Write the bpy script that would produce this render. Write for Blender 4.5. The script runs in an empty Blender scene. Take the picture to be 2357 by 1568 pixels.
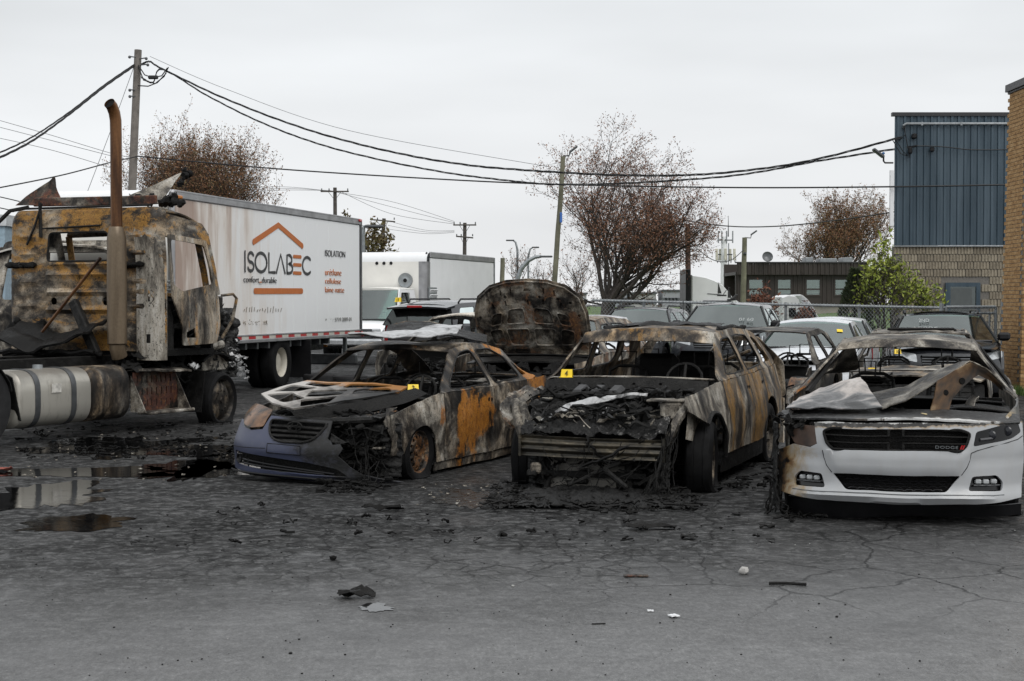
import bpy, math, random
import numpy as np
from mathutils import Vector, Matrix, noise as mnoise
from mathutils.geometry import delaunay_2d_cdt
PI = math.pi
SC = bpy.context.scene
COL = SC.collection
# ------------------------------------------------------------------ camera
CAMH, FPX, PITCH = 1.693, 3600.0, math.atan(86/3600)
cd = bpy.data.cameras.new('camera'); cam = bpy.data.objects.new('camera', cd); COL.objects.link(cam)
cd.sensor_width = 36; cd.lens = 36*FPX/2357; cd.clip_end = 3000; cd.clip_start = .1
cam.location = (0, 0, CAMH); cam.rotation_euler = (PI/2-PITCH, 0, 0)
SC.camera = cam
# ------------------------------------------------------------------ world, sun, exposure
W = bpy.data.worlds.new('World'); SC.world = W; W.use_nodes = True
nt = W.node_tree; N = nt.nodes; L = nt.links
bg = N['Background']; bg.inputs[1].default_value = .1
sky = N.new('ShaderNodeTexSky'); sky.sky_type = 'NISHITA'; sky.sun_disc = False
SUN_EL, SUN_AZ = math.radians(52), math.radians(150)      # azimuth from +Y clockwise: behind the camera, to the right
sky.sun_elevation = SUN_EL; sky.sun_rotation = SUN_AZ; sky.air_density = 1; sky.dust_density = 4
hs = N.new('ShaderNodeHueSaturation'); hs.inputs['Saturation'].default_value = .15; hs.inputs['Value'].default_value = 1
L.new(sky.outputs[0], hs.inputs['Color'])
tc = N.new('ShaderNodeTexCoord'); sx = N.new('ShaderNodeSeparateXYZ'); L.new(tc.outputs['Generated'], sx.inputs[0])
rp = N.new('ShaderNodeValToRGB'); L.new(sx.outputs['Z'], rp.inputs[0])
e = rp.color_ramp.elements; e[0].position = 0; e[0].color = (.87, .88, .89, 1); e[1].position = 1; e[1].color = (1.0, 1.02, 1.04, 1)
for p_, c_ in ((.06, (.83, .845, .86, 1)), (.24, (.70, .73, .755, 1)), (.5, (.84, .865, .89, 1))):
    q = e.new(p_); q.color = c_
mp = N.new('ShaderNodeMapping'); mp.inputs['Scale'].default_value = (1, 1, 4.5); L.new(tc.outputs['Generated'], mp.inputs[0])
nz = N.new('ShaderNodeTexNoise'); nz.inputs['Scale'].default_value = 2.1; nz.inputs['Detail'].default_value = 4; L.new(mp.outputs[0], nz.inputs['Vector'])
mr = N.new('ShaderNodeMapRange'); mr.inputs[1].default_value = .3; mr.inputs[2].default_value = .7; mr.inputs[3].default_value = 8.9; mr.inputs[4].default_value = 11.4
L.new(nz.outputs[0], mr.inputs[0])
vm = N.new('ShaderNodeVectorMath'); vm.operation = 'SCALE'; L.new(rp.outputs[0], vm.inputs[0]); L.new(mr.outputs[0], vm.inputs['Scale'])
mx = N.new('ShaderNodeMix'); mx.data_type = 'RGBA'; mx.inputs[0].default_value = .93
L.new(hs.outputs[0], mx.inputs[6]); L.new(vm.outputs[0], mx.inputs[7]); L.new(mx.outputs[2], bg.inputs[0])
sd = bpy.data.lights.new('sun', 'SUN'); sd.energy = 1.5; sd.angle = math.radians(40); sd.color = (1, .975, .94)
sun = bpy.data.objects.new('sun', sd); COL.objects.link(sun)
sv = Vector((math.sin(SUN_AZ)*math.cos(SUN_EL), math.cos(SUN_AZ)*math.cos(SUN_EL), math.sin(SUN_EL)))
sun.rotation_euler = sv.to_track_quat('Z', 'Y').to_euler()
SC.view_settings.view_transform = 'Standard'; SC.view_settings.look = 'None'; SC.view_settings.gamma = 1
SC.view_settings.use_curve_mapping = False; SC.view_settings.exposure = 0.12

# ------------------------------------------------------------------ layout helpers
def at(px, py, d):
    """world point at depth d (metres along +Y) seen in the 2357 px wide picture at (px, py)"""
    x = (px-1178.5)/FPX; v = (784-py)/FPX; c, s = math.cos(PITCH), math.sin(PITCH)
    y = c+v*s; z = -s+v*c; k = d/y
    return Vector((x*k, d, CAMH+z*k))
def gnd(px, py):
    x = (px-1178.5)/FPX; v = (784-py)/FPX; c, s = math.cos(PITCH), math.sin(PITCH)
    y = c+v*s; z = -s+v*c; k = -CAMH/z
    return Vector((x*k, y*k, 0))
def lerp(a, b, t): return a+(b-a)*t
def interp(tab, x):
    if x <= tab[0][0]: return tab[0][1]
    for (x0, y0), (x1, y1) in zip(tab, tab[1:]):
        if x <= x1:
            t = (x-x0)/(x1-x0); return y0+(y1-y0)*t
    return tab[-1][1]
def sinterp(tab, x):                      # smooth (catmull-rom) interpolation
    n = len(tab)
    if x <= tab[0][0]: return tab[0][1]
    if x >= tab[-1][0]: return tab[-1][1]
    for i in range(n-1):
        x0, y0 = tab[i]; x1, y1 = tab[i+1]
        if x <= x1:
            xa, ya = tab[max(i-1, 0)]; xb, yb = tab[min(i+2, n-1)]
            m0 = (y1-ya)/(x1-xa); m1 = (yb-y0)/(xb-x0); h = x1-x0; t = (x-x0)/h
            return (2*t**3-3*t*t+1)*y0+(t**3-2*t*t+t)*h*m0+(-2*t**3+3*t*t)*y1+(t**3-t*t)*h*m1
def nz3(x, y, z, s=1.0, seed=0): return mnoise.noise(Vector((x*s+seed*7.31, y*s-seed*3.7, z*s+seed*1.9)))

# ------------------------------------------------------------------ object helpers
def tag(o, label=None, cat=None, group=None, kind=None):
    if label: o['label'] = label
    if cat: o['category'] = cat
    if group: o['group'] = group
    if kind: o['kind'] = kind
    return o
def thing(name, label, cat, loc=(0, 0, 0), rz=0, group=None):
    o = bpy.data.objects.new(name, None); COL.objects.link(o); o.location = loc; o.rotation_euler = (0, 0, rz); o.empty_display_size = .2
    return tag(o, label, cat, group)
def meshobj(name, me, parent=None, loc=None, rot=None):
    o = bpy.data.objects.new(name, me); COL.objects.link(o)
    if parent is not None: o.parent = parent
    if loc is not None: o.location = loc
    if rot is not None: o.rotation_euler = rot
    return o

def resample(poly, step, closed=True):
    out = []; n = len(poly)
    for i in range(n if closed else n-1):
        a = poly[i]; b = poly[(i+1) % n]; d = math.dist(a, b); k = max(1, int(round(d/step)))
        for j in range(k):
            t = j/k; out.append((a[0]+(b[0]-a[0])*t, a[1]+(b[1]-a[1])*t))
    if not closed: out.append(tuple(poly[-1]))
    return out
def rnd(poly, r, n=4):
    """round the corners of a closed polygon"""
    out = []; m = len(poly)
    for i in range(m):
        p = Vector(poly[i-1]); q = Vector(poly[i]); s = Vector(poly[(i+1) % m])
        a = (p-q); b = (s-q); ra = min(r, a.length*.45); rb = min(r, b.length*.45)
        a = q+a.normalized()*ra; b = q+b.normalized()*rb
        for j in range(n+1):
            t = j/n; out.append(tuple((1-t)**2*a+2*t*(1-t)*q+t*t*b))
    return out
def arc(cx, cy, r, a0, a1, n=12):
    return [(cx+r*math.cos(math.radians(a0+(a1-a0)*i/n)), cy+r*math.sin(math.radians(a0+(a1-a0)*i/n))) for i in range(n+1)]
def circ(cx, cy, r, n=12): return [(cx+r*math.cos(2*PI*i/n), cy+r*math.sin(2*PI*i/n)) for i in range(n)]
def inpoly(P, poly):
    x, y = P[:, 0], P[:, 1]; ins = np.zeros(len(P), bool); q = np.array(poly); n = len(q); j = n-1
    for i in range(n):
        xi, yi = q[i]; xj, yj = q[j]
        c = ((yi > y) != (yj > y)) & (x < (xj-xi)*(y-yi)/((yj-yi) or 1e-12)+xi); ins ^= c; j = i
    return ins

class MB:
    """collects geometry that becomes ONE mesh object"""
    def __init__(s): s.v = []; s.f = []
    def add(s, vs, fs):
        o = len(s.v); s.v += [tuple(p) for p in vs]; s.f += [tuple(i+o for i in f) for f in fs]; return s
    def box(s, c, d, rz=0, rx=0, ry=0):
        M = Matrix.Rotation(rz, 3, 'Z') @ Matrix.Rotation(ry, 3, 'Y') @ Matrix.Rotation(rx, 3, 'X'); c = Vector(c)
        vs = [c+M @ Vector((d[0]*a, d[1]*b, d[2]*e)) for a in (-.5, .5) for b in (-.5, .5) for e in (-.5, .5)]
        return s.add(vs, [(0, 1, 3, 2), (4, 6, 7, 5), (0, 4, 5, 1), (2, 3, 7, 6), (0, 2, 6, 4), (1, 5, 7, 3)])
    def cbox(s, c, d, b=.01, rz=0, rx=0, ry=0):
        """box with chamfered edges"""
        M = Matrix.Rotation(rz, 3, 'Z') @ Matrix.Rotation(ry, 3, 'Y') @ Matrix.Rotation(rx, 3, 'X'); c = Vector(c)
        hx, hy, hz = d[0]/2, d[1]/2, d[2]/2; b = min(b, hx*.8, hy*.8, hz*.8); vs = []; ix = {}
        for X in (-1, 1):
            for Y in (-1, 1):
                for Z in (-1, 1):
                    for k in range(3):
                        p = [X*(hx-b), Y*(hy-b), Z*(hz-b)]; p[k] = (X, Y, Z)[k]*(hx, hy, hz)[k]
                        ix[X, Y, Z, k] = len(vs); vs.append(c+M @ Vector(p))
        fs = []; R = ((-1, -1), (1, -1), (1, 1), (-1, 1))
        for sg in (-1, 1):
            fs.append(tuple(ix[sg, a, q, 0] for a, q in R)); fs.append(tuple(ix[a, sg, q, 1] for a, q in R)); fs.append(tuple(ix[a, q, sg, 2] for a, q in R))
        for a in (-1, 1):
            for q in (-1, 1):
                fs.append((ix[a, q, -1, 0], ix[a, q, 1, 0], ix[a, q, 1, 1], ix[a, q, -1, 1]))
                fs.append((ix[a, -1, q, 0], ix[a, 1, q, 0], ix[a, 1, q, 2], ix[a, -1, q, 2]))
                fs.append((ix[-1, a, q, 1], ix[1, a, q, 1], ix[1, a, q, 2], ix[-1, a, q, 2]))
        for X in (-1, 1):
            for Y in (-1, 1):
                for Z in (-1, 1): fs.append((ix[X, Y, Z, 0], ix[X, Y, Z, 1], ix[X, Y, Z, 2]))
        return s.add(vs, fs)
    def tube(s, pts, r, n=6, cap=True, flat=1.0):
        P = [Vector(p) for p in pts]; m = len(P); rr = r if isinstance(r, (list, tuple)) else [r]*m
        vs = []; up = Vector((0, 0, 1)); u = None
        for i in range(m):
            t = (P[min(i+1, m-1)]-P[max(i-1, 0)])
            if t.length < 1e-9: t = Vector((0, 0, 1))
            t.normalize()
            if u is None:
                u = t.cross(up if abs(t.z) < .9 else Vector((1, 0, 0))).normalized()
            else:
                u = (u-t*u.dot(t))
                u = u.normalized() if u.length > 1e-6 else t.cross(Vector((1, 0, 0))).normalized()
            w = t.cross(u)
            for k in range(n):
                a = 2*PI*k/n; vs.append(P[i]+(u*math.cos(a)+w*math.sin(a)*flat)*rr[i])
        fs = []
        for i in range(m-1):
            for k in range(n):
                a = i*n+k; b = i*n+(k+1) % n; fs.append((a, b, b+n, a+n))
        if cap and n > 2: fs.append(tuple(range(n-1, -1, -1))); fs.append(tuple(range((m-1)*n, m*n)))
        return s.add(vs, fs)
    def lathe(s, prof, M=None, n=24, closed=False):
        """profile of (radius, height) turned about the local Y axis"""
        vs = []; m = len(prof)
        for r, h in prof:
            for k in range(n):
                a = 2*PI*k/n; p = Vector((r*math.cos(a), h, r*math.sin(a))); vs.append(M @ p if M else p)
        fs = []
        for i in range(m if closed else m-1):
            for k in range(n):
                a = i*n+k; b = i*n+(k+1) % n; j = ((i+1) % m)*n
                fs.append((a, b, j+(k+1) % n, j+k))
        return s.add(vs, fs)
    def sheet(s, fn, nu, nv, thick=0.0):
        vs = [Vector(fn(i/nu, j/nv)) for j in range(nv+1) for i in range(nu+1)]; w = nu+1
        fs = [(j*w+i, j*w+i+1, (j+1)*w+i+1, (j+1)*w+i) for j in range(nv) for i in range(nu)]
        return s.shell(vs, fs, thick)
    def shell(s, vs, fs, thick):
        if not thick: return s.add(vs, fs)
        nn = [Vector((0, 0, 0)) for _ in vs]; ed = {}
        for f in fs:
            a, b, c = vs[f[0]], vs[f[1]], vs[f[2]]; k = (b-a).cross(c-a)
            if len(f) == 4: k = (vs[f[2]]-a).cross(vs[f[3]]-b)
            for i in f: nn[i] += k
            for i in range(len(f)):
                q = (f[i], f[(i+1) % len(f)]); 
                if (q[1], q[0]) in ed: del ed[(q[1], q[0])]
                else: ed[q] = 1
        back = [p-(k.normalized() if k.length > 1e-12 else k)*thick for p, k in zip(vs, nn)]; m = len(vs)
        F = list(fs)+[tuple(i+m for i in reversed(f)) for f in fs]+[(b, a, a+m, b+m) for a, b in ed]
        return s.add(vs+back, F)
    def panel(s, outline, holes, mapf, step=.1, thick=.012):
        """flat outline with holes, meshed and mapped onto a curved surface, with thickness"""
        loops = [resample(outline, step)]+[resample(h, step) for h in holes]
        pts = []; ed = []
        for lp in loops:
            o = len(pts); n = len(lp); pts += lp; ed += [(o+i, o+(i+1) % n) for i in range(n)]
        A = np.array(pts); mn, mx_ = A.min(0), A.max(0)
        gx = np.arange(mn[0]+step*.5, mx_[0], step); gy = np.arange(mn[1]+step*.5, mx_[1], step*.87)
        if len(gx) and len(gy):
            G = np.array([(x+(step*.5 if k % 2 else 0), y) for k, y in enumerate(gy) for x in gx])
            ok = inpoly(G, loops[0])
            for h in loops[1:]: ok &= ~inpoly(G, h)
            G = G[ok]
            if len(G):
                d = np.sqrt(((G[:, None, :]-A[None])**2).sum(2)).min(1); G = G[d > step*.5]; pts = pts+[tuple(g) for g in G]
        V, E_, F_, *_r = delaunay_2d_cdt([Vector(p) for p in pts], ed, [], 0, 1e-6)
        C = np.array([np.mean([V[i] for i in f], axis=0) for f in F_])
        ok = inpoly(C, loops[0])
        for h in loops[1:]: ok &= ~inpoly(C, h)
        fs = [tuple(f) for f, k in zip(F_, ok) if k]
        vs = [Vector(mapf(p[0], p[1])) for p in V]
        return s.shell(vs, fs, thick)
    def lump(s, c, r, seed=0, amp=.35, n=8, m=6, fr=2.2):
        c = Vector(c); r = r if isinstance(r, (list, tuple)) else (r, r, r); vs = []; fs = []
        for j in range(m+1):
            th = PI*j/m
            for i in range(n):
                ph = 2*PI*i/n; d = Vector((math.sin(th)*math.cos(ph), math.sin(th)*math.sin(ph), math.cos(th)))
                k = 1+amp*nz3(d.x, d.y, d.z, fr, seed)
                vs.append(c+Vector((d.x*r[0]*k, d.y*r[1]*k, d.z*r[2]*k)))
        for j in range(m):
            for i in range(n):
                a = j*n+i; b = j*n+(i+1) % n; fs.append((a, b, b+n, a+n))
        return s.add(vs, fs)
    def crumple(s, c, sx, sy, seed, amp=.3, n=5, rz=0, tilt=0, thick=.004):
        """a torn, buckled scrap of sheet"""
        c = Vector(c); M = Matrix.Rotation(rz, 3, 'Z') @ Matrix.Rotation(tilt, 3, 'X'); sc = max(sx, sy)
        def fn(u, v):
            x = (u-.5)*sx*(1+.35*nz3(v*2, 0, 0, 1.3, seed+5)); y = (v-.5)*sy*(1+.35*nz3(u*2, 1, 0, 1.3, seed+9))
            z = sc*amp*(nz3(u, v, 0, 2.3, seed)+.5*nz3(u, v, 3, 5, seed))
            return c+M @ Vector((x, y, z))
        return s.sheet(fn, n, n, thick)
    def merge(s, o): return s.add(o.v, o.f)
    def xf(s, M): s.v = [tuple(M @ Vector(p)) for p in s.v]; return s
    def mesh(s, name, mat, smooth=35):
        me = bpy.data.meshes.new(name); me.from_pydata(s.v, [], s.f)
        if mat: me.materials.append(mat)
        if smooth:
            me.polygons.foreach_set('use_smooth', [True]*len(me.polygons)); me.set_sharp_from_angle(angle=math.radians(smooth))
        me.update(); return me
    def build(s, name, mat, parent=None, smooth=35, label=None, kind=None):
        o = meshobj(name, s.mesh(name, mat, smooth), parent)
        if label: o['label'] = label
        if kind: o['kind'] = kind
        return o
# ------------------------------------------------------------------ materials
class NT:
    def __init__(s, name):
        s.m = bpy.data.materials.new(name); s.m.use_nodes = True; s.t = s.m.node_tree; s.N = s.t.nodes; s.L = s.t.links
        s.b = s.N['Principled BSDF']; s.co = s.N.new('ShaderNodeTexCoord').outputs['Object']
    def put(s, sock, v):
        if v is None: return
        if hasattr(v, 'is_output') or isinstance(v, bpy.types.NodeSocket): s.L.new(v, sock)
        elif isinstance(v, (tuple, list)) and len(v) == 3 and sock.type == 'RGBA': sock.default_value = (*v, 1)
        else: sock.default_value = v
    def map(s, loc=(0, 0, 0), scale=(1, 1, 1), vec=None, rot=(0, 0, 0)):
        n = s.N.new('ShaderNodeMapping'); s.L.new(vec or s.co, n.inputs[0]); n.inputs[1].default_value = loc; n.inputs[2].default_value = rot; n.inputs[3].default_value = scale; return n.outputs[0]
    def noise(s, scale, detail=4, rough=.55, dist=0, vec=None, col=False):
        n = s.N.new('ShaderNodeTexNoise'); s.L.new(vec or s.co, n.inputs['Vector'])
        n.inputs['Scale'].default_value = scale; n.inputs['Detail'].default_value = detail; n.inputs['Roughness'].default_value = rough; n.inputs['Distortion'].default_value = dist
        return n.outputs[1 if col else 0]
    def voro(s, scale, feature='F1', vec=None, rand=1, out=0):
        n = s.N.new('ShaderNodeTexVoronoi'); n.feature = feature; s.L.new(vec or s.co, n.inputs['Vector']); n.inputs['Scale'].default_value = scale; n.inputs['Randomness'].default_value = rand
        return n.outputs[out]
    def wave(s, scale, axis='X', dist=0, vec=None):
        n = s.N.new('ShaderNodeTexWave'); n.bands_direction = axis; s.L.new(vec or s.co, n.inputs['Vector']); n.inputs['Scale'].default_value = scale; n.inputs['Distortion'].default_value = dist; return n.outputs[1]
    def ramp(s, fac, stops, interp='LINEAR'):
        n = s.N.new('ShaderNodeValToRGB'); s.L.new(fac, n.inputs[0]); e = n.color_ramp.elements; n.color_ramp.interpolation = interp
        while len(e) < len(stops): e.new(.5)
        for k, (p, c) in zip(e, stops):
            k.position = p; c = (c, c, c) if not isinstance(c, (tuple, list)) else c; k.color = (*c, 1)
        return n.outputs[0]
    def math(s, op, a, b=0, clamp=False):
        n = s.N.new('ShaderNodeMath'); n.operation = op; n.use_clamp = clamp; s.put(n.inputs[0], a); s.put(n.inputs[1], b); return n.outputs[0]
    def mix(s, fac, a, b, blend='MIX'):
        n = s.N.new('ShaderNodeMix'); n.data_type = 'RGBA'; n.blend_type = blend; s.put(n.inputs[0], fac); s.put(n.inputs[6], a); s.put(n.inputs[7], b); return n.outputs[2]
    def sep(s, vec=None):
        n = s.N.new('ShaderNodeSeparateXYZ'); s.L.new(vec or s.co, n.inputs[0]); return n.outputs
    def dist(s, p, vec=None):
        n = s.N.new('ShaderNodeVectorMath'); n.operation = 'DISTANCE'; s.L.new(vec or s.co, n.inputs[0]); n.inputs[1].default_value = p; return n.outputs['Value']
    def bump(s, h, strength=.3, dist=.01, prev=None):
        n = s.N.new('ShaderNodeBump'); n.inputs['Strength'].default_value = strength; n.inputs['Distance'].default_value = dist; s.L.new(h, n.inputs['Height'])
        if prev: s.L.new(prev, n.inputs['Normal'])
        s.L.new(n.outputs[0], s.b.inputs['Normal']); return n.outputs[0]
    def out(s, base=None, rough=None, metal=None, spec=None, coat=None):
        s.put(s.b.inputs['Base Color'], base); s.put(s.b.inputs['Roughness'], rough); s.put(s.b.inputs['Metallic'], metal); s.put(s.b.inputs['Specular IOR Level'], spec)
        if coat: s.put(s.b.inputs['Coat Weight'], coat)
        return s.m
_mc = {}
def plain(name, base, rough=.6, metal=0, spec=.5, var=.25, scale=6, bump=0, coat=0):
    """a paint / plastic / metal with mottling and a little dirt"""
    if name in _mc: return _mc[name]
    t = NT(name); n = t.noise(scale, 5, .6); f = t.ramp(n, [(.3, 1-var), (.7, 1+var*.4)])
    c = t.mix(1, base, f, 'MULTIPLY')
    r = t.math('ADD', t.math('MULTIPLY', t.noise(scale*2.3, 4), .25), rough-.12)
    if bump: t.bump(t.noise(scale*8, 3), .4, bump)
    _mc[name] = t.out(c, r, metal, spec, coat); return _mc[name]
def burnt(name, seed, rust=.5, ash=.5, streak=(1, 1, .35), sc=2.0, spots=(), dark=1.0, gloss=.5, warm=1.0, rustcol=((.33, .125, .02), (.16, .062, .018))):
    """steel after a fire: soot, ash-grey bare metal, fresh rust"""
    t = NT(name); v = t.map((seed*3.1, seed*1.7, seed*.9), streak); v2 = t.map((seed*1.3+9, seed*2.7, seed*5.9), streak)
    big = t.noise(sc, 6, .58, .8, v); mid = t.noise(sc*5, 6, .65, .4, v2); fine = t.noise(sc*26, 4, .7, .2, v)
    h = t.math('ADD', t.math('ADD', t.math('MULTIPLY', big, 1.1), t.math('MULTIPLY', mid, .42)), t.math('MULTIPLY', fine, .26))   # about .89 mean
    o = .56-.30*ash
    col = t.ramp(t.math('SUBTRACT', h, .42), [(o-.14, (.005, .005, .005)), (o-.03, (.022*dark, .020*dark, .0185*dark)), (o+.05, (.062*dark, .056*dark, .049*dark)), (o+.13, (.16*dark, .145*dark, .122*dark)), (o+.23, (.32*dark, .30*dark, .26*dark)), (o+.38, (.50*dark, .485*dark, .45*dark))])
    och = t.ramp(t.noise(sc*.55, 5, .65, 1.2, t.map((seed*2.2, 7+seed, seed*.4), streak)), [(.44-.1*warm*.3, 0), (.62, .85)])
    col = t.mix(t.math('MULTIPLY', och, min(1, .55*warm)), col, t.mix(1, col, (1.18, .80, .40), 'MULTIPLY'))
    rb = t.noise(sc*.8, 5, .6, 1.0, t.map((seed*4.1, 3+seed, seed*2.2), streak)); rm = t.math('ADD', t.math('SUBTRACT', rb, .15), t.math('ADD', t.math('MULTIPLY', mid, .42), t.math('MULTIPLY', fine, .22)))
    for (p, r, amt) in spots:
        g = t.math('MULTIPLY', t.math('SUBTRACT', 1, t.math('DIVIDE', t.dist(p), r), True), amt); rm = t.math('ADD', rm, g)
    thr = 1.02-.5*rust
    mask = t.ramp(rm, [(max(0, thr-.045), 0), (min(1, thr+.05), 1)])
    rc = t.ramp(t.noise(sc*7, 5, .7, .5, v), [(.32, rustcol[1]), (.55, rustcol[0]), (.75, (.42, .20, .05))])
    rc = t.mix(t.math('MULTIPLY', t.ramp(fine, [(.3, 1), (.48, 0)]), .7), rc, (.03, .022, .015))
    col = t.mix(t.math('MULTIPLY', mask, .9), col, rc)
    sp = t.ramp(t.noise(sc*16, 3, .6, 0, t.map((seed, 0, 0), (1, 1, .6))), [(.60, 0), (.66, 1)])
    col = t.mix(t.math('MULTIPLY', sp, .75), col, (.010, .009, .008)); sp2 = t.ramp(t.noise(sc*40, 3, .75, 0, t.map((seed, 3, 0), (1, 1, .5))), [(.56, 0), (.63, 1)]); col = t.mix(t.math('MULTIPLY', sp2, .55), col, (.016, .014, .012))
    t.bump(t.math('ADD', fine, t.math('MULTIPLY', mid, 1.2)), .55, .006)
    return t.out(col, t.ramp(mid, [(.3, gloss-.12), (.7, gloss+.25)]), t.ramp(big, [(.4, .2), (.6, 0)]), .32)
def glass(name, tint, refl=.1, dark=.0):
    refl *= .55
    t = NT(name); N_, L_ = t.N, t.L
    tr = N_.new('ShaderNodeBsdfTransparent'); tr.inputs[0].default_value = (*tint, 1)
    gl = N_.new('ShaderNodeBsdfGlossy'); gl.inputs['Roughness'].default_value = .03; gl.inputs[0].default_value = (.90, .98, .965, 1)
    df = N_.new('ShaderNodeBsdfDiffuse'); df.inputs[0].default_value = (.35, .36, .35, 1)
    fr = N_.new('ShaderNodeFresnel'); fr.inputs[0].default_value = 1.5
    fa = t.math('ADD', t.math('MULTIPLY', fr.outputs[0], 1.15), refl, True)
    m1 = N_.new('ShaderNodeMixShader'); L_.new(t.math('MULTIPLY', t.ramp(t.noise(4, 6, .7), [(.4, .01), (.75, .08)]), 1.0), m1.inputs[0]); L_.new(tr.outputs[0], m1.inputs[1]); L_.new(df.outputs[0], m1.inputs[2])
    m2 = N_.new('ShaderNodeMixShader'); L_.new(fa, m2.inputs[0]); L_.new(m1.outputs[0], m2.inputs[1]); L_.new(gl.outputs[0], m2.inputs[2])
    L_.new(m2.outputs[0], N_['Material Output'].inputs[0]); return t.m
def char_mat(name, seed, lum=.014, rough=.5, ashy=.25):
    t = NT(name); n = t.noise(9, 6, .7, .5, t.map((seed, seed*2, 0))); f = t.noise(60, 4, .7)
    c = t.ramp(t.math('ADD', t.math('MULTIPLY', n, .7), t.math('MULTIPLY', f, .3)), [(.35, (lum*.35,)*3), (.52, (lum, lum*.97, lum*.93)), (.64, (lum*2.0, lum*1.95, lum*1.9)), (.76, (.014+.16*ashy,)*3)])
    t.bump(t.math('ADD', n, f), .8, .012); return t.out(c, t.ramp(n, [(.3, rough-.2), (.7, rough+.25)]), 0, .14)

M = {}
M['char'] = char_mat('charred_residue', 1, .007, .55, .2)
M['char2'] = char_mat('charred_plastic', 5, .011, .45, .45)
M['black_metal'] = char_mat('sooty_metal', 9, .018, .42, .8)
M['melt'] = None
M['ashgrey'] = burnt('ash_grey_metal', 11, .12, .8, (1, 1, 1), 3.0, dark=1.0, warm=.3)
M['ela_f'] = burnt('burnt_sedan_fender_steel', 3, .12, .72, (1, 1, .8), 3.4, warm=.7, spots=(((-.42, .84, .55), .2, .3),))
M['ela'] = burnt('burnt_sedan_steel', 2, .24, .44, (1, 1, .7), 3.2, warm=1.1, spots=(((-1.02, .84, .40), .58, .40), ((-.95, .84, .62), .36, .26), ((-1.48, .86, .50), .34, .42), ((-3.05, .75, .82), .50, .55), ((-2.3, .6, 1.2), .4, .4), ((-.35, -.1, .72), .7, .18)), rustcol=((.47, .185, .022), (.25, .085, .015)))
M['exp'] = burnt('burnt_suv_steel', 4, .42, .54, (1.2, 1.2, .42), 3.2, warm=1.5, spots=(((-2.2, .9, .65), .9, .22), ((-1.0, .9, .75), .5, .14), ((-1.5, -.2, 1.4), .5, .16)), rustcol=((.24, .135, .035), (.15, .075, .022)))
M['exp_ash'] = burnt('ash_streaked_fender_steel', 6, .12, .74, (1.2, 1.2, .5), 3.6, dark=.9, warm=.3)
M['cha'] = burnt('burnt_coupe_steel', 8, .22, .60, (1, 1, 1), 2.4, warm=.3, spots=(((-.5, -.75, 1.0), .45, .3),))
M['bg1'] = burnt('burnt_grey_steel', 13, .14, .62, (1, 1, .8), 2.8, warm=.25)
M['bgdark'] = burnt('burnt_dark_grey_steel', 14, .12, .50, (1, 1, .8), 2.8, warm=.2, dark=.6)
M['hoodB'] = burnt('sooty_grey_hood_skin', 15, .04, .62, (1, 1, 1), 3.5, warm=.1, dark=.55)
M['bg2'] = burnt('burnt_brown_steel', 17, .52, .66, (1, 1, 1), 3.6, rustcol=((.17, .085, .045), (.085, .05, .034)), dark=.9, warm=.8)
M['cab'] = burnt('burnt_cab_steel', 21, .58, .60, (.6, .6, 1.0), 2.6, rustcol=((.40, .21, .045), (.24, .11, .026)), warm=1.5)
M['cabdoor'] = burnt('burnt_cab_door_steel', 24, .50, .86, (1.4, 1.4, .4), 2.0, rustcol=((.48, .24, .05), (.30, .13, .03)))
M['cabstrip'] = burnt('bleached_cab_corner_steel', 26, .06, .92, (2, 2, .4), 1.7, dark=.95, warm=.2)
M['stack'] = burnt('heat_tinted_exhaust_steel', 29, .86, .42, (3, 3, .22), 1.6, rustcol=((.24, .105, .035), (.095, .038, .015)))
M['muffler'] = burnt('tan_exhaust_steel', 31, .80, .5, (1.2, 1.2, .5), 1.0, dark=.7, rustcol=((.27, .18, .095), (.17, .11, .06)))
M['brownred'] = burnt('red_brown_primer_steel', 33, .66, .4, (1, 1, 1), 2.5, rustcol=((.12, .045, .03), (.07, .03, .024)))
M['tank'] = burnt('sooted_aluminium', 35, .05, .98, (1.6, 1.6, .5), 1.3, dark=1.0, gloss=.4)
M['rustwheel'] = burnt('rusted_wheel_steel', 37, .58, .30, (1, 1, 1), 7, rustcol=((.16, .07, .024), (.075, .034, .016)))
M['greywheel'] = burnt('sooted_wheel_steel', 39, .12, .42, (1, 1, 1), 4, dark=.6)
M['white_roof'] = burnt('scorched_white_roof', 41, .1, 1.15, (1, 1, 1), 1.6, dark=1.4, warm=.3)
M['rubber'] = plain('tyre_rubber', (.008, .008, .0085), .75, 0, .14, var=.5, scale=9, bump=.004)
M['rubber_grey'] = plain('dusty_tyre_rubber', (.022, .022, .023), .8, 0, .25, var=.5, scale=6, bump=.004)
M['blackpl'] = plain('black_plastic', (.009, .009, .010), .4, 0, .3, var=.4)
M['blackgloss'] = plain('gloss_black_trim', (.008, .008, .009), .15, var=.3)
M['chrome'] = plain('chrome_trim', (.55, .56, .57), .22, 1, var=.3)
M['steel'] = plain('galvanised_steel', (.30, .32, .33), .45, .6, var=.3)
M['darksteel'] = plain('dull_steel', (.11, .115, .12), .4, .5, var=.4)
M['alu'] = plain('brushed_aluminium', (.42, .42, .43), .4, .75, var=.3, scale=3)
M['white'] = plain('white_paint', (.80, .81, .82), .32, var=.06, scale=2, coat=.3)
M['whitewarm'] = plain('cream_white_paint', (.80, .785, .74), .35, var=.08, scale=2)
M['silverwhite'] = plain('silver_white_paint', (.66, .68, .71), .28, .1, var=.08, coat=.4)
M['blackpaint'] = plain('black_car_paint', (.014, .015, .018), .2, var=.4, coat=.6)
M['greypaint'] = plain('grey_car_paint', (.085, .09, .098), .25, .3, var=.25, coat=.5)
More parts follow.
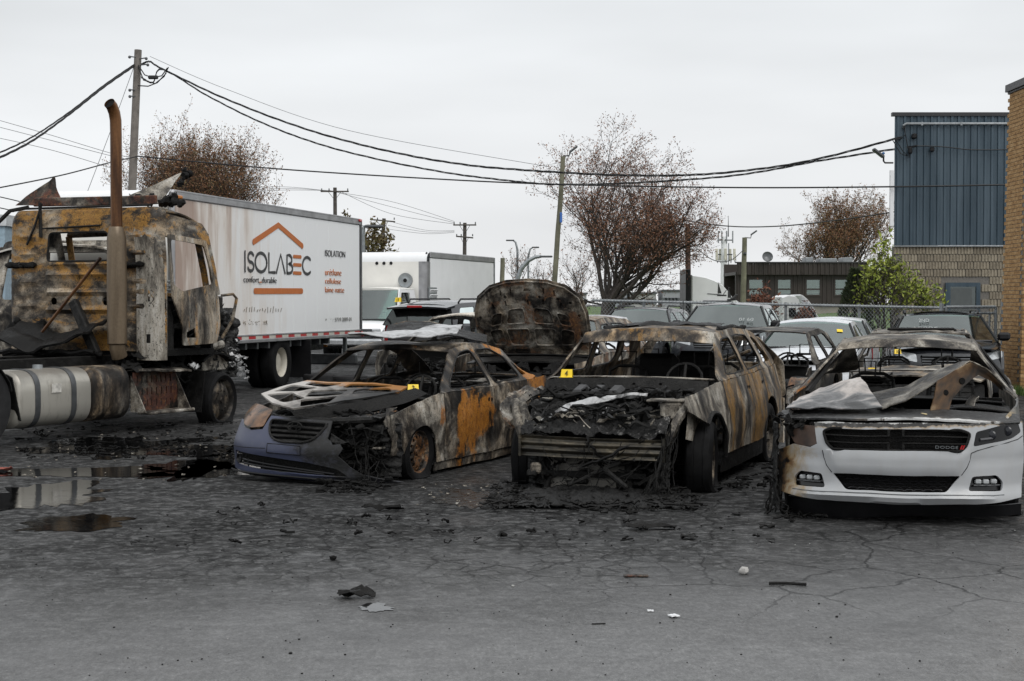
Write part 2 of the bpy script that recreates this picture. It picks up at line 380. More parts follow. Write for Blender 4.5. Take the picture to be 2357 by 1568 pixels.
M['darkpaint'] = plain('charcoal_car_paint', (.04, .044, .05), .22, .2, var=.25, coat=.5)
M['yellow'] = plain('yellow_marker_plastic', (.85, .60, .015), .4, var=.12)
M['ink'] = plain('black_print', (.01, .01, .011), .6)
M['orangeprint'] = plain('orange_print', (.47, .13, .022), .5, var=.1)
M['greyprint'] = plain('dark_grey_print', (.035, .035, .037), .5, var=.15)
M['redlens'] = plain('red_lens', (.42, .012, .015), .15, var=.2)
M['amberlens'] = plain('amber_lens', (.50, .17, .02), .2, var=.2)
M['whitelens'] = plain('clear_lamp_lens', (.55, .57, .58), .12, .3, var=.3, scale=20)
M['redtape'] = plain('red_reflective_tape', (.45, .02, .025), .3, var=.15)
M['whitetape'] = plain('silver_reflective_tape', (.55, .53, .47), .35, var=.15)
M['glass'] = glass('clear_windshield_glass', (.62, .72, .68), .16)
M['glassdark'] = glass('tinted_window_glass', (.16, .18, .18), .08)
M['glassteal'] = glass('teal_tinted_windshield_glass', (.42, .60, .55), .22)
M['seat'] = plain('grey_seat_cloth', (.11, .115, .12), .85)
M['dash'] = plain('dark_dashboard', (.03, .031, .033), .6)
M['wood'] = plain('weathered_pole_wood', (.20, .18, .16), .85, var=.4, scale=3, bump=.01)
M['wooddark'] = plain('creosoted_pole_wood', (.085, .075, .065), .85, var=.4, scale=3, bump=.01)
M['woodgreen'] = plain('mossy_pole_wood', (.17, .165, .115), .85, var=.4, scale=3, bump=.01)
M['cable'] = plain('black_cable', (.01, .01, .011), .6)
M['cablegrey'] = plain('grey_wire', (.16, .165, .17), .5)
M['insul'] = plain('white_insulation_foil', (.55, .55, .55), .5, .2, var=.5, scale=30)

def melt_mat(name, seed, hi=.16, amt=.60):
    t = NT(name); v = t.map((seed, seed*2, 0)); n = t.noise(7, 7, .72, .9, v); f = t.noise(38, 5, .75, .4, v)
    c = t.ramp(t.math('ADD', t.math('MULTIPLY', n, .55), t.math('MULTIPLY', f, .45)), [(.36, (.003, .003, .003)), (.50, (.008, .008, .0078)), (amt-.02, (.020, .0195, .019)), (amt+.05, (hi, hi*.97, hi*.93)), (amt+.12, (hi*2, hi*1.95, hi*1.9))])
    t.bump(t.math('ADD', n, t.math('MULTIPLY', f, .8)), .9, .02); return t.out(c, t.ramp(f, [(.35, .28), (.65, .75)]), 0, .35)
M['melt'] = melt_mat('melted_char_with_ash', 3, .22, .575)
M['melt2'] = melt_mat('melted_black_plastic', 8, .07, .64)

def heat(name, cols, sc, rough, metal):
    t = NT(name); n = t.noise(sc, 6, .6, .4, t.map((3, 1, 0), (3, 3, .25))); f = t.noise(30, 4, .7)
    c = t.ramp(t.math('ADD', t.math('MULTIPLY', n, .85), t.math('MULTIPLY', f, .15)), [(.34, cols[0]), (.48, cols[1]), (.62, cols[2])]); t.bump(f, .12, .004); return t.out(c, rough, metal, .4)
M['stack'] = heat('heat_tinted_exhaust_steel', ((.016, .009, .006), (.065, .028, .012), (.17, .078, .03)), 1.4, .36, .45)
M['muffler'] = heat('tan_exhaust_steel', ((.05, .036, .025), (.12, .088, .056), (.19, .146, .098)), 1.1, .38, .3)
# ------------------------------------------------------------------ ground
def ground_mat():
    t = NT('old_wet_asphalt'); X = t.sep()
    fine = t.noise(120, 4, .75); agg = t.voro(95); gr2 = t.noise(1, 4, .8, 0, t.map((0, 0, 0), (38, 17, 20))); med = t.noise(7, 6, .65); big = t.noise(.35, 5, .55, .6)
    col = t.ramp(t.math('ADD', t.math('ADD', t.math('MULTIPLY', fine, .42), t.math('MULTIPLY', gr2, .40)), t.math('MULTIPLY', med, .24)), [(.34, (.030, .030, .030)), (.475, (.080, .080, .080)), (.56, (.130, .130, .130)), (.66, (.22, .22, .22))])
    chips = t.ramp(t.voro(52, out=0), [(.0, 1), (.16, 1), (.2, 0)]); chipsel = t.ramp(t.noise(40, 2), [(.52, 0), (.6, 1)])
    col = t.mix(t.math('MULTIPLY', t.math('MULTIPLY', chips, chipsel), .6), col, (.36, .355, .34))
    grit = t.ramp(t.voro(38, out=0), [(.0, 1), (.10, 1), (.13, 0)]); col = t.mix(t.math('MULTIPLY', grit, t.ramp(t.noise(11, 3), [(.52, 0), (.6, .85)])), col, (.012, .012, .012))
    # soot and burnt residue washed out from the wrecks
    edge = t.math('ADD', X[1], t.math('ADD', t.math('MULTIPLY', t.noise(.55, 6, .6), 3.4), t.math('MULTIPLY', X[0], -.28)))
    soot = t.ramp(t.math('DIVIDE', edge, 20), [(.44, 0), (.53, .45), (.62, .90), (.72, 1)])
    sp = t.ramp(t.noise(9, 8, .8, .5), [(.36, .35), (.52, 1)])
    soot = t.math('MULTIPLY', soot, sp)
    col = t.mix(t.math('MULTIPLY', soot, .93), col, (.0065, .0065, .0065))
    st = t.ramp(t.noise(.8, 5, .6, .4, t.map((4, 2, 0), (.6, 1.2, 1))), [(.54, 0), (.68, 1)]); col = t.mix(t.math('MULTIPLY', st, .38), col, (.016, .016, .016))
    # alligator cracks
    vv = t.N.new('ShaderNodeVectorMath'); vv.operation = 'ADD'; t.L.new(t.map((0, 0, 0), (1, .8, 0)), vv.inputs[0])
    sc = t.N.new('ShaderNodeVectorMath'); sc.operation = 'SCALE'; sc.inputs['Scale'].default_value = .22; t.L.new(t.noise(2.5, 5, .6, 0, None, True), sc.inputs[0]); t.L.new(sc.outputs[0], vv.inputs[1])
    c1 = t.ramp(t.voro(4.6, 'DISTANCE_TO_EDGE', vv.outputs[0]), [(.0, 1), (.020, .95), (.048, 0)])
    c2 = t.ramp(t.voro(1.15, 'DISTANCE_TO_EDGE', vv.outputs[0]), [(.0, 1), (.006, .95), (.012, 0)])
    fy = t.ramp(t.math('ADD', t.math('DIVIDE', X[1], 20), t.math('MULTIPLY', t.math('SUBTRACT', med, .5), .12)), [(.455, 0), (.50, 1), (.68, 1), (.74, .3)])
    fx = t.ramp(t.math('ADD', t.math('DIVIDE', X[0], 8), .5), [(.10, 0), (.22, 1), (.58, 1), (.72, .3)])
    m1 = t.math('MULTIPLY', t.math('MULTIPLY', fy, fx), t.ramp(t.noise(.8, 4), [(.30, .15), (.46, 1)]))
    fx2 = t.ramp(t.math('ADD', t.math('DIVIDE', X[0], 8), .5), [(.50, 0), (.62, 1)]); fy2 = t.ramp(t.math('DIVIDE', X[1], 20), [(.405, 0), (.46, 1), (.75, 1), (.82, 0)])
    m2 = t.math('MULTIPLY', t.math('MULTIPLY', fx2, fy2), t.ramp(t.noise(1.1, 3), [(.32, .1), (.42, 1)]))
    cr = t.math('MAXIMUM', t.math('MULTIPLY', c1, m1), t.math('MULTIPLY', c2, m2))
    col = t.mix(t.math('MULTIPLY', cr, .92), col, (.006, .006, .006))
    wet = t.ramp(t.math('ADD', t.math('MULTIPLY', big, .8), t.math('MULTIPLY', med, .2)), [(.36, .24), (.52, .44), (.66, .66)])
    h = t.math('SUBTRACT', t.math('ADD', t.math('ADD', t.math('MULTIPLY', fine, .45), t.math('MULTIPLY', agg, .6)), t.math('MULTIPLY', med, .9)), t.math('MULTIPLY', cr, 2.2))
    t.bump(h, .62, .009)
    return t.out(col, t.math('ADD', t.math('ADD', wet, t.math('MULTIPLY', t.math('SUBTRACT', fine, .5), .5)), t.math('MULTIPLY', t.math('MULTIPLY', soot, t.ramp(t.noise(1.6, 6, .7), [(.40, 0), (.55, 1)])), .45), True), 0, t.math('SUBTRACT', .5, t.math('MULTIPLY', soot, .40)))
ROT = random.Random(3)
mb = MB(); mb.add([(-700, -40, 0), (700, -40, 0), (700, 1500, 0), (-700, 1500, 0)], [(0, 1, 2, 3)])
tag(mb.build('asphalt_ground', ground_mat()), 'old wet asphalt lot, cracked and sooty, running under all the vehicles', 'ground', kind='structure')
t = NT('young_grass'); n_ = t.noise(1.2, 6, .7); M['grass'] = t.out(t.ramp(n_, [(.3, (.030, .055, .012)), (.55, (.065, .115, .022)), (.75, (.12, .15, .045))]), .9)
mb = MB(); mb.sheet(lambda u, v: (lerp(.035*lerp(44, 300, v), 70, u), lerp(44, 300, v), .012+min(1, v*5)*1.0+.15*nz3(u*30, v*30, 0)), 40, 40)
tag(mb.build('grass_field', M['grass']), 'green spring grass field beyond the chain link fence', 'grass', kind='structure')
mb = MB(); rg = random.Random(8)
for i in range(1500):
    x = rg.uniform(9.3, 10.6); y = rg.uniform(27.5, 30.3); h = rg.uniform(.06, .16); a = rg.uniform(0, 6.3); w = .012
    mb.add([(x-w*math.cos(a), y-w*math.sin(a), .004), (x+w*math.cos(a), y+w*math.sin(a), .004), (x+rg.uniform(-.05, .05), y+rg.uniform(-.05, .05), h)], [(0, 1, 2)])
tag(mb.build('grass_tuft', M['grass'], smooth=0), 'tuft of short green grass at the foot of the yellow brick wall', 'grass', kind='stuff')

# puddles: irregular thin sheets of dark water
t = NT('dark_puddle_water'); t.bump(t.noise(9, 5), .06, .012); M['water'] = t.out((.004, .004, .0042), t.ramp(t.noise(7, 6, .7), [(.45, .02), (.7, .12)]), 0, .4)
t = NT('silty_black_water'); t.bump(t.noise(16, 6, .7), .35, .02); M['silty'] = t.out(t.ramp(t.noise(9, 7, .75), [(.45, (.004, .004, .004)), (.62, (.012, .012, .012)), (.72, (.09, .088, .085))]), t.ramp(t.noise(11, 6, .7), [(.4, .12), (.6, .45)]), 0, .3)
def blob(cx, cy, rx, ry, seed, amp=.45, n=48):
    out = []
    for i in range(n):
        a = 2*PI*i/n; k = 1+amp*nz3(math.cos(a), math.sin(a), 0, 1.4, seed)+amp*.7*nz3(math.cos(a), math.sin(a), 2, 4.5, seed)+amp*.4*nz3(math.cos(a), math.sin(a), 5, 12, seed)
        out.append((cx+rx*math.cos(a)*k, cy+ry*math.sin(a)*k))
    return out
for i, (x0, x1, y0, y1, lab) in enumerate([(-60, 245, 1112, 1172, 'broad dark puddle at the left edge, mirroring the fuel tank'), (45, 290, 1186, 1224, 'narrow murky puddle left of the alligator cracks'),
        (440, 560, 1030, 1100, 'puddle by the blue bumper corner, mirroring a truck wheel'), (1010, 1165, 1128, 1168, 'puddle between the sedan wheel and the stripped front end'),
        (-60, 420, 1076, 1098, 'long thin puddle below the fuel tank'), (60, 540, 1002, 1050, 'sheet of oily water under the tractor'), (820, 905, 1392, 1408, 'small shallow puddle beside a charred flake'),
        (300, 640, 1062, 1100, 'thin branching puddle in front of the tractor step')]):
    a, b = gnd(x0, y1), gnd(x1, y0); c = gnd((x0+x1)/2, (y0+y1)/2)
    rx = (gnd(x1, (y0+y1)/2).x-gnd(x0, (y0+y1)/2).x)/2; ry = (b.y-a.y)/2
    mb = MB(); mb.panel(blob(c.x, c.y, rx, ry, 20+i, .55), [], lambda u, v: (u, v, .004), .25, 0)
    tag(mb.build('puddle', M['silty'] if i == 3 else M['water'], smooth=0), lab, 'puddle', kind='structure')

# ------------------------------------------------------------------ text
def text_mesh(s, width, height=None, spacing=1.0):
    cu = bpy.data.curves.new('lettering', 'FONT'); cu.body = s; cu.space_character = spacing; cu.extrude = .01; cu.offset = -.018
    o = bpy.data.objects.new('lettering', cu); COL.objects.link(o); dg = bpy.context.evaluated_depsgraph_get(); dg.update()
    me = bpy.data.meshes.new_from_object(o.evaluated_get(dg)); bpy.data.objects.remove(o); bpy.data.curves.remove(cu)
    co = np.empty(len(me.vertices)*3); me.vertices.foreach_get('co', co); co = co.reshape(-1, 3)
    mn, mxx = co.min(0), co.max(0); k = width/(mxx[0]-mn[0]); ky = k if height is None else height/(mxx[1]-mn[1])
    co = (co-mn)*[k, ky, .5]; me.vertices.foreach_set('co', co.ravel()); me.update(); return me
def text(name, s, width, mat, parent, mtx, height=None, spacing=1.0):
    """lettering in the XY plane, lower-left at the origin of mtx"""
    me = text_mesh(s, width, height, spacing); me.materials.clear(); me.materials.append(mat)
    for p in me.polygons: p.material_index = 0
    me.transform(mtx); return meshobj(name, me, parent)
def frame(o, xa, ya):
    """matrix with local X along xa, Y along ya, origin o"""
    xa = Vector(xa).normalized(); ya = Vector(ya).normalized(); za = xa.cross(ya)
    return Matrix(((xa.x, ya.x, za.x, o[0]), (xa.y, ya.y, za.y, o[1]), (xa.z, ya.z, za.z, o[2]), (0, 0, 0, 1)))

# ------------------------------------------------------------------ buildings
def corrugated(x0, x1, z0, z1, pitch, depth, th=.004, top=.34, y=0):
    """trapezoid sheet in the XZ plane, ribs towards -Y"""
    mb = MB(); pr = []; x = x0
    while x < x1-1e-6:
        for f, d in ((0, 0), (.5-top/2-.08, 0), (.5-top/2, depth), (.5+top/2, depth), (.5+top/2+.08, 0)):
            q = x+f*pitch
            if q <= x1: pr.append((q, y-d))
        x += pitch
    pr.append((x1, y)); vs = [(a, b, z0) for a, b in pr]+[(a, b, z1) for a, b in pr]; n = len(pr)
    return mb.shell([Vector(v) for v in vs], [(i, i+1, i+1+n, i+n) for i in range(n-1)], th)
D_BL = 42.0; SB = FPX/D_BL
p0 = at(2058, 565, D_BL)
t = NT('blue_cladding_paint'); M['bluecl'] = t.out(t.mix(t.ramp(t.noise(.9, 5, .6, .3, t.map((0, 0, 0), (3, 2, .3))), [(.38, 0), (.62, 1)]), (.034, .058, .078), (.070, .102, .128)), .42, .15)
t = NT('ribbed_concrete_block'); info = t.N.new('ShaderNodeObjectInfo').outputs['Random']
bc = t.ramp(info, [(0, (.26, .225, .17)), (.5, (.33, .285, .215)), (1, (.39, .345, .265))]); dirt = t.ramp(t.noise(3, 6, .7), [(.35, .55), (.65, 1.05)])
t.bump(t.noise(60, 4, .8), .8, .012); M['block'] = t.out(t.mix(1, bc, dirt, 'MULTIPLY'), .95)
M['mortar'] = plain('grey_mortar', (.17, .16, .145), .95, var=.3, scale=20)
M['darkfascia'] = plain('dark_metal_coping', (.028, .028, .03), .45)
bl = thing('industrial_building', 'blue corrugated building over ribbed concrete blocks, behind the yellow brick corner', 'building', (p0.x, p0.y, 0))
BW, ZJ, ZT = 5.4, p0.z, at(2058, 266, D_BL).z
tl = math.tan(math.radians(1.5))                                        # the whole wall leans a touch
for i in range(6):
    corrugated(i*.9+.0, i*.9+.899, ZJ, ZT, .18, .035).build('cladding_panel', M['bluecl'], bl, smooth=0)
mb = MB(); mb.box((BW/2-.03, .02, ZT+.03), (BW+.1, .16, .10)); mb.build('roof_coping', M['darkfascia'], bl)
mb = MB(); mb.box((BW/2, -.012, ZJ-.02), (BW, .05, .03)); mb.build('drip_edge', M['steel'], bl)
w = MB(); wx0, wx1, wz1, wz0 = (2180-2058)/SB, (2253-2058)/SB, at(0, 655, D_BL).z, .75
w.panel([(0, 0), (BW, 0), (BW, ZJ-.03), (0, ZJ-.03)], [[(wx0, wz0), (wx1, wz0), (wx1, wz1), (wx0, wz1)]], lambda a, b: (a, .05, b), .6, .2)
vs_ = [Vector((x, y, z)) for z in (0, ZT-.05) for x, y in ((.01, .06), (.25, .06), (5.0, 14), (4.7, 14))]; w.add(vs_, [(0, 1, 2, 3), (4, 5, 6, 7), (0, 1, 5, 4), (1, 2, 6, 5), (2, 3, 7, 6), (3, 0, 4, 7)]); w.build('wall', M['mortar'], bl, smooth=0)
bm_ = MB(); bw, bh = .425, .195
prf = []
for k in range(5):
    a = k*bw/5
    prf += [(a+.006, 0), (a+.014, -.022), (a+.055, -.026), (a+.066, 0)]
prf = [(0.004, 0)]+prf+[(bw-.006, 0)]
vs = [Vector((a, b, .005)) for a, b in prf]+[Vector((a, b, bh-.005)) for a, b in prf]; n = len(prf)
bm_.shell(vs, [(i, i+1, i+1+n, i+n) for i in range(n-1)], .03); bme = bm_.mesh('block', M['block'], 0)
row = 0; z = ZJ-.04-bh
while z > .45:
    for k in range(-1, 13):
        xx = k*(bw+.004)+(row % 2)*bw*.5
        if xx < -.01 or xx+bw > BW+.1: continue
        if xx+bw > wx0-.02 and xx < wx1+.02 and z < wz1+.01 and z+bh > wz0: continue
        meshobj('block', bme, bl, (xx, .04, z))
    z -= bh+.006; row += 1
wf = MB(); wf.panel([(wx0-.04, wz0-.04), (wx1+.04, wz0-.04), (wx1+.04, wz1+.05), (wx0-.04, wz1+.05)], [[(wx0+.09, wz0), (wx1-.07, wz0), (wx1-.07, wz1-.06), (wx0+.09, wz1-.06)]], lambda a, b: (a, -.03, b), .5, .06)
wfo = wf.build('window', M['bluecl'], bl, smooth=0)
g = MB(); g.box(((wx0+wx1)/2, .02, (wz0+wz1)/2), (wx1-wx0-.02, .01, wz1-wz0)); g.build('pane', M['glassdark'], wfo)
g = MB(); g.sheet(lambda u, v: (lerp(wx0+.1, wx1-.1, u), .16+.03*math.sin(u*24+v*2)+.1*u*v, lerp(wz0, wz1-.1, v)), 30, 6); g.build('curtain', plain('grey_curtain', (.16, .17, .17), .9), wfo)
cp = MB(); zc = at(0, 286, D_BL).z
cp.tube([(.22, -.02, zc-.10), (.22, -.08, zc-.04), (.28, -.09, zc), (BW, -.09, zc)], .035, 8)
for xx in (.7, 1.75, 3.0, 4.2): cp.box((xx, -.08, zc), (.05, .09, .09))
cp.build('conduit_pipe', M['steel'], bl)
cp = MB(); cp.tube([(.1, -.06, zc-.45), (.25, -.12, zc-.3), (.24, -.1, zc-.05)], .012, 5); cp.tube([(.0, -.1, zc-.42), (.2, -.12, zc-.75), (.38, -.1, zc-.9), (.3, -.1, zc-.5), (.22, -.1, zc-.1)], .012, 5); cp.tube([(-.1, -.1, zc-.4), (.12, -.16, zc-.8), (.3, -.1, zc-.85)], .012, 5)
cp.cbox((.5, -.09, zc-.33), (.14, .12, .14), .03); cp.cbox((.4, -.09, zc-.72), (.1, .1, .16), .03); cp.cbox((.98, -.08, zc-.68), (.12, .08, .12), .02)
cp.build('service_drop_hardware', M['blackpl'], bl)
wp = MB(); wp.box((-.06, .05, (at(0, 392, D_BL).z+at(0, 520, D_BL).z)/2), (.10, .10, at(0, 392, D_BL).z-at(0, 520, D_BL).z)); wp.build('white_trim_panel', M['white'], bl)
fl = thing('floodlight', 'small grey floodlight on a bent arm at the corner of the blue wall', 'light', at(2056, 375, D_BL-.1))
mb = MB(); mb.tube([(0, 0, 0), (-.22, 0, 0), (-.26, 0, .05), (-.26, 0, .16)], .025, 6); mb.build('arm', M['blackpl'], fl)
mb = MB(); mb.cbox((-.40, 0, .26), (.36, .22, .07), .02, ry=math.radians(38)); h_ = mb.build('lamp_head', M['darksteel'], fl)
mb = MB(); mb.cbox((-.27, -.02, .25), (.07, .08, .07), .02); mb.build('photocell', plain('blue_cap', (.03, .12, .3), .4), fl)

# yellow brick corner at the right edge
D_BK = 30.2; SBK = FPX/D_BK; c0 = at(2349, 700, D_BK)
t = NT('yellow_brown_brick'); info = t.N.new('ShaderNodeObjectInfo').outputs['Random']
bc = t.ramp(info, [(0, (.20, .105, .04)), (.25, (.30, .17, .065)), (.6, (.40, .24, .10)), (1, (.48, .31, .15))]); t.bump(t.noise(40, 4, .7), .5, .006)
M['brick'] = t.out(t.mix(1, bc, t.ramp(t.noise(12, 5, .7), [(.3, .7), (.7, 1.1)]), 'MULTIPLY'), .9)
t = NT('yellow_brown_brickwork'); vn = t.noise(1.7, 2)
M['brick2'] = t.out(t.ramp(t.noise(6, 3, .7, 0, t.map((0, 0, 0), (.6, .6, 2.2))), [(.35, (.26, .14, .05)), (.5, (.36, .21, .085)), (.65, (.44, .28, .13))]), .9)
bk = thing('brick_building', 'yellow brown brick building corner at the right edge of the lot', 'building', (c0.x, c0.y, 0))
bk.rotation_euler = (0, math.radians(1.35), 0)
ZBK = at(0, 188, D_BK).z; BH, BLN, JO = .067, .205, .010
core = MB(); core.box((1.506, .606, ZBK/2), (3.0, 1.2, ZBK)); core.build('mortar_core', M['mortar'], bk, smooth=0)
bmesh_ = MB().cbox((BLN/2, .05, BH/2), (BLN, .1, BH), .004).mesh('brick', M['brick'], 0)
bhalf = MB().cbox((BLN/4-.003, .05, BH/2), (BLN/2-.006, .1, BH), .004).mesh('brick', M['brick'], 0)
rest = MB(); z = .02; k = 0; rb_ = random.Random(5)
while z < ZBK-.08:
    off = 0
    if k % 2: meshobj('brick', bhalf, bk, (0, -.008+rb_.uniform(-.002, .002), z)); off = BLN/2+.005
    for i in range(2 if k > 40 else 3): meshobj('brick', bmesh_, bk, (off+i*(BLN+JO), -.008+rb_.uniform(-.002, .002), z))
    for i in range(2 if k > 40 else 3, 13): rest.box((off+i*(BLN+JO)+BLN/2, .045, z+BH/2), (BLN, .1, BH))
    yo = .11 if k % 2 else 0.215
    for i in range(5): rest.box((.046, yo+i*(BLN+JO)+BLN/2, z+BH/2), (.1, BLN, BH))
    z += BH+JO; k += 1
rest.build('brickwork', M['brick2'], bk, smooth=0, kind='stuff')
mb = MB(); mb.box((1.5, .6, ZBK+.03), (3.14, 1.34, .14)); mb.box((1.5, .6, ZBK-.06), (3.06, 1.26, .04)); mb.build('roof_coping', M['darkfascia'], bk, smooth=0)
pl = at(2352, 775, D_BK); pw = MB(); pw.cbox((0, 0, 0), (.12, .02, .38), .005); o = pw.build('wall_plate', plain('cream_plate', (.75, .66, .36), .5)); o.location = (c0.x+.30, c0.y-.03, pl.z); tag(o, 'small cream plate fixed to the yellow brick corner', 'sign')

# brown office building far behind
D_BR = 105.0; SR = FPX/D_BR; q0 = at(1693, 700, D_BR)
t = NT('dark_brown_cladding'); M['brown'] = t.out(t.ramp(t.noise(.7, 4), [(.3, (.022, .016, .013)), (.7, (.036, .027, .022))]), .5)
M['beige'] = plain('beige_block_wall', (.33, .30, .255), .9, var=.2, scale=2)
br = thing('office_building', 'low dark brown corrugated office with four blind-covered windows', 'building', (q0.x, q0.y, 0))
ZR, ZF, ZW = at(0, 604, D_BR).z, at(0, 633, D_BR).z, at(0, 702, D_BR).z; WB_ = (1995-1693)/SR
mb = MB(); mb.box((WB_/2, 3.2, ZW/2), (WB_, 6, ZW)); mb.build('lower_wall', M['beige'], br, smooth=0)
wins = [(1723, 1757), (1789, 1821), (1855, 1888), (1921, 1956)]; wz1_, wz0_ = at(0, 643, D_BR).z, at(0, 680, D_BR).z
hs_ = [[((a-1693)/SR, wz0_), ((b-1693)/SR, wz0_), ((b-1693)/SR, wz1_), ((a-1693)/SR, wz1_)] for a, b in wins]
mb = MB(); mb.panel([(0, ZW), (WB_, ZW), (WB_, ZF), (0, ZF)], hs_, lambda a, b: (a, 0, b), .8, .25); mb.box((WB_/2, 5.8, (ZW+ZR)/2), (WB_, .3, ZR-ZW)); mb.box((WB_/2, 3, ZF+.1), (WB_, 6, .2)); mb.build('wall', M['brown'], br, smooth=0)
ed = [0]+[h[0][0]-.05 for h in hs_]; 
for i in range(8):
    x0 = i*WB_/8; x1 = (i+1)*WB_/8-.005
    corrugated(x0, x1, ZF, ZR, .3, .06, y=-.5).build('fascia_panel', M['brown'], br, smooth=0)
for a, b in zip([0]+[h[1][0] for h in hs_], [h[0][0] for h in hs_]+[WB_]):
    corrugated(a+.04, b-.04, ZW, ZF, .3, .05, y=-.02).build('cladding_panel', M['brown'], br, smooth=0)
mb = MB(); mb.box((WB_/2, -.25, ZR-.02), (WB_+.1, .7, .08)); mb.build('roof_coping', M['darkfascia'], br)
for h in hs_:
    x0, x1 = h[0][0], h[1][0]
    f = MB(); f.panel([(x0-.08, wz0_-.08), (x1+.08, wz0_-.08), (x1+.08, wz1_+.08), (x0-.08, wz1_+.08)], [[(x0+.04, wz0_+.04), (x1-.04, wz0_+.04), (x1-.04, wz0_+.36), (x0+.04, wz0_+.36)], [(x0+.04, wz0_+.46), (x1-.04, wz0_+.46), (x1-.04, wz1_-.04), (x0+.04, wz1_-.04)]], lambda a, b: (a, -.06, b), .6, .08)
    wo = f.build('window', M['brown'], br, smooth=0)
    f = MB(); f.box(((x0+x1)/2, .02, (wz0_+wz1_)/2), (x1-x0, .02, wz1_-wz0_)); f.build('pane', M['glass'], wo)
    f = MB(); f.box(((x0+x1)/2, .12, (wz0_+wz1_)/2+.05), (x1-x0, .02, wz1_-wz0_-.2)); f.build('blind', plain('pale_blind', (.5, .49, .46), .8), wo)
for a, b, h in ((1862, 1880, .35), (1895, 1935, .28), (1948, 1972, .34)):
    o = MB().cbox(((a+b)/2/SR-1693/SR, 2, ZR+h/2+.02), ((b-a)/SR, 1.4, h), .03).build('roof_unit', M['steel'], br)
ds = thing('satellite_dish', 'grey satellite dish on the flat brown roof', 'dish', at(1766, 604, D_BR-1))
mb = MB(); mb.lathe([(0, .0), (.18, .02), (.32, .075), (.36, .10)], Matrix.Translation((0, -.05, .34)) @ Matrix.Rotation(math.radians(-18), 4, 'X') @ Matrix.Rotation(math.radians(180), 4, 'X'), 20); mb.build('reflector', M['darksteel'], ds)
mb = MB(); mb.tube([(0, .05, 0), (0, .03, .3)], .03, 6); mb.tube([(0, -.05, .02), (.2, -.5, .22)], .015, 5); mb.cbox((.2, -.5, .24), (.1, .12, .08), .02); mb.build('mount', M['steel'], ds)
# pale building far left, seen past the burnt cab
lb = thing('warehouse', 'pale warehouse with a light blue band at the far left edge', 'building', (at(12, 690, 70).x-3.5, 70, 0))
zz = at(0, 520, 70).z
mb = MB(); mb.box((-1, 4, zz/2), (9, 8, zz)); mb.build('wall', plain('pale_blue_wall', (.30, .40, .47), .6), lb, smooth=0)
mb = MB(); mb.box((-1, 4, zz+.25), (9.2, 8.2, .5)); mb.build('roof', plain('pale_roof', (.55, .57, .58), .6), lb, smooth=0)
# far horizon buildings and tree belt
rg = random.Random(2)
for i, (px, w, h, col) in enumerate(((1335, 30, 12, (.35, .36, .37)), (1420, 46, 17, (.25, .27, .30)), (1480, 60, 13, (.40, .40, .39)), (1545, 40, 19, (.30, .31, .33)), (1640, 50, 16, (.36, .35, .33)))):
    b = at(px, 690, 260); S = FPX/260; o = thing('far_building', ('low pale shed on the horizon left of the forked tree', 'blue grey block on the horizon behind the forked tree trunk', 'long light block on the horizon right of the forked tree', 'grey hall on the horizon by the white tractor sleeper', 'beige hall on the horizon below the cell tower')[i], 'building', (b.x, b.y, 0))
    zt = at(0, 690-h, 260).z
    MB().box((0, 4, zt/2), (w/S, 8, zt)).build('wall', plain('far_wall_%d' % i, col, .8), o, smooth=0)
    MB().box((0, 4, zt+.15), (w/S+.4, 8.4, .3)).build('roof', M['darksteel'], o, smooth=0)
    f = MB()
    for k in range(max(2, int(w/8))): f.box((-w/S/2+(k+.5)*w/S/max(2, int(w/8)), -.03, zt*.6), (.9, .05, .8))
    f.build('window', M['glassdark'], o, smooth=0)

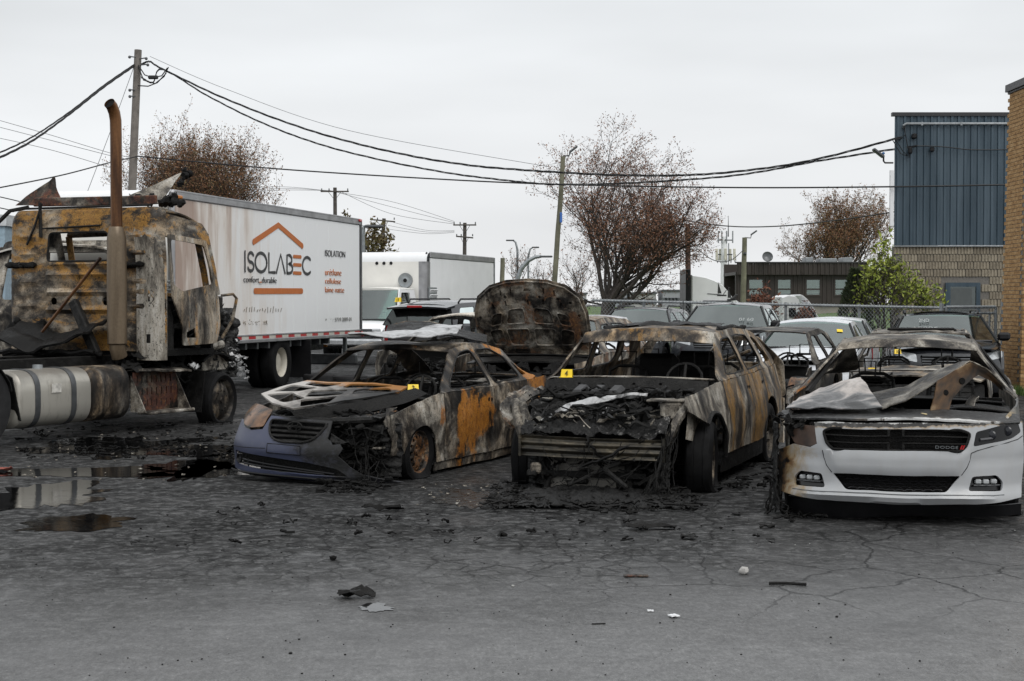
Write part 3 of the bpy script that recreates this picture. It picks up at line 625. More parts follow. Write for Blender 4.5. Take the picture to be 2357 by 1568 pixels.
# ------------------------------------------------------------------ trees
LEAFM = {}
def leafmat(name, cols):
    if name in LEAFM: return LEAFM[name]
    t = NT(name); g = t.N.new('ShaderNodeNewGeometry').outputs['Random Per Island']
    LEAFM[name] = t.out(t.ramp(g, [(i/(len(cols)-1), c) for i, c in enumerate(cols)]), .8); return LEAFM[name]
M['bark'] = plain('dark_bark', (.055, .046, .040), .95, var=.5, scale=12, bump=.02)
M['twig'] = plain('grey_twig', (.065, .055, .048), .95, var=.4)
def tree(name, label, base, h, spread, seed, leaf, nleaf=6, lsize=.11, maxlev=4, stems=1, trunk=.25, group=None, droop=0.0, up=.12, kids=(7, 5, 5, 4), r0=.2, leafprob=1.0, clear=.22):
    rg = random.Random(seed); root = thing(name, label, 'tree', base, 0, group); T, B, LF = MB(), MB(), MB()
    ctr = Vector((0, 0, h*(.5+clear*.5))); rad = Vector((spread, spread, h*(.5-clear*.5)))
    def inside(p): q = p-ctr; return (q.x/rad.x)**2+(q.y/rad.y)**2+(q.z/rad.z)**2
    LEN = (.40, .25, .15, .085) if maxlev > 3 else (.42, .24, .12)
    def limb(p, d, Ln, r, lev):
        pts = [p.copy()]; rr = [r]; ns = 5 if lev < 2 else 3
        for i in range(ns):
            d = (d+Vector((rg.gauss(0, .16), rg.gauss(0, .16), rg.gauss(0, .10)+up-(droop if lev >= maxlev-1 else 0)))).normalized(); p = p+d*(Ln/ns)
            pts.append(p.copy()); rr.append(max(.005, r*(1-.55*(i+1)/ns)))
        (T if lev == 0 else B).tube(pts, rr, 7 if lev == 0 else (5 if lev < 3 else 3), cap=False)
        if lev >= maxlev-1:
            for q in pts[1:]:
                for k in range(nleaf if lev == maxlev else max(1, nleaf//3)):
                    if rg.random() > leafprob: continue
                    c = q+Vector((rg.gauss(0, .09), rg.gauss(0, .09), rg.gauss(0, .09))); s = lsize*rg.uniform(.5, 1.25)
                    a = Vector((rg.gauss(0, 1), rg.gauss(0, 1), rg.gauss(0, 1))).normalized(); b = a.cross(Vector((rg.gauss(0, 1), rg.gauss(0, 1), rg.gauss(0, 1)))).normalized()
                    LF.add([c-a*s, c+b*s*.42, c+a*s, c-b*s*.36], [(0, 1, 2, 3)])
        if lev == maxlev: return
        n = kids[lev]
        for k in range(n):
            t = (.30 if lev else .55)+(.70 if lev else .45)*(k+rg.random())/n; t = min(t, 1); i = min(int(t*ns), ns-1); q = pts[i].lerp(pts[i+1], t*ns-i)
            az = 2*PI*(k/n)*1.618*2+rg.uniform(-.5, .5); ang = rg.uniform(.45, 1.0) if lev else rg.uniform(.35, .95)
            u = d.cross(Vector((.3, .2, 1)) if abs(d.z) < .9 else Vector((1, .1, 0))).normalized(); w_ = d.cross(u)
            nd = (d*math.cos(ang)+(u*math.cos(az)+w_*math.sin(az))*math.sin(ang)).normalized()
            nl = h*LEN[lev]*rg.uniform(.65, 1.2)
            e_ = q+nd*nl
            if inside(e_) > 1.1: nl *= .55
            if inside(q+nd*nl) > 1.35: continue
            limb(q, nd, nl, max(.006, rr[i]*rg.uniform(.45, .66)), lev+1)
    for s_ in range(stems):
        a = 2*PI*s_/max(stems, 1)+.2; d = Vector((math.cos(a)*.04*(stems > 1), math.sin(a)*.04*(stems > 1), 1)).normalized()
        limb(Vector((math.cos(a)*r0*.8*(stems > 1), 0, 0)), d, h*trunk*2.0, r0*(1 if stems == 1 else .78), 0)
    T.build('trunk', M['bark'], root); B.build('limbs', M['twig'] if maxlev < 4 else M['bark'], root, kind='stuff')
    if LF.v: LF.build('foliage', leaf, root, smooth=0, kind='stuff')
    return root
brown = leafmat('withered_brown_leaves', [(.07, .040, .028), (.17, .078, .044), (.24, .11, .058), (.17, .085, .052), (.28, .16, .10)])
brown2 = leafmat('ochre_buds', [(.10, .055, .03), (.20, .092, .045), (.26, .13, .06), (.15, .09, .045), (.17, .14, .06)])
green = leafmat('bright_spring_leaves', [(.17, .22, .02), (.25, .29, .035), (.12, .17, .02), (.32, .34, .055)])
darkg = leafmat('dark_conifer_needles', [(.014, .026, .010), (.03, .045, .015), (.045, .06, .02), (.02, .034, .014)])
redl = leafmat('red_spring_leaves', [(.11, .035, .02), (.16, .06, .03), (.08, .03, .02), (.2, .09, .045)])
def gbase(px, d): v = at(px, 700, d); return (v.x, v.y, 0)
tree('maple_tree', 'bushy reddish brown budding tree behind the lettered box truck', gbase(432, 74), 10.7, 5.2, 11, brown2, 4, .06, 4, 4, .12, kids=(8, 6, 6, 5), r0=.2, up=.22, clear=.02)
tree('forked_tree', 'large forked tree with withered brown leaves in front of the horizon', gbase(1396, 58), 8.8, 3.75, 54, brown, 6, .046, 4, 1, .12, kids=(12, 7, 5, 5), r0=.27, up=.10, droop=.06, clear=.04)
tree('maple_tree', 'orange brown budding tree rising behind the brown office roof', gbase(1945, 124), 11.2, 5.6, 36, brown2, 5, .085, 4, 1, .16, kids=(10, 7, 6, 5), r0=.28, up=.18, clear=.2)
tree('maple_tree', 'sprig of yellow green leaves showing past the rear of the lettered truck', gbase(822, 70), 5.6, 2.0, 41, leafmat('olive_buds', [(.07, .06, .015), (.12, .10, .03), (.08, .045, .02)]), 5, .12, 3, 1, .3, kids=(6, 5, 4, 3), r0=.1)
for i, (px, d, h, lb_) in enumerate(((1195, 130, 6.5, 'thin bare tree left of the arched lamp post'), (1235, 150, 6, 'thin bare tree below the arched lamp post'), (1330, 140, 6.8, 'thin bare tree just right of the leaning wooden pole'), (1350, 150, 5.5, 'small hazy shrubby tree behind the forked tree'))):
    tree('bare_tree', lb_, gbase(px, d), h, 2.2, 50+i, brown, 1, .12, 3, 1, .3, 'bare trees on the horizon', kids=(7, 5, 4, 3), r0=.1, leafprob=.3)
def conifer(name, label, base, h, r, seed):
    rg = random.Random(seed); root = thing(name, label, 'tree', base); T, LF = MB(), MB()
    T.tube([(0, 0, 0), (0, 0, h*.95)], [.09, .01], 6); T.build('trunk', M['bark'], root)
    for i in range(5200):
        z = h*(rg.random()**.8); rr = r*(1-z/h)**.75*(.45+.55*rg.random()**.4)+.04; a = rg.uniform(0, 2*PI); rr *= 1+.22*nz3(math.cos(a), math.sin(a), z, 2.2, seed)
        c = Vector((rr*math.cos(a), rr*math.sin(a), z)); d = Vector((math.cos(a)*.6, math.sin(a)*.6, .8+rg.gauss(0, .3))).normalized(); s = rg.uniform(.06, .14)
        b = d.cross(Vector((rg.gauss(0, 1), rg.gauss(0, 1), rg.gauss(0, 1)))).normalized()
        LF.add([c, c+d*s*.5+b*s*.13, c+d*s, c+d*s*.5-b*s*.13], [(0, 1, 2, 3)])
    LF.build('foliage', darkg, root, smooth=0, kind='stuff')
conifer('cedar_shrub', 'dark green conifer behind the fence beside the bright maple sapling', gbase(1968, 38.5), 2.5, .62, 3)
tree('maple_sapling', 'bright green maple sapling in leaf against the concrete block wall', gbase(2040, 37.5), 2.75, .85, 61, green, 2, .055, 3, 7, .32, kids=(6, 4, 4, 4), r0=.03, up=.2, clear=.02, leafprob=.6)
tree('maple_sapling', 'tall slender yellow green shoot at the corner of the block wall', gbase(2026, 38.2), 3.3, .42, 67, green, 5, .075, 3, 1, .45, kids=(9, 5, 3, 3), r0=.025, up=.3, clear=.1)
tree('maple_sapling', 'sparse green sapling under the block wall, nearest the window', gbase(2125, 38), 2.25, .5, 71, green, 4, .07, 3, 2, .4, kids=(6, 4, 3, 3), r0=.025, up=.2, clear=.1, leafprob=.6)
for i, (px, h, sp_, lb_) in enumerate(((1762, 2.05, .42, 'red leaved shrub growing through the fence, left one'), (1860, 1.75, .2, 'thin red leaved stem by the fence post'), (1930, 1.15, .5, 'low red leaved shrub below the conifer'))):
    tree('red_shrub', lb_, gbase(px, 37.6), h, sp_, 80+i, redl, 5, .065, 3, 2, .35, 'red shrubs along the fence', kids=(5, 4, 3, 3), r0=.02, up=.2, clear=.1, leafprob=.8)

# ------------------------------------------------------------------ fence
RAIL = [(1362, 691.5, 37.5), (1930, 704, 36.5), (2178, 709, 36.0)]
RP = [at(*p) for p in RAIL]
fe = thing('chain_link_fence', 'long galvanised chain link fence closing the back of the lot', 'fence', (0, 0, 0))
MB().tube(RP, .030, 8).build('top_rail', M['steel'], fe)
def fpt(s, z):
    tot = (RP[-1]-RP[0]).length; q = s; 
    for a, b in zip(RP, RP[1:]):
        l = (b-a).length
        if q <= l or b is RP[-1]: t = q/l; p = a.lerp(b, t); return Vector((p.x, p.y, z if z >= 0 else p.z+z+0))
        q -= l
flen = sum((b-a).length for a, b in zip(RP, RP[1:]))
for px, dd in ((1487, 0), (1652, 0), (1818, 0), (1985, 0)):
    t_ = (px-1362)/(2178-1362); p = fpt(t_*flen, 0); zt = lerp(RP[0].z, RP[-1].z, t_)
    po = MB().tube([(p.x, p.y+.06, 0), (p.x, p.y+.06, zt+.05)], .035, 8).build('post', M['steel'], fe)
mbf = MB(); cell = .082; n = int(flen/cell)+22
for fam in (1, -1):
    for i in range(-22, n+22):
        s0 = i*cell; pts = []
        zt = 1.66
        a0, a1 = s0, s0+fam*zt/1.15
        t0, t1 = 0.0, 1.0
        # clip to the fence length
        for (lo, hi) in ((0, flen),):
            d_ = a1-a0; ts = sorted(((lo-a0)/d_, (hi-a0)/d_)); t0, t1 = max(t0, ts[0]), min(t1, ts[1])
        if t1-t0 < .02: continue
        for k in range(3):
            t_ = lerp(t0, t1, k/2); s_ = a0+(a1-a0)*t_; p = fpt(s_, 0); ztop = lerp(RP[0].z, RP[-1].z, s_/flen)+.045; pts.append((p.x, p.y-.004*fam-.035, .03+t_*(ztop-.03)))
        mbf.tube(pts, .0034, 3, cap=False)
mbf.build('chain_link_mesh', M['steel'], fe, kind='stuff')
ga = thing('fence_gate', 'chain link gate in a heavy galvanised frame between sapling and brick corner', 'gate', (0, 0, 0))
dg_ = 33.0; gx = [at(p, 709, dg_) for p in (2178, 2292)]; zt = at(0, 707, dg_).z; zb_ = .12
for nm, pts, r in (('top_rail', [(gx[0].x, dg_, zt), (gx[1].x, dg_, zt)], .032), ('middle_rail', [(gx[0].x, dg_, zt-.13), (gx[1].x, dg_, zt-.13)], .026), ('bottom_rail', [(gx[0].x, dg_, zb_), (gx[1].x, dg_, zb_)], .03),
                   ('upright', [(gx[0].x, dg_, zb_), (gx[0].x, dg_, zt)], .032), ('upright', [(gx[1].x, dg_, zb_), (gx[1].x, dg_, zt)], .032), ('gate_post', [(gx[1].x+.16, dg_, 0), (gx[1].x+.16, dg_, zt+.12)], .055), ('gate_post', [(gx[0].x-.1, dg_, 0), (gx[0].x-.1, dg_, zt+.08)], .045),
                   ('brace', [(gx[1].x-.12, dg_+.03, zb_), (gx[1].x-.12, dg_+.03, zt-.12)], .022)):
    MB().tube(pts, r, 8).build(nm, M['steel'], ga)
mb = MB(); wl = gx[1].x-gx[0].x
for fam in (1, -1):
    for i in range(-26, 40):
        a0 = i*.082; a1 = a0+fam*zt/1.15; d_ = a1-a0; ts = sorted(((0-a0)/d_, (wl-a0)/d_)); t0, t1 = max(0, ts[0]), min(1, ts[1])
        if t1-t0 < .03: continue
        mb.tube([(gx[0].x+a0+d_*t_, dg_-.003*fam-.03, zb_+t_*(zt-zb_)) for t_ in (t0, t1)], .0034, 3, cap=False)
mb.build('chain_link_mesh', M['steel'], ga, kind='stuff')
sf = thing('chain_link_fence', 'short length of chain link between the gate post and the brick corner', 'fence', (0, 0, 0))
e0, e1 = Vector((gx[1].x+.16, dg_, zt)), Vector((c0.x+.4, c0.y+.9, zt-.1)); mb = MB(); wl = (e1-e0).length
for fam in (1, -1):
    for i in range(-26, 36):
        a0 = i*.082; a1 = a0+fam*zt/1.15; d_ = a1-a0; ts = sorted(((0-a0)/d_, (wl-a0)/d_)); t0, t1 = max(0, ts[0]), min(1, ts[1])
        if t1-t0 < .03: continue
        mb.tube([(*(e0.xy.lerp(e1.xy, (a0+d_*t_)/wl)), .05+t_*(zt-.05)) for t_ in (t0, t1)], .0034, 3, cap=False)
MB().tube([e0, e1], .028, 8).build('top_rail', M['steel'], sf); mb.build('chain_link_mesh', M['steel'], sf, kind='stuff')

# ------------------------------------------------------------------ poles, lamps, tower, wires
def pole(name, label, top, bottom_px, d, r, mat, group=None, arms=(), extras=None):
    """top = (px, py), bottom_px = px where it meets the ground line"""
    a = at(top[0], top[1], d); b = at(bottom_px, 700, d); b = Vector((b.x, b.y, 0)); o = thing(name, label, 'pole', b, 0, group); v = a-b
    n = 8; MB().tube([v*(i/n)+Vector((.02*nz3(i, 0, 0, .9, r*10), 0, 0))*(0 < i < n) for i in range(n+1)], [lerp(r*1.3, r, i/n) for i in range(n+1)], 10).build('shaft', mat, o)
    for (dz, w, dx, tilt) in arms:
        p = v*((v.z-dz)/v.z); m = MB(); m.cbox((p.x+dx, p.y-r-.05, p.z), (w, .1, .12), .015, ry=tilt); ar = m.build('crossarm', M['wooddark'], o)
        m = MB()
        for s_ in (-1, 1): m.tube([(p.x+dx+s_*w*.22, p.y-r-.08, p.z-.05), (p.x, p.y-r, p.z-.75)], .02, 4)
        m.build('brace', M['darksteel'], o)
        m = MB()
        for q in (-.46, -.2, .46): m.lathe([(0, 0), (.05, 0), (.06, .06), (.03, .08), (.06, .12), (.035, .2), (0, .2)], Matrix.Translation((p.x+dx+q*w, p.y-r-.05, p.z+.07)) @ Matrix.Rotation(PI/2, 4, 'X'), 8)
        m.build('insulator', M['darksteel'], ar)
    return o, v
P1, v1 = pole('utility_pole', 'weathered grey wooden pole behind the burnt tractor, cables fanning from its top', (318, 115), 288, 50, .115, M['wood'])
m = MB()
for dx, dz, s_ in ((-.1, .25, 1), (.12, .3, 1), (.14, .5, 1), (-.1, 1.3, 1), (-.1, 1.5, 1)):
    m.tube([v1+Vector((dx*.6, -.1, -dz)), v1+Vector((dx*2.2, -.14, -dz+.02))], .02, 5); m.lump(v1+Vector((dx*2.4, -.14, -dz)), .05, 3, .1)
m.build('pole_hardware', M['darksteel'], P1)
m = MB()
for pts in (((.05, -.15, -.9), (.35, -.2, -1.5), (.7, -.2, -1.65), (1.1, -.2, -1.55), (1.35, -.2, -1.1)), ((.05, -.15, -1.0), (.3, -.2, -1.8), (.8, -.2, -2.0), (1.2, -.2, -1.6), (1.4, -.2, -1.05)), ((.03, -.15, -2.1), (.5, -.2, -2.15), (.9, -.2, -1.95), (1.3, -.2, -1.4))): m.tube([v1+Vector((p[0]*.72, p[1], p[2]*.55)) for p in pts], .02, 5)
m.cbox(v1+Vector((.52, -.2, -.90)), (.32, .1, .12), .03); m.build('slack_cable', M['cable'], P1)
P2, v2 = pole('utility_pole', 'leaning mossy wooden pole with a floodlight, left of the forked tree', (1296, 360), 1264, 46, .070, M['woodgreen'])
m = MB(); m.tube([v2, v2+Vector((.18, -.05, .02)), v2+Vector((.2, -.05, .12))], .022, 6); m.cbox(v2+Vector((.30, -.06, .2)), (.30, .16, .06), .02, ry=math.radians(-38)); m.build('floodlight', M['darksteel'], P2)
MB().cbox(v2*.70+Vector((.06, -.12, 0)), (.07, .03, .30), .008).build('blue_tag', plain('blue_tag', (.05, .16, .5), .4), P2)
P3, v3 = pole('utility_pole', 'dark brown pole with a small floodlight behind the right of the forked tree', (1583, 518), 1585, 62, .10, plain('brown_pole_wood', (.085, .05, .038), .9, var=.4))
m = MB(); m.box(v3+Vector((-.35, 0, .02)), (1.1, .08, .05)); m.tube([v3+Vector((.1, 0, -.15)), v3+Vector((.3, 0, -.05)), v3+Vector((.32, 0, .12))], .02, 5); m.cbox(v3+Vector((.45, 0, .2)), (.3, .14, .06), .02, ry=math.radians(-30)); m.build('floodlight', M['darksteel'], P3)
P4, v4 = pole('utility_pole', 'wooden pole with a floodlight in front of the brown office', (1714, 547), 1709, 72, .11, M['woodgreen'])
m = MB(); m.tube([v4+Vector((0, 0, .0)), v4+Vector((.28, 0, -.02)), v4+Vector((.3, 0, .12))], .025, 5); m.cbox(v4+Vector((.42, 0, .22)), (.34, .16, .07), .02, ry=math.radians(-35)); m.lump(v4+Vector((0, -.12, -.75)), .08, 1, .1); m.build('floodlight', M['darksteel'], P4)
pole('utility_pole', 'short plain wooden stub pole just right of the plain white box', (1157, 594), 1153, 75, .11, M['woodgreen'])
far = []
for top, bot, arms, lab in (((771, 432), 773, [(.35, 2.45, 0, 0)], 'far utility pole with one crossarm above the lettered truck'), ((884, 503), 869, [(.2, 2.2, -.1, .09), (1.7, 1.9, .1, .1)], 'far leaning utility pole with two tilted crossarms'), ((1070, 513), 1068, [(.2, 2.0, 0, 0), (1.25, 1.5, 0, .09)], 'far upright utility pole with two crossarms over the plain white box')):
    o, v = pole('utility_pole', lab, top, bot, 136, .16, M['wooddark'], None, arms); far.append((o.location+v, arms))
def lamp(label, pts, d, r, head):
    P = [at(px, py, d) for px, py in pts]; b = Vector((P[0].x, P[0].y, 0)); o = thing('street_lamp', label, 'street lamp', b)
    MB().tube([(0, 0, 0)]+[p-b for p in P], [r*1.5]+[lerp(r*1.3, r*.7, i/len(P)) for i in range(len(P))], 8).build('mast', M['steel'], o)
    h = P[-1]-b; MB().cbox(h+Vector((head*.35, 0, -.02)), (abs(head)*1.0, .25, .12), .04).build('lamp_head', M['darksteel'], o)
lamp('thin street lamp hooked to the left, above the white box end', [(1191, 690), (1191, 575), (1187, 558), (1181, 553)], 130, .08, -.7)
lamp('thin street lamp hooked to the right, nearest the arched one', [(1216, 690), (1216, 592), (1220, 574), (1227, 569)], 130, .07, .6)
lamp('arched street lamp curving to the right over the raised hood', [(1189, 690), (1192, 640), (1200, 618), (1215, 601), (1232, 592), (1246, 590)], 95, .12, .8)
lamp('street lamp showing past the rear of the lettered truck', [(836, 600), (836, 540), (838, 521), (846, 520)], 60, .06, .7)
tw = thing('cell_tower', 'white monopole cell tower with panel antennas above the white tractors', 'tower', gbase(1668, 115))
S_ = FPX/115; zt = at(0, 540, 115).z; zz = lambda py: at(0, py, 115).z
MB().tube([(-.05, 0, 0), (-.05, 0, zz(545))], [.30, .22], 12).build('mast', M['white'], tw)
MB().tube([(.28, 0, 0), (.28, 0, zz(560))], .04, 5).build('ladder', M['steel'], tw)
m = MB()
for z_ in (zz(553), zz(586)): m.box((.0, 0, z_), (1.1, .08, .08)); m.box((0, 0, z_), (.08, 1.1, .08))
m.build('platform_arm', M['darksteel'], tw)
for x_, y_ in ((-.62, -.2), (-.02, -.5), (.68, -.15), (-.3, .4), (.45, .4)):
    m = MB(); m.cbox((x_, y_, zz(586)), (.18, .12, (zz(573)-zz(600))), .03); a_ = m.build('panel_antenna', plain('cream_antenna', (.62, .60, .50), .5), tw)
    m = MB(); m.tube([(x_, y_, zz(600)), (x_+.06, y_, zz(606)), (x_+.12, y_+.05, zz(600)), (x_+.1, y_+.08, zz(585))], .025, 4); m.build('antenna_cable', M['cable'], a_)
for x_ in (-.5, -.25, .1, .55):
    MB().tube([(x_, -.2, zz(560)), (x_, -.2, zz(532))], .05, 5).build('panel_antenna', M['steel'], tw)
MB().tube([(.25, 0, zz(545)), (.25, 0, zz(497))], [.05, .015], 5).build('whip_antenna', M['darksteel'], tw)

def cable(label, pts, r, mat, twist=0, name='overhead_cable', group=None):
    """pts: (px, py, depth) knots, smoothed"""
    P = [at(*p) for p in pts]; out = []; n = 10; m = len(P)
    for i in range(m-1):
        a, b, c, d_ = P[max(i-1, 0)], P[i], P[i+1], P[min(i+2, m-1)]
        for k in range(n):
            t = k/n; out.append(.5*((2*b)+(c-a)*t+(2*a-5*b+4*c-d_)*t*t+(3*b-a-3*c+d_)*t**3))
    out.append(P[-1]); mb = MB()
    if twist:
        for ph in (0, 2.1, 4.2): mb.tube([p+Vector((0, math.cos(i*.9+ph), math.sin(i*.9+ph)))*r*1.1 for i, p in enumerate(out)], r*.75, 4)
    else: mb.tube(out, r, 5)
    return tag(mb.build(name, mat), label, 'cable', group)
cable('upper twisted black cable from the pole top to the blue wall', [(322, 150, 50), (345, 142, 50), (372, 158, 50), (520, 228, 49), (700, 296, 48), (880, 345, 47), (1060, 378, 46), (1240, 394, 45), (1450, 404, 44), (1640, 400, 43.4), (1850, 373, 42.8), (2075, 316, 41.9)], .020, M['cable'], 1)
cable('lower twisted black cable swinging from the pole past the leaning pole to the blue wall', [(325, 178, 50), (352, 190, 50), (375, 160, 50), (480, 222, 49.5), (620, 290, 48.5), (780, 345, 48), (1000, 393, 47), (1180, 417, 46), (1297, 425, 45.6), (1480, 420, 45), (1700, 403, 44), (1900, 368, 43), (2110, 336, 41.9)], .018, M['cable'], 1)
cable('straight black cable running across behind the trees to the brick corner', [(318, 360, 50), (640, 389, 48), (1000, 412, 47), (1297, 425, 45.5), (1700, 432, 43.5), (2060, 430, 41.9), (2345, 425, 41.5)], .022, M['cable'])
cable('black cable stapled along the blue cladding', [(2110, 336, 41.88), (2170, 338, 41.88), (2240, 345, 41.88), (2350, 344, 41.88)], .014, M['cable'])
cable('twisted black cable leaving the pole top to the left', [(312, 150, 50), (240, 200, 48), (160, 263, 46), (70, 327, 44), (-20, 372, 42)], .022, M['cable'], 1)
cable('second twisted cable just above it leaving the pole to the left', [(313, 146, 50), (240, 196, 48.3), (160, 258, 46.5), (70, 318, 45), (-20, 360, 43)], .016, M['cable'], 1)
cable('single black cable from mid pole to the lower left edge', [(318, 360, 50), (255, 374, 48), (140, 404, 45), (-20, 436, 42)], .020, M['cable'])
for i, (a, b, c) in enumerate(((276, 318, 354), (292, 330, 360), (318, 352, 388))):
    cable('thin grey wire sagging left of the exhaust stack, %s' % ('topmost of three', 'middle of three', 'lowest of three')[i], [(-20, a-4, 60), (120, b-6, 60), (260, c, 60), (310, c+8+i*4, 60)], .011, M['cablegrey'], name='overhead_wire', group='thin wires left of the stack')
cable('thin guy wire slanting down left of the pole', [(308, 155, 49.9), (255, 300, 49), (198, 450, 48)], .010, M['cablegrey'], name='guy_wire')
cable('thin pale wire high above the twisted cables', [(345, 130, 50), (520, 205, 50), (800, 300, 50), (1262, 384, 46)], .008, M['cablegrey'], name='overhead_wire')
cable('black cable sagging between the brown pole and the block wall', [(1440, 470, 62), (1583, 508, 60), (1680, 521, 55), (1790, 521, 50), (1920, 508, 46), (2058, 488, 42)], .020, M['cable'])
for i, (a, b, c) in enumerate(((434, 470, 510), (444, 480, 513), (452, 494, 516))):
    cable('thin far wire between the crossarm poles, %s' % ('upper one', 'middle one', 'lower one')[i], [(742+i*20, 438+i, 136), (900, b-6+i*2, 136), (1046, c, 136)], .018, M['cablegrey'], name='overhead_wire', group='far wires')
    cable('thin far wire left of the single crossarm pole, %s' % ('upper one', 'middle one', 'lower one')[i], [(742+i*20, 438+i, 136), (640, 430+i*4, 136), (480, 438+i*6, 136)], .018, M['cablegrey'], name='overhead_wire', group='far wires')
    cable('thin far wire between the two-armed poles, %s' % ('upper one', 'middle one', 'lower one')[i], [(905-i*12, 512+i*7, 136), (980, 530+i*4, 136), (1046, 531+i*2, 136)], .016, M['cablegrey'], name='overhead_wire', group='far wires')
cable('short black cable at the left edge above the cab, upper one', [(-20, 449, 40), (20, 458, 40), (45, 464, 40)], .014, M['cable'])
cable('short black cable at the left edge above the cab, lower one', [(-20, 475, 40), (15, 482, 40), (32, 488, 40)], .014, M['cable'])
cable('black cable slung from the office pole to the brown pole', [(1590, 560, 62), (1640, 598, 65), (1680, 600, 68), (1712, 575, 72)], .018, M['cable'])
# ------------------------------------------------------------------ vehicle kit (local frame: X forward, Y the car's left, Z up; b = metres behind the front axle)
class Spec(dict):
    __getattr__ = dict.__getitem__
def suv_spec(dz=0, sw=1, hw=.97, rw=.66, WB=2.86, kz=1.0, roofz=1.56, back=.86):
    z = lambda v: v*kz-dz
    r = roofz
    return Spec(kind='suv', hw=hw*sw, rw=rw*sw, WB=WB, Lf=.92, Le=WB+1.12, z0=z(.43), zk=z(.26), crown=.05,
        plan=[(-.92, .80), (-.6, .92), (-.1, .985), (.5, 1), (2.9, 1), (WB+.7, .97), (WB+1.12, .90)],
        belt=[(-.9, z(.98)), (-.5, z(1.02)), (.6, z(1.10)), (1.9, z(1.115)), (2.9, z(1.14)), (4.1, z(1.17))],
        hood=[(-.9, z(.98)), (-.5, z(1.02)), (.6, z(1.10))], bA=.62, bh=1.28, brr=WB+back, bD=WB+1.05, zD=z(1.17),
        roof=[(1.2, z(r-.045)), (1.28, z(r-.02)), (1.6, z(r+.01)), (2.2, z(r+.02)), (WB+back-.5, z(r)), (WB+back, z(r-.06))],
        win=[rnd([(.93, z(1.145)), (1.38, z(r-.075)), (1.74, z(r-.055)), (1.83, z(1.15))], .07), rnd([(1.97, z(1.155)), (1.90, z(r-.05)), (2.62, z(r-.055)), (2.86, z(r-.3)), (2.80, z(1.185))], .08),
             rnd([(2.98, z(1.20)), (3.04, z(r-.26)), (2.84, z(r-.065)), (WB+back-.30, z(r-.09)), (min(3.72, WB+back+.1), z(1.21))], .07)],
        d=(.62, 1.86, 2.66), ra=.44, zw=z(.40), Rt=.37, Rr=.245, wt=.245)
def sedan_spec(dz=0, sw=1, hw=.875, rw=.58, WB=2.65, kz=1.0, Lf=.88, roofz=1.40):
    z = lambda v: v*kz-dz; r = roofz; k = (WB-2.65)
    return Spec(kind='sedan', hw=hw*sw, rw=rw*sw, WB=WB, Lf=Lf, Le=WB+.98, z0=z(.28), zk=z(.19), crown=.05,
        plan=[(-.9, .76), (-.6, .90), (-.1, .985), (.5, 1), (2.6, 1), (WB+.6, .95), (WB+.98, .84)],
        belt=[(-.85, z(.72)), (-.3, z(.84)), (.45, z(.955)), (1.7, z(.965)), (2.6+k, z(1.0)), (WB+.9, z(1.0))],
        hood=[(-.85, z(.72)), (-.3, z(.84)), (.45, z(.955))], bA=.45, bh=1.18, brr=2.55+k, bD=WB+.52, zD=z(1.01),
        roof=[(1.1, z(r-.06)), (1.18, z(r-.03)), (1.55, z(r+.01)), (2.0, z(r+.012)), (2.4+k, z(r-.03)), (2.6+k, z(r-.075)), (WB+.3, z(r-.25)), (WB+.52, z(1.02))],
        win=[rnd([(.68, z(.985)), (.92, z(1.13)), (1.30, z(r-.075)), (1.62, z(r-.042)), (1.70, z(.985))], .07), rnd([(1.80, z(.99)), (1.72, z(r-.042)), (2.12, z(r-.048)), (2.42+k, z(r-.13)), (2.52+k, z(1.03))], .06),
             rnd([(2.60+k, z(1.05)), (2.52+k, z(r-.19)), (2.66+k, z(r-.26)), (2.86+k, z(1.06))], .03)],
        d=(.50, 1.72, 2.42+k), ra=.37, zw=z(.32), Rt=.315, Rr=.21, wt=.205)
def halfw(S, b, z):
    hb = S.hw*sinterp(S.plan, b); zb = sinterp(S.belt, b)
    if z <= zb:
        s = max(0, min(1, (z-S.zk)/(zb-S.zk))); return hb*(.945+.055*math.sin(PI*(.12+.66*s)))*(1-(1-S.get('tb', 1))*max(0, (s-.40)/.60)**1.3)+.010*math.exp(-((s-.68)/.05)**2)-.012*math.exp(-((s-.28)/.12)**2)
    zr = sinterp(S.roof, b) if b > S.bh else lerp(zb, sinterp(S.roof, S.bh), max(.02, (b-S.bA)/(S.bh-S.bA)))
    zr = max(zr, zb+.05); t = max(0, min(1.15, (z-zb)/(zr-zb)));
    yt = S.rw if S.bh <= b else lerp(hb*.93*S.get('tb', 1), S.rw, max(0, (b-S.bA)/(S.bh-S.bA)))
    return lerp(hb*.965*S.get('tb', 1), yt*(1-.1*max(0, b-S.brr)), t**1.08)
def loc(b, y, z): return Vector((-b, y, z))
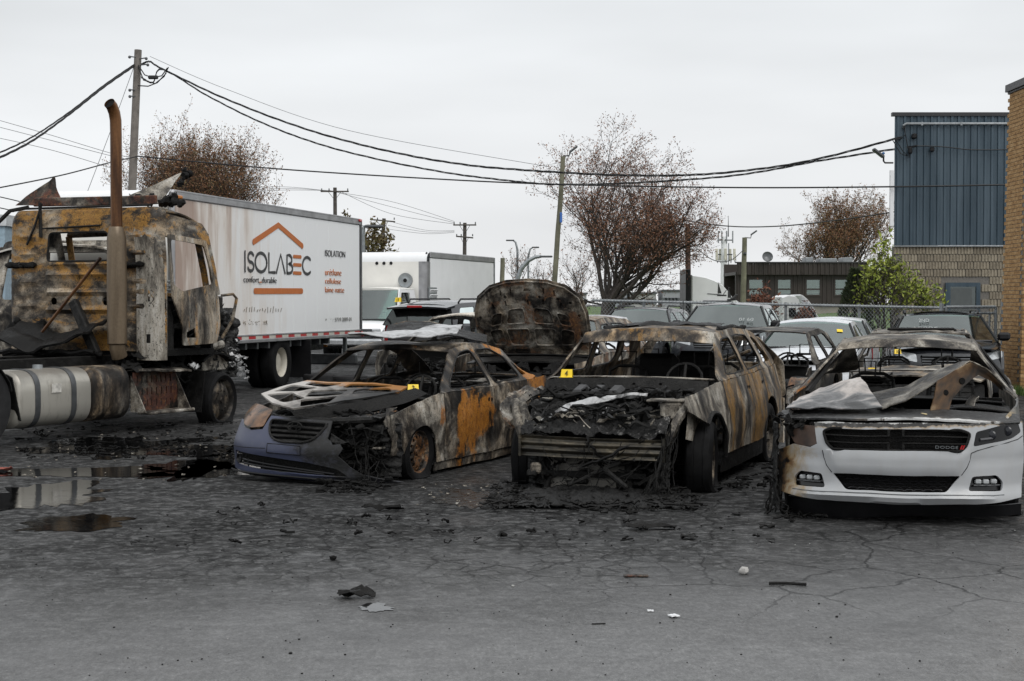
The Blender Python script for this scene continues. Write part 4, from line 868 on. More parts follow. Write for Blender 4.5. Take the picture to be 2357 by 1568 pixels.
class Car:
    def __init__(s, name, label, cat, S, x, y, theta, away=False, group=None, seed=1, dmg=0.0):
        s.S = S; s.seed = seed; s.dmg = dmg
        s.root = thing(name, label, cat, (x, y, 0), PI/2-theta if away else -(PI/2+theta), group)
    def D(s, p):
        if not s.dmg: return p
        a = s.dmg; q = Vector(p)
        return q+Vector((nz3(q.x, q.y, q.z, 2.6, s.seed), nz3(q.x, q.y, q.z, 2.6, s.seed+3), nz3(q.x, q.y, q.z, 2.2, s.seed+6)))*a+Vector((nz3(q.x, q.y, q.z, 9, s.seed+1), nz3(q.x, q.y, q.z, 9, s.seed+4), nz3(q.x, q.y, q.z, 9, s.seed+8)))*a*.3
    def side(s, name, pts, holes, sg, mat, step=.09, th=.014, off=0, label=None):
        mb = MB(); mb.panel(pts, holes, lambda b, z: s.D((-b, sg*(halfw(s.S, b, z)+off), z)), step, th*sg)
        return mb.build(name, mat, s.root, label=label)
    def front_b(s, y, z):
        S = s.S; u = min(1.05, abs(y)/S.hw); zt = S.hood[0][1]
        return -S.Lf+.40*u**3.2+.05*u*u+.16*max(0, (z-(zt-.30))/.30)**2+.10*max(0, (S.zk+.12-z)/.15)**1.5
    def rear_b(s, y, z):
        S = s.S; u = min(1.05, abs(y)/S.hw); return S.Le-.26*u**3.4-.03*u*u-(.10*max(0, (z-S.zD+.3)/.4)**2 if S.kind == 'suv' else .06*max(0, (z-S.zD+.2)/.2)**2)-.06*max(0, (S.zk+.15-z)/.2)
    def fascia(s, name, pts, holes, mat, step=.08, th=.02, off=0, rear=False, label=None):
        mb = MB()
        if rear: mb.panel(pts, holes, lambda y, z: s.D((-s.rear_b(y, z)-off, y, z)), step, -th)
        else: mb.panel(pts, holes, lambda y, z: s.D((-s.front_b(y, z)+off, y, z)), step, th)
        return mb.build(name, mat, s.root, label=label)
    def arch_f(s): S = s.S; a = math.degrees(math.asin(max(-.9, min(.9, (S.z0-S.zw)/S.ra)))); return a
    def sides(s, mat, sides=(1, -1), glass=None, frame=None, doors=True, arch=None, skip=(), fmat=None, rmat=None, step=.09):
        S = s.S; a = s.arch_f(); ht = lambda b: sinterp(S.belt, b)
        for sg in sides:
            bf = -S.Lf+.36
            if ('fender', sg) not in skip:
                top = [(b, ht(b)) for b in np.linspace(bf, S.bA-.02, 7)]
                s.side('fender', [(S.d[0]-.01, S.z0)]+[(S.d[0]-.01, ht(S.d[0])-.01)]+top[::-1]+[(bf, S.z0+.14)]+arc(0, S.zw, S.ra, 180-max(a, math.degrees(math.asin(min(.9, (S.z0+.14-S.zw)/S.ra)))), a, 14), [], sg, fmat or mat, step)
            d1, d2, d3 = S.d
            s.side('front_door', [(d1+.009, S.z0), (d2-.009, S.z0)]+[(b, ht(b)-.004) for b in (d2-.009, (d1+d2)/2, d1+.009)], [], sg, mat, step)
            A = arc(S.WB, S.zw, S.ra, 180-a, a, 18); cut = [p for p in A if p[0] < d3-.02]; ztop = S.zw+math.sqrt(max(.0, S.ra**2-(S.WB-d3)**2)) if d3 > S.WB-S.ra else S.z0
            s.side('rear_door', [(d2+.009, S.z0)]+([(S.WB+S.ra*math.cos(math.radians(180-a)), S.z0)] if not cut else [])+cut+[(d3-.009, ztop+.01), (d3-.009, ht(d3)-.004), ((d2+d3)/2, ht((d2+d3)/2)-.004), (d2+.009, ht(d2)-.004)], [], sg, rmat or mat, step)
            be = S.Le-.24; q = [p for p in A if p[0] > d3+.02]
            s.side('quarter_panel', [(d3+.009, ztop+.01)]+q+[(be, S.z0+.06), (be, S.zD-.02)]+[(b, ht(b)-.004) for b in np.linspace(be, d3+.009, 6)], [], sg, rmat or mat, step)
            s.side('rocker_panel', [(S.ra*.93, S.zk), (S.WB-S.ra*.93, S.zk), (S.WB-S.ra*.97, S.z0-.006), (S.ra*.97, S.z0-.006)], [], sg, frame or mat, .15, off=-.018)
            pts = [(S.bA, ht(S.bA))]+[(b, sinterp(S.roof, b)) for b in np.linspace(S.bh, S.brr, 9)]
            if S.kind == 'sedan': pts += [(b, sinterp(S.roof, b)) for b in np.linspace(S.brr, S.bD, 5)[1:]]
            else: pts += [(S.bD, S.zD)]
            pts += [(b, ht(b)) for b in np.linspace(S.bD, S.bA, 9)[1:-1]]
            s.side('side_frame', pts, S.win, sg, frame or mat, .06, .018)
            if s.dmg:
                for w in S.win[:2]:
                    q = [s.D((-b, sg*(halfw(S, b, z)-.004), z)) for b, z in resample(w, .05)]; MB().tube(q+[q[0]], .011, 5, cap=False).build('window_frame', M['black_metal'], s.root)
            if glass:
                for w in S.win: s.side('side_window', w, [], sg, glass, .12, .004, -.012)
            if s.dmg:
                for bb in (d2-.17, d3-.16):
                    zz_ = ht(bb)-.13
                    for db in (0, .085):
                        MB().lathe([(0, .004), (.018, .004), (.024, 0)], Matrix.Translation(s.D((-(bb+db), sg*(halfw(S, bb+db, zz_)+.001), zz_))) @ (Matrix.Identity(4) if sg > 0 else Matrix.Rotation(PI, 4, 'Z')), 9).build('handle_hole', M['char'], s.root)
            # wheel house
            for bc in (0, S.WB):
                mb = MB(); pr = arc(bc, S.zw, S.ra+.01, 0, 180, 12)
                mb.sheet(lambda u, v: (-pr[min(12, int(u*12+.5))][0], sg*(S.hw*(.95-.42*v)), pr[min(12, int(u*12+.5))][1]), 12, 2)
                mb.panel(pr+[(bc-S.ra, S.zk), (bc+S.ra, S.zk)], [], lambda b, z: (-b, sg*S.hw*.52, z), .2, 0)
                mb.build('wheel_arch_liner', M['char'] if s.dmg else M['blackpl'], s.root)
    def roof(s, mat, th=.02, holes=None, name='roof', warp=0.0, rib=0):
        S = s.S; mb = MB()
        def fn(b, u):
            bb = b-.05*(1-u*u)*max(0, 1-(b-S.bh)/.4)
            z = sinterp(S.roof, b)+S.crown*(1-abs(u)**2.2)-.002; y = u*S.rw*(1-.1*max(0, b-S.brr))
            if warp: z += warp*nz3(b*1.0, y*1.6, 0, 1.2, s.seed)-warp*.4*(1-u*u)
            return s.D((-bb, y, z))
        out = [(S.bh, -1), (S.brr, -1), (S.brr, 1), (S.bh, 1)]
        mb.panel(out, holes or [], fn, .13, -th); return mb.build(name, mat, s.root)
    def header(s, mat, drop=.10, fwd=.12):
        S = s.S; mb = MB(); z0 = sinterp(S.roof, S.bh)
        def fn(u, v):
            y = (2*u-1); b = S.bh-.05*(1-y*y)-fwd*v; return s.D((-b, y*(S.rw+.02*v), z0+S.crown*(1-abs(y)**2.2)*(1-.35*v)-drop*v**1.4-.002))
        mb.sheet(fn, 16, 4, .012); return mb.build('roof_header', mat, s.root)
    def hood(s, mat, b1=None, th=.02, warp=0):
        S = s.S; mb = MB(); b0 = -S.Lf+.20; b1 = b1 or S.bA-.02
        def fn(u, v):
            b = lerp(b0, b1, u); y = (v*2-1); bb = b-(.10*(1-u)+.18*u)*(1-y*y)
            z = sinterp(S.hood, b)+.055*(1-y*y)+warp*nz3(b, y, 0, 2, s.seed)
            return s.D((-bb, y*(halfw(S, b, sinterp(S.hood, b))-.045), z))
        mb.sheet(fn, 8, 10, -th); return mb.build('hood', mat, s.root)
    def shield(s, mat, rear=False, name=None, off=0, u0=-1, u1=1, v0=0, v1=1, th=.005):
        S = s.S; mb = MB()
        def fn(u, v):
            u = lerp(u0, u1, u); v = lerp(v0, v1, v)
            if not rear: a, b, za, zb_ = S.bA, S.bh, sinterp(S.belt, S.bA), sinterp(S.roof, S.bh); ya, yb = halfw(S, a, za), S.rw; bow = -lerp(.20, .06, v)
            else: a, b, za, zb_ = S.bD, S.brr, S.zD, sinterp(S.roof, S.brr); ya, yb = halfw(S, a, za)*.98, S.rw; bow = lerp(.10, .05, v)
            return (-(lerp(a, b, v)+bow*(1-u*u)), u*lerp(ya, yb, v)*.975, lerp(za, zb_, v)+.035*(1-u*u)*v+off)
        mb.sheet(fn, 12, 6, th); return mb.build(name or ('rear_window' if rear else 'windshield'), mat, s.root)
    def floor(s, mat):
        S = s.S; mb = MB(); z = S.zk+.03
        mb.box((-(S.WB/2), 0, z), (S.WB-S.ra*2, S.hw*1.78, .05)); mb.box((-(S.WB/2+.05), 0, z+.03), (S.WB+1.5, S.hw*1.0, .05))
        mb.build('floor_pan', mat, s.root)
        mb = MB(); zb = sinterp(S.belt, S.bA); mb.box((-(S.bA-.05), 0, (z+zb)/2), (.04, S.hw*1.7, zb-z-.02)); mb.build('firewall', mat, s.root)
    def seats(s, burnt_=False, mat=None, rows=(1.35, 2.25), heads=True):
        S = s.S; zf = S.zk+.08; dzs = sinterp(S.belt, 1.3)
        for b in rows:
            for y in (S.hw*.40, -S.hw*.40):
                zt = dzs+.02
                if burnt_:
                    mb = MB(); w = .22
                    for q in (-w, w): mb.tube([(-b+.25, y+q, zf+.2), (-b-.18, y+q, zf+.22), (-b-.34, y+q*.9, zt)], .018, 5)
                    mb.tube([(-b-.34, y-w*.9, zt), (-b-.36, y-w*.5, zt+.05), (-b-.36, y+w*.5, zt+.05), (-b-.34, y+w*.9, zt)], .018, 5)
                    for k in range(5): mb.tube([(-b-.2-.03*k, y-w, zf+.3+.1*k), (-b-.17-.03*k, y, zf+.29+.1*k), (-b-.2-.03*k, y+w, zf+.3+.1*k)], .006, 4)
                    mb.box((-b+.03, y, zf+.16), (.42, .44, .05)); mb.build('seat_frame', M['black_metal'], s.root)
                    if heads: MB().tube([(-b-.36, y-.07, zt+.04), (-b-.37, y-.08, zt+.20), (-b-.37, y+.08, zt+.20), (-b-.36, y+.07, zt+.04)], .009, 5).build('headrest_frame', M['black_metal'], s.root)
                else:
                    mb = MB(); mb.cbox((-b+.02, y, zf+.22), (.5, .5, .16), .05); mb.cbox((-b-.30, y, (zf+.3+zt)/2), (.14, .48, zt-zf-.25), .05, ry=-.2); o = mb.build('seat', mat or M['seat'], s.root)
                    if heads: MB().cbox((-b-.37, y, zt+.12), (.10, .27, .19), .05, ry=-.15).build('headrest', mat or M['seat'], s.root)
    def dash(s, burnt_=False, wheel=True):
        S = s.S; zb = sinterp(S.belt, S.bA); mb = MB()
        if burnt_: mb.tube([(-(S.bA+.3), -S.hw*.85, zb-.12), (-(S.bA+.3), S.hw*.85, zb-.14)], .035, 6); mb.build('dash_beam', M['black_metal'], s.root)
        else: mb.cbox((-(S.bA+.18), 0, zb-.09), (.55, S.hw*1.72, .16), .06); mb.build('dashboard', M['dash'], s.root)
        if wheel:
            mb = MB(); C_ = Vector((-(S.bA+.52), S.hw*.40, zb-.02)); MX = Matrix.Translation(C_) @ Matrix.Rotation(math.radians(65), 4, 'Y')
            mb.tube([MX @ Vector((.18*math.cos(2*PI*k/16), .18*math.sin(2*PI*k/16), 0)) for k in range(17)], .014, 5, cap=False); mb.tube([MX @ Vector((-.17, 0, 0)), MX @ Vector((.17, 0, 0))], .016, 5); mb.tube([C_, C_+Vector((.3, 0, -.1))], .03, 6)
            mb.build('steering_wheel', M['black_metal'] if burnt_ else M['dash'], s.root)
    def wheel(s, b, sg, mat_rim, mat_tyre=None, style='alloy', steer=0, flat=.0, hub=None, Rt=None, Rr=None, w=None, y=None, tilt=0):
        S = s.S; Rt = Rt or S.Rt; Rr = Rr or S.Rr; w = w or S.wt; hz = hub if hub is not None else Rt-flat; y = y if y is not None else S.hw-.03-w/2
        rim, ty = wheel_meshes(Rt, Rr, w, style, hz, burnt_=bool(s.dmg), seed=s.seed+b+sg)
        MX = Matrix.Translation((-b, sg*y, hz)) @ Matrix.Rotation(steer, 4, 'Z') @ Matrix.Rotation(tilt, 4, 'X')
        if sg < 0: MX = MX @ Matrix.Rotation(PI, 4, 'Z')
        o = rim.xf(MX).build('wheel', mat_rim, s.root); ty.xf(MX); ty.v = [(p[0], p[1], max(p[2], .006)) for p in ty.v]; ty.build('tyre', mat_tyre or M['rubber'], o); return o
    def mirrors(s, mat, sides=(1, -1)):
        S = s.S; zb = sinterp(S.belt, S.bA+.15)
        for sg in sides:
            mb = MB(); mb.cbox((-(S.bA+.22), sg*(S.hw+.09), zb+.09), (.12, .22, .15), .04); mb.tube([(-(S.bA+.24), sg*(S.hw-.05), zb+.02), (-(S.bA+.22), sg*(S.hw+.02), zb+.06)], .03, 6); mb.build('side_mirror', mat, s.root)
    def bumper_front(s, mat, grille=True, lights=True):
        S = s.S; zt = S.hood[0][1]; W = S.hw*.985; zb = S.zk
        g = rnd([(-.42, zt-.26), (.42, zt-.26), (.46, zt-.08), (-.46, zt-.08)], .04); lo = rnd([(-.5, zb+.08), (.5, zb+.08), (.45, zb+.2), (-.45, zb+.2)], .03)
        hl = lambda q: rnd([(q*.50, zt-.20), (q*W*.97, zt-.12), (q*W*.97, zt+.0), (q*.52, zt-.06)], .03)
        s.fascia('front_bumper', [(-W, zb), (W, zb), (W, zt-.02), (.5, zt), (-.5, zt), (-W, zt-.02)], [g, lo, hl(1), hl(-1)], mat, .1)
        mb = MB(); mb.panel(g, [], lambda y, z: (-s.front_b(y, z)-.05, y, z), .15, .01); gr = mb.build('grille', M['blackpl'], s.root)
        for k in range(4):
            z = zt-.23+k*.045; MB().tube([(-s.front_b(y, z)-.012, y, z) for y in np.linspace(-.42, .42, 7)], .012, 4).build('slat', M['darksteel'], gr)
        mb = MB(); mb.panel(lo, [], lambda y, z: (-s.front_b(y, z)-.05, y, z), .15, .01); mb.build('lower_grille', M['blackpl'], s.root)
        for q in (1, -1): s.fascia('headlight', hl(q), [], M['whitelens'], .1, .01, -.004)
    def bumper_rear(s, mat):
        S = s.S; W = S.hw*.985
        s.fascia('rear_bumper', [(-W, S.zk), (W, S.zk), (W, S.zD-.35), (-W, S.zD-.35)], [], mat, .12, off=0, rear=True)
        s.fascia('tailgate' if S.kind == 'suv' else 'trunk_lid', [(-W*.80, S.zD-.34), (W*.80, S.zD-.34), (W*.80, S.zD), (-W*.80, S.zD)], [], mat, .12, rear=True)
        for q in (1, -1): s.fascia('tail_light', [(q*W*.82, S.zD-.33), (q*W*.985, S.zD-.33), (q*W*.985, S.zD-.02), (q*W*.82, S.zD)], [], M['redlens'], .1, rear=True)
        if S.kind == 'sedan':
            mb = MB()
            mb.sheet(lambda u, v: (-lerp(S.bD-.02, S.Le-.08, u)+.05*(1-(2*v-1)**2)*(1-u), (v*2-1)*halfw(S, lerp(S.bD, S.Le-.1, u), S.zD)*.93, S.zD+.03*(1-(2*v-1)**2)), 5, 8, -.02); mb.build('trunk_deck', mat, s.root)
def wheel_meshes(Rt, Rr, w, style, hub, burnt_=False, seed=0):
    """rim and tyre with the outer face towards +Y, centre at the origin; hub = height over the ground"""
    ty = MB(); h = w/2
    prof = [(Rr*.97, -h*.82), (Rr+.02, -h*.95), (lerp(Rr, Rt, .5), -h*1.04), (Rt-.03, -h*.97), (Rt-.008, -h*.80), (Rt, -h*.4), (Rt-.006, -h*.38), (Rt-.006, -h*.30), (Rt, -h*.28), (Rt, h*.28), (Rt-.006, h*.30), (Rt-.006, h*.38), (Rt, h*.4), (Rt-.008, h*.80), (Rt-.03, h*.97), (lerp(Rr, Rt, .5), h*1.04), (Rr+.02, h*.95), (Rr*.97, h*.82)]
    ty.lathe(prof, None, 48)
    # a flat tyre squats and bulges at the ground
    out = []
    for (x, y, z) in ty.v:
        zg = -hub+.004
        if z < zg+.05:
            k = (zg+.05-z); y += (1 if y > 0 else -1)*min(.07, k*.6); x *= 1+.25*k
        z = max(z, zg)
        if burnt_:
            q = .008*nz3(x, y, z, 7, seed); x += q*x/Rt; z += q*z/Rt if z > zg+.01 else 0; y += .008*nz3(x, y, z, 5, seed+3)
        out.append((x, y, z))
    ty.v = out
    n = 40; k_ = len(prof)
    rim = MB(); rim.lathe([(Rr+.012, h*.80), (Rr+.008, h*.86), (Rr-.006, h*.84), (Rr-.018, h*.70), (Rr-.03, h*.1), (Rr-.03, -h*.7), (Rr+.01, -h*.8)], None, 40)
    if style == 'steel':
        dep = lambda r: h*(.42 if r < .3*Rr else (.42+.22*math.sin(PI*min(1, (r-.3*Rr)/(.6*Rr)))) if r < .9*Rr else .36)
        holes = [circ(Rr*.70*math.cos(2*PI*i/14), Rr*.70*math.sin(2*PI*i/14), Rr*.085, 8) for i in range(14)]
        holes.append(circ(0, 0, Rr*.16, 10))
        fac = 1
    elif style == 'truck':
        dep = lambda r: h*(.62 if r < .62*Rr else .62-.50*((r-.62*Rr)/(.36*Rr)))
        holes = [[(Rr*.80*math.cos(a)+Rr*.085*math.cos(t)*1.0, Rr*.80*math.sin(a)+Rr*.085*math.sin(t)) for t in [2*PI*j/9 for j in range(9)]] for a in [2*PI*i/5+.3 for i in range(5)]]
    elif style == 'dual':
        dep = lambda r: h*(-.55 if r < .55*Rr else -.55+.30*((r-.55*Rr)/(.45*Rr)))
        holes = [circ(Rr*.72*math.cos(2*PI*i/5+.2), Rr*.72*math.sin(2*PI*i/5+.2), Rr*.12, 9) for i in range(5)]
    else:
        dep = lambda r: h*(.50-.10*(1-r/Rr)); holes = []
        for i in range(5):
            a = 2*PI*i/5; da = .40
            holes.append([(Rr*q*math.cos(a+t), Rr*q*math.sin(a+t)) for q, t in ((.32, -.22), (.86, -da), (.90, -da*.5), (.91, 0), (.90, da*.5), (.86, da), (.32, .22))])
    rim.panel(circ(0, 0, Rr-.012, 40), holes, lambda u, v: (u, dep(math.hypot(u, v)), v), Rr*.16, .012)
    # brake disc / hub and nuts
    rim.lathe([(0, h*.25), (Rr*.62, h*.2), (Rr*.62, h*.12), (0, h*.1)], None, 20)
    hb = dep(0); rim.lathe([(0, hb+.03), (Rr*.13, hb+.028), (Rr*.16, hb+.004), (Rr*.16, hb-.02)], None, 14)
    nn = 5 if style in ('alloy', 'steel') else 10
    for i in range(nn):
        a = 2*PI*i/nn+.2; r = Rr*(.27 if nn == 5 else .46); c = (r*math.cos(a), dep(r)+.012, r*math.sin(a)); rim.lathe([(0, .014), (.012, .012), (.014, -.012)], Matrix.Translation(c), 6)
    return rim, ty
def tent_marker(num, loc_, rz, label, s=1.0):
    """folded yellow evidence marker"""
    o = thing('evidence_marker', label, 'marker', loc_, rz); w, h, d = .115*s, .15*s, .11*s
    mb = MB(); vs = [Vector(p) for p in ((-w, -d*.55, 0), (w, -d*.55, 0), (w*.92, 0, h), (-w*.92, 0, h), (-w, d*.55, 0), (w, d*.55, 0), (-w*1.2, -d*.55-.03*s, .001), (w*1.2, -d*.55-.03*s, .001))]
    mb.shell(vs, [(0, 1, 2, 3), (3, 2, 5, 4), (6, 7, 1, 0)], .004); mb.build('folded_card', M['yellow'], o, smooth=0)
    nrm = Vector((0, -h, d*.55)).normalized(); up = Vector((0, d*.55, h)).normalized(); hh = h*.72; ww = .5*hh*len(num)*(.7 if '1' in num else 1)
    text('printed_number', num, ww, M['ink'], o, frame(Vector((-ww/2, -d*.55, 0))+up*h*.14+nrm*.004, (1, 0, 0), up), hh); return o
# ------------------------------------------------------------------ burnt wrecks
def junk(root, name, mat, lo, hi, n, seed, kinds='tbclr', size=.12, label=None, kind=None):
    """molten, torn remains filling a volume: hoses, boxes, scraps, lumps, strips"""
    rg = random.Random(seed); mb = MB(); lo, hi = Vector(lo), Vector(hi)
    P = lambda: Vector([rg.uniform(a, b) for a, b in zip(lo, hi)])
    for i in range(n):
        k = kinds[i % len(kinds)]; p = P()
        if k == 't':
            q = P(); m = (p+q)/2+Vector((rg.gauss(0, .08), rg.gauss(0, .08), rg.gauss(0, .06))); q = p+(q-p)*min(1, .5/max(.01, (q-p).length)); r = rg.uniform(.006, .022)
            pts = [p.lerp(q, t)+Vector((rg.gauss(0, .03), rg.gauss(0, .03), rg.gauss(0, .025))) for t in (0, .2, .4, .6, .8, 1)]; mb.tube(pts, r, 5)
        elif k == 'b': mb.cbox(p, (size*rg.uniform(.4, 1.3), size*rg.uniform(.4, 1.5), size*rg.uniform(.3, 1)), .012, rg.uniform(0, 3), rg.gauss(0, .25), rg.gauss(0, .25))
        elif k == 'c': mb.crumple(p, size*rg.uniform(.8, 2.2), size*rg.uniform(.6, 1.5), rg.randint(0, 9999), .35, 5, rg.uniform(0, 6), rg.gauss(0, .6))
        elif k == 'l': mb.lump(p, [size*rg.uniform(.3, 1.0) for _ in range(3)], rg.randint(0, 999), .9, 11, 8, 3.2)
        elif k == 'r':
            a = rg.uniform(0, 6.3); l = size*rg.uniform(1.5, 3.5); d = Vector((math.cos(a), math.sin(a), rg.gauss(0, .25)))*l; w = rg.uniform(.008, .03); ph = rg.uniform(0, 6)
            mb.sheet(lambda u, v: p+d*(u-.5)+Vector((w*(v-.5)*math.cos(ph), w*(v-.5)*math.sin(ph), .05*nz3(u, ph, 0, 3)+w*(v-.5))), 5, 1, .004)
    o = mb.build(name, mat, root, 55, label)
    if kind: o['kind'] = kind
    return o
def melted(root, name, mat, fn, nu=80, nv=50, amp=.05, seed=0, th=.01, fr=5.0, label=None):
    """a slumped, folded mass: surface fn(u, v) -> (point, normal) roughened by ridged noise"""
    mb = MB()
    def g(u, v):
        p, n_ = fn(u, v); p = Vector(p); r = 0; a = 1; f = fr
        for k in range(4):
            q = 1-abs(mnoise.noise(Vector((p.x*f+seed*3.1, p.y*f*.6-seed, p.z*f+k*7.7))))*2; r += a*q; a *= .55; f *= 2.1
        return p+Vector(n_)*amp*(r-.9)
    mb.sheet(g, nu, nv, th); return mb.build(name, mat, root, 80, label)
def wires(root, name, mat, starts, ends, n, seed, r=.004, sag=.08):
    rg = random.Random(seed); mb = MB()
    for i in range(n):
        a = Vector(rg.choice(starts))+Vector((rg.gauss(0, .04), rg.gauss(0, .04), rg.gauss(0, .03))); b = Vector(rg.choice(ends))+Vector((rg.gauss(0, .05), rg.gauss(0, .05), rg.gauss(0, .02)))
        b.z = max(b.z, .01)
        pts = [a.lerp(b, t)+Vector((rg.gauss(0, .015), rg.gauss(0, .015), -sag*math.sin(PI*t)*rg.random())) for t in [k/7 for k in range(8)]]
        for p in pts: p.z = max(p.z, .008)
        mb.tube(pts, r*rg.uniform(.6, 1.5), 4)
    return mb.build(name, mat, root)
def curve_sheet(f0, f1, n=10, m=6, noise=.012, seed=0, th=-.006):
    """ruled, slightly buckled sheet between two polylines of equal length"""
    def ip(P, u):
        t = u*(len(P)-1); i = min(int(t), len(P)-2); return Vector(P[i]).lerp(Vector(P[i+1]), t-i)
    mb = MB(); mb.sheet(lambda u, v: ip(f0, u).lerp(ip(f1, u), v)+Vector((0, 0, noise*nz3(u*3, v*3, 0, 1.5, seed)+noise*.5*nz3(u*3, v*3, 1, 4, seed))), n, m, th); return mb
M['paint_blue'] = None
t = NT('scorched_blue_bumper'); X = t.sep(); nn = t.noise(6, 6, .65, .6)
heat = t.math('ADD', t.math('ADD', t.math('MULTIPLY', X[1], 1.3), t.math('MULTIPLY', X[2], 1.35)), t.math('MULTIPLY', nn, .75))
c = t.mix(t.ramp(heat, [(.60, 0), (.92, 1)]), (.043, .050, .088), (.018, .018, .021)); c = t.mix(t.ramp(heat, [(.90, 0), (1.0, 1)]), c, (.008, .008, .008))
c = t.mix(t.ramp(t.noise(14, 5, .7), [(.5, 0), (.8, .5)]), c, (.075, .078, .105)); t.bump(t.math('MULTIPLY', nn, t.ramp(heat, [(.75, .1), (1, 1)])), .6, .02)
M['paint_blue'] = t.out(c, t.ramp(heat, [(.5, .36), (1, .65)]), 0, .5)
t = NT('scorched_amber_headlight'); X = t.sep(); nn = t.noise(7, 5, .6)
c = t.ramp(t.math('ADD', t.math('MULTIPLY', nn, .8), t.math('MULTIPLY', X[2], -.2)), [(.18, (.035, .026, .02)), (.34, (.16, .085, .045)), (.5, (.28, .18, .11)), (.6, (.10, .085, .075))]); M['amber_hl'] = t.out(c, .25, 0, .5)

# ---- blue sedan, left of the front row
EX, EY, ET = -1.658, 15.459, .404
S = sedan_spec(dz=.158, roofz=1.395); S['ra'] = .345; S['zw'] = .165
ca = Car('burnt_sedan', 'burnt out sedan with a dark blue front bumper and orange rust on its door', 'car', S, EX, EY, ET, seed=3, dmg=.016)
R = ca.root
ca.sides(M['ela'], frame=M['ela'], fmat=M['ela_f'], rmat=M['ela'], skip=(('fender', -1),))
mb = MB()
ca.roof(M['ela'], warp=.05)
ca.header(M['ela'], .03, .05); ca.floor(M['char']); ca.dash(True); ca.seats(True, rows=(1.30, 2.15))
# jagged left fender horn where the headlight burnt away
mb = MB(); mb.panel([(-.60, .58), (-.52, .40), (-.34, .36), (-.50, .66), (-.36, .70), (-.50, .70)], [], lambda b, z: ca.D((-b, halfw(S, b, z)-.02, z)), .05, .012); mb.build('fender_horn', M['exp_ash'], R)
mb = MB(); mb.panel([(-.45, .40), (.44, .30), (.44, .76), (0, .70), (-.45, .60)], [], lambda b, z: ca.D((-b, -halfw(S, b, z)+.01+.03*math.sin(b*7), z)), .08, .012); mb.build('fender', M['bg1'], R)
for (b, sg, rim_, tm, st) in ((0, 1, M['rustwheel'], M['rubber'], 0), (0, -1, M['rustwheel'], M['rubber'], 0), (S.WB, 1, M['rustwheel'], M['rubber'], 0), (S.WB, -1, M['rustwheel'], M['rubber'], 0)):
    ca.wheel(b, sg, rim_, tm, 'steel', st, .065)
# bumper cover, hanging and melted away on its left
bout = [(-.86, .095), (-.4, .06), (0, .035), (.4, .015), (.72, .012), (.92, .012), (.80, .05), (.64, .10), (.53, .17), (.46, .235), (.42, .27), (.47, .34), (.43, .385), (.36, .375), (.33, .41), (.29, .43), (.29, .50), (.275, .585), (-.1, .60), (-.42, .615), (-.455, .49), (-.60, .475), (-.74, .50), (-.86, .56)]
gr_h = [(-.395, .585), (-.1, .572), (.25, .562), (.215, .49), (.15, .415), (.04, .385), (-.2, .385), (-.31, .42), (-.37, .49)]
lo_h = rnd([(-.81, .275), (-.4, .245), (.1, .20), (.40, .15), (.52, .075), (.1, .082), (-.4, .11), (-.79, .145)], .02)
def fb(y, z): return -.88+.22*min(1.05, abs(y)/.875)**4+.04*(y/.875)**2+.16*max(0, (z-.26)/.30)**2*.8+.08*max(0, (.15-z)/.15)**1.5-.03*math.exp(-((z-.33)/.1)**2)-.03*math.exp(-((z-.06)/.05)**2)
def fP(y, z, o=0): return Vector((-fb(y, z)+o, y, z))+Vector((0, 0, 0))+(Vector((-.03*max(0, y-.3)**.5*nz3(y, z, 0, 9, 2), 0, 0)) if y > .3 else Vector((0, 0, 0)))
mb = MB(); mb.panel(bout, [gr_h, lo_h], lambda y, z: fP(y, z), .045, .014); mb.build('bumper_cover', M['paint_blue'], R)
mb = MB(); mb.sheet(lambda u, v: (-fb(0, .1)*1-.0-(.22*abs(lerp(-.86, .75, u)/.88)**4)+lerp(.035, -.10, v), lerp(-.85, .78, u), lerp(.07, .03, v)+(-.055*(u))+.03), 16, 2, .012); mb.v = [(a, b_, max(c_, .006)) for a, b_, c_ in mb.v]; mb.build('lower_lip', M['blackpl'], R)
mb = MB(); mb.panel(gr_h, [], lambda y, z: fP(y, z, -.05), .08, .006); gr = mb.build('grille', M['char'], R)
for k in range(4):
    z0 = .405+.042*k; w0, w1 = -.33-.02*k, .16+.028*k
    mb = MB(); mb.sheet(lambda u, v: fP(lerp(w0, w1, u), z0-.012*u+.016*(v-.5)-.006*nz3(u, k, 0, 3), .0-.024*v), 12, 1, .012); mb.build('grille_slat', M['black_metal'], gr)
mb = MB(); rim_pts = [fP(y, z, .010) for y, z in rnd(gr_h, .05, 3)]; mb.tube(rim_pts+[rim_pts[0]], .011, 6); mb.build('grille_surround', M['black_metal'], gr)
EC = fP(-.09, .528, .022); MX = frame(EC, (0, 1, 0), (0, 0, 1))
mb = MB(); mb.tube([MX @ Vector((.078*math.cos(a), .042*math.sin(a), 0)) for a in np.linspace(0, 2*PI, 25)], .0075, 6, cap=False)
for s_ in (-1, 1): mb.tube([MX @ Vector((.030*s_-.014, -.030, 0)), MX @ Vector((.030*s_-.002, 0, .004)), MX @ Vector((.030*s_+.012, .032, 0))], .0075, 5)
mb.tube([MX @ Vector((-.034, -.006, 0)), MX @ Vector((0, .001, .005)), MX @ Vector((.034, .008, 0))], .0075, 5); mb.build('badge', M['black_metal'], gr)
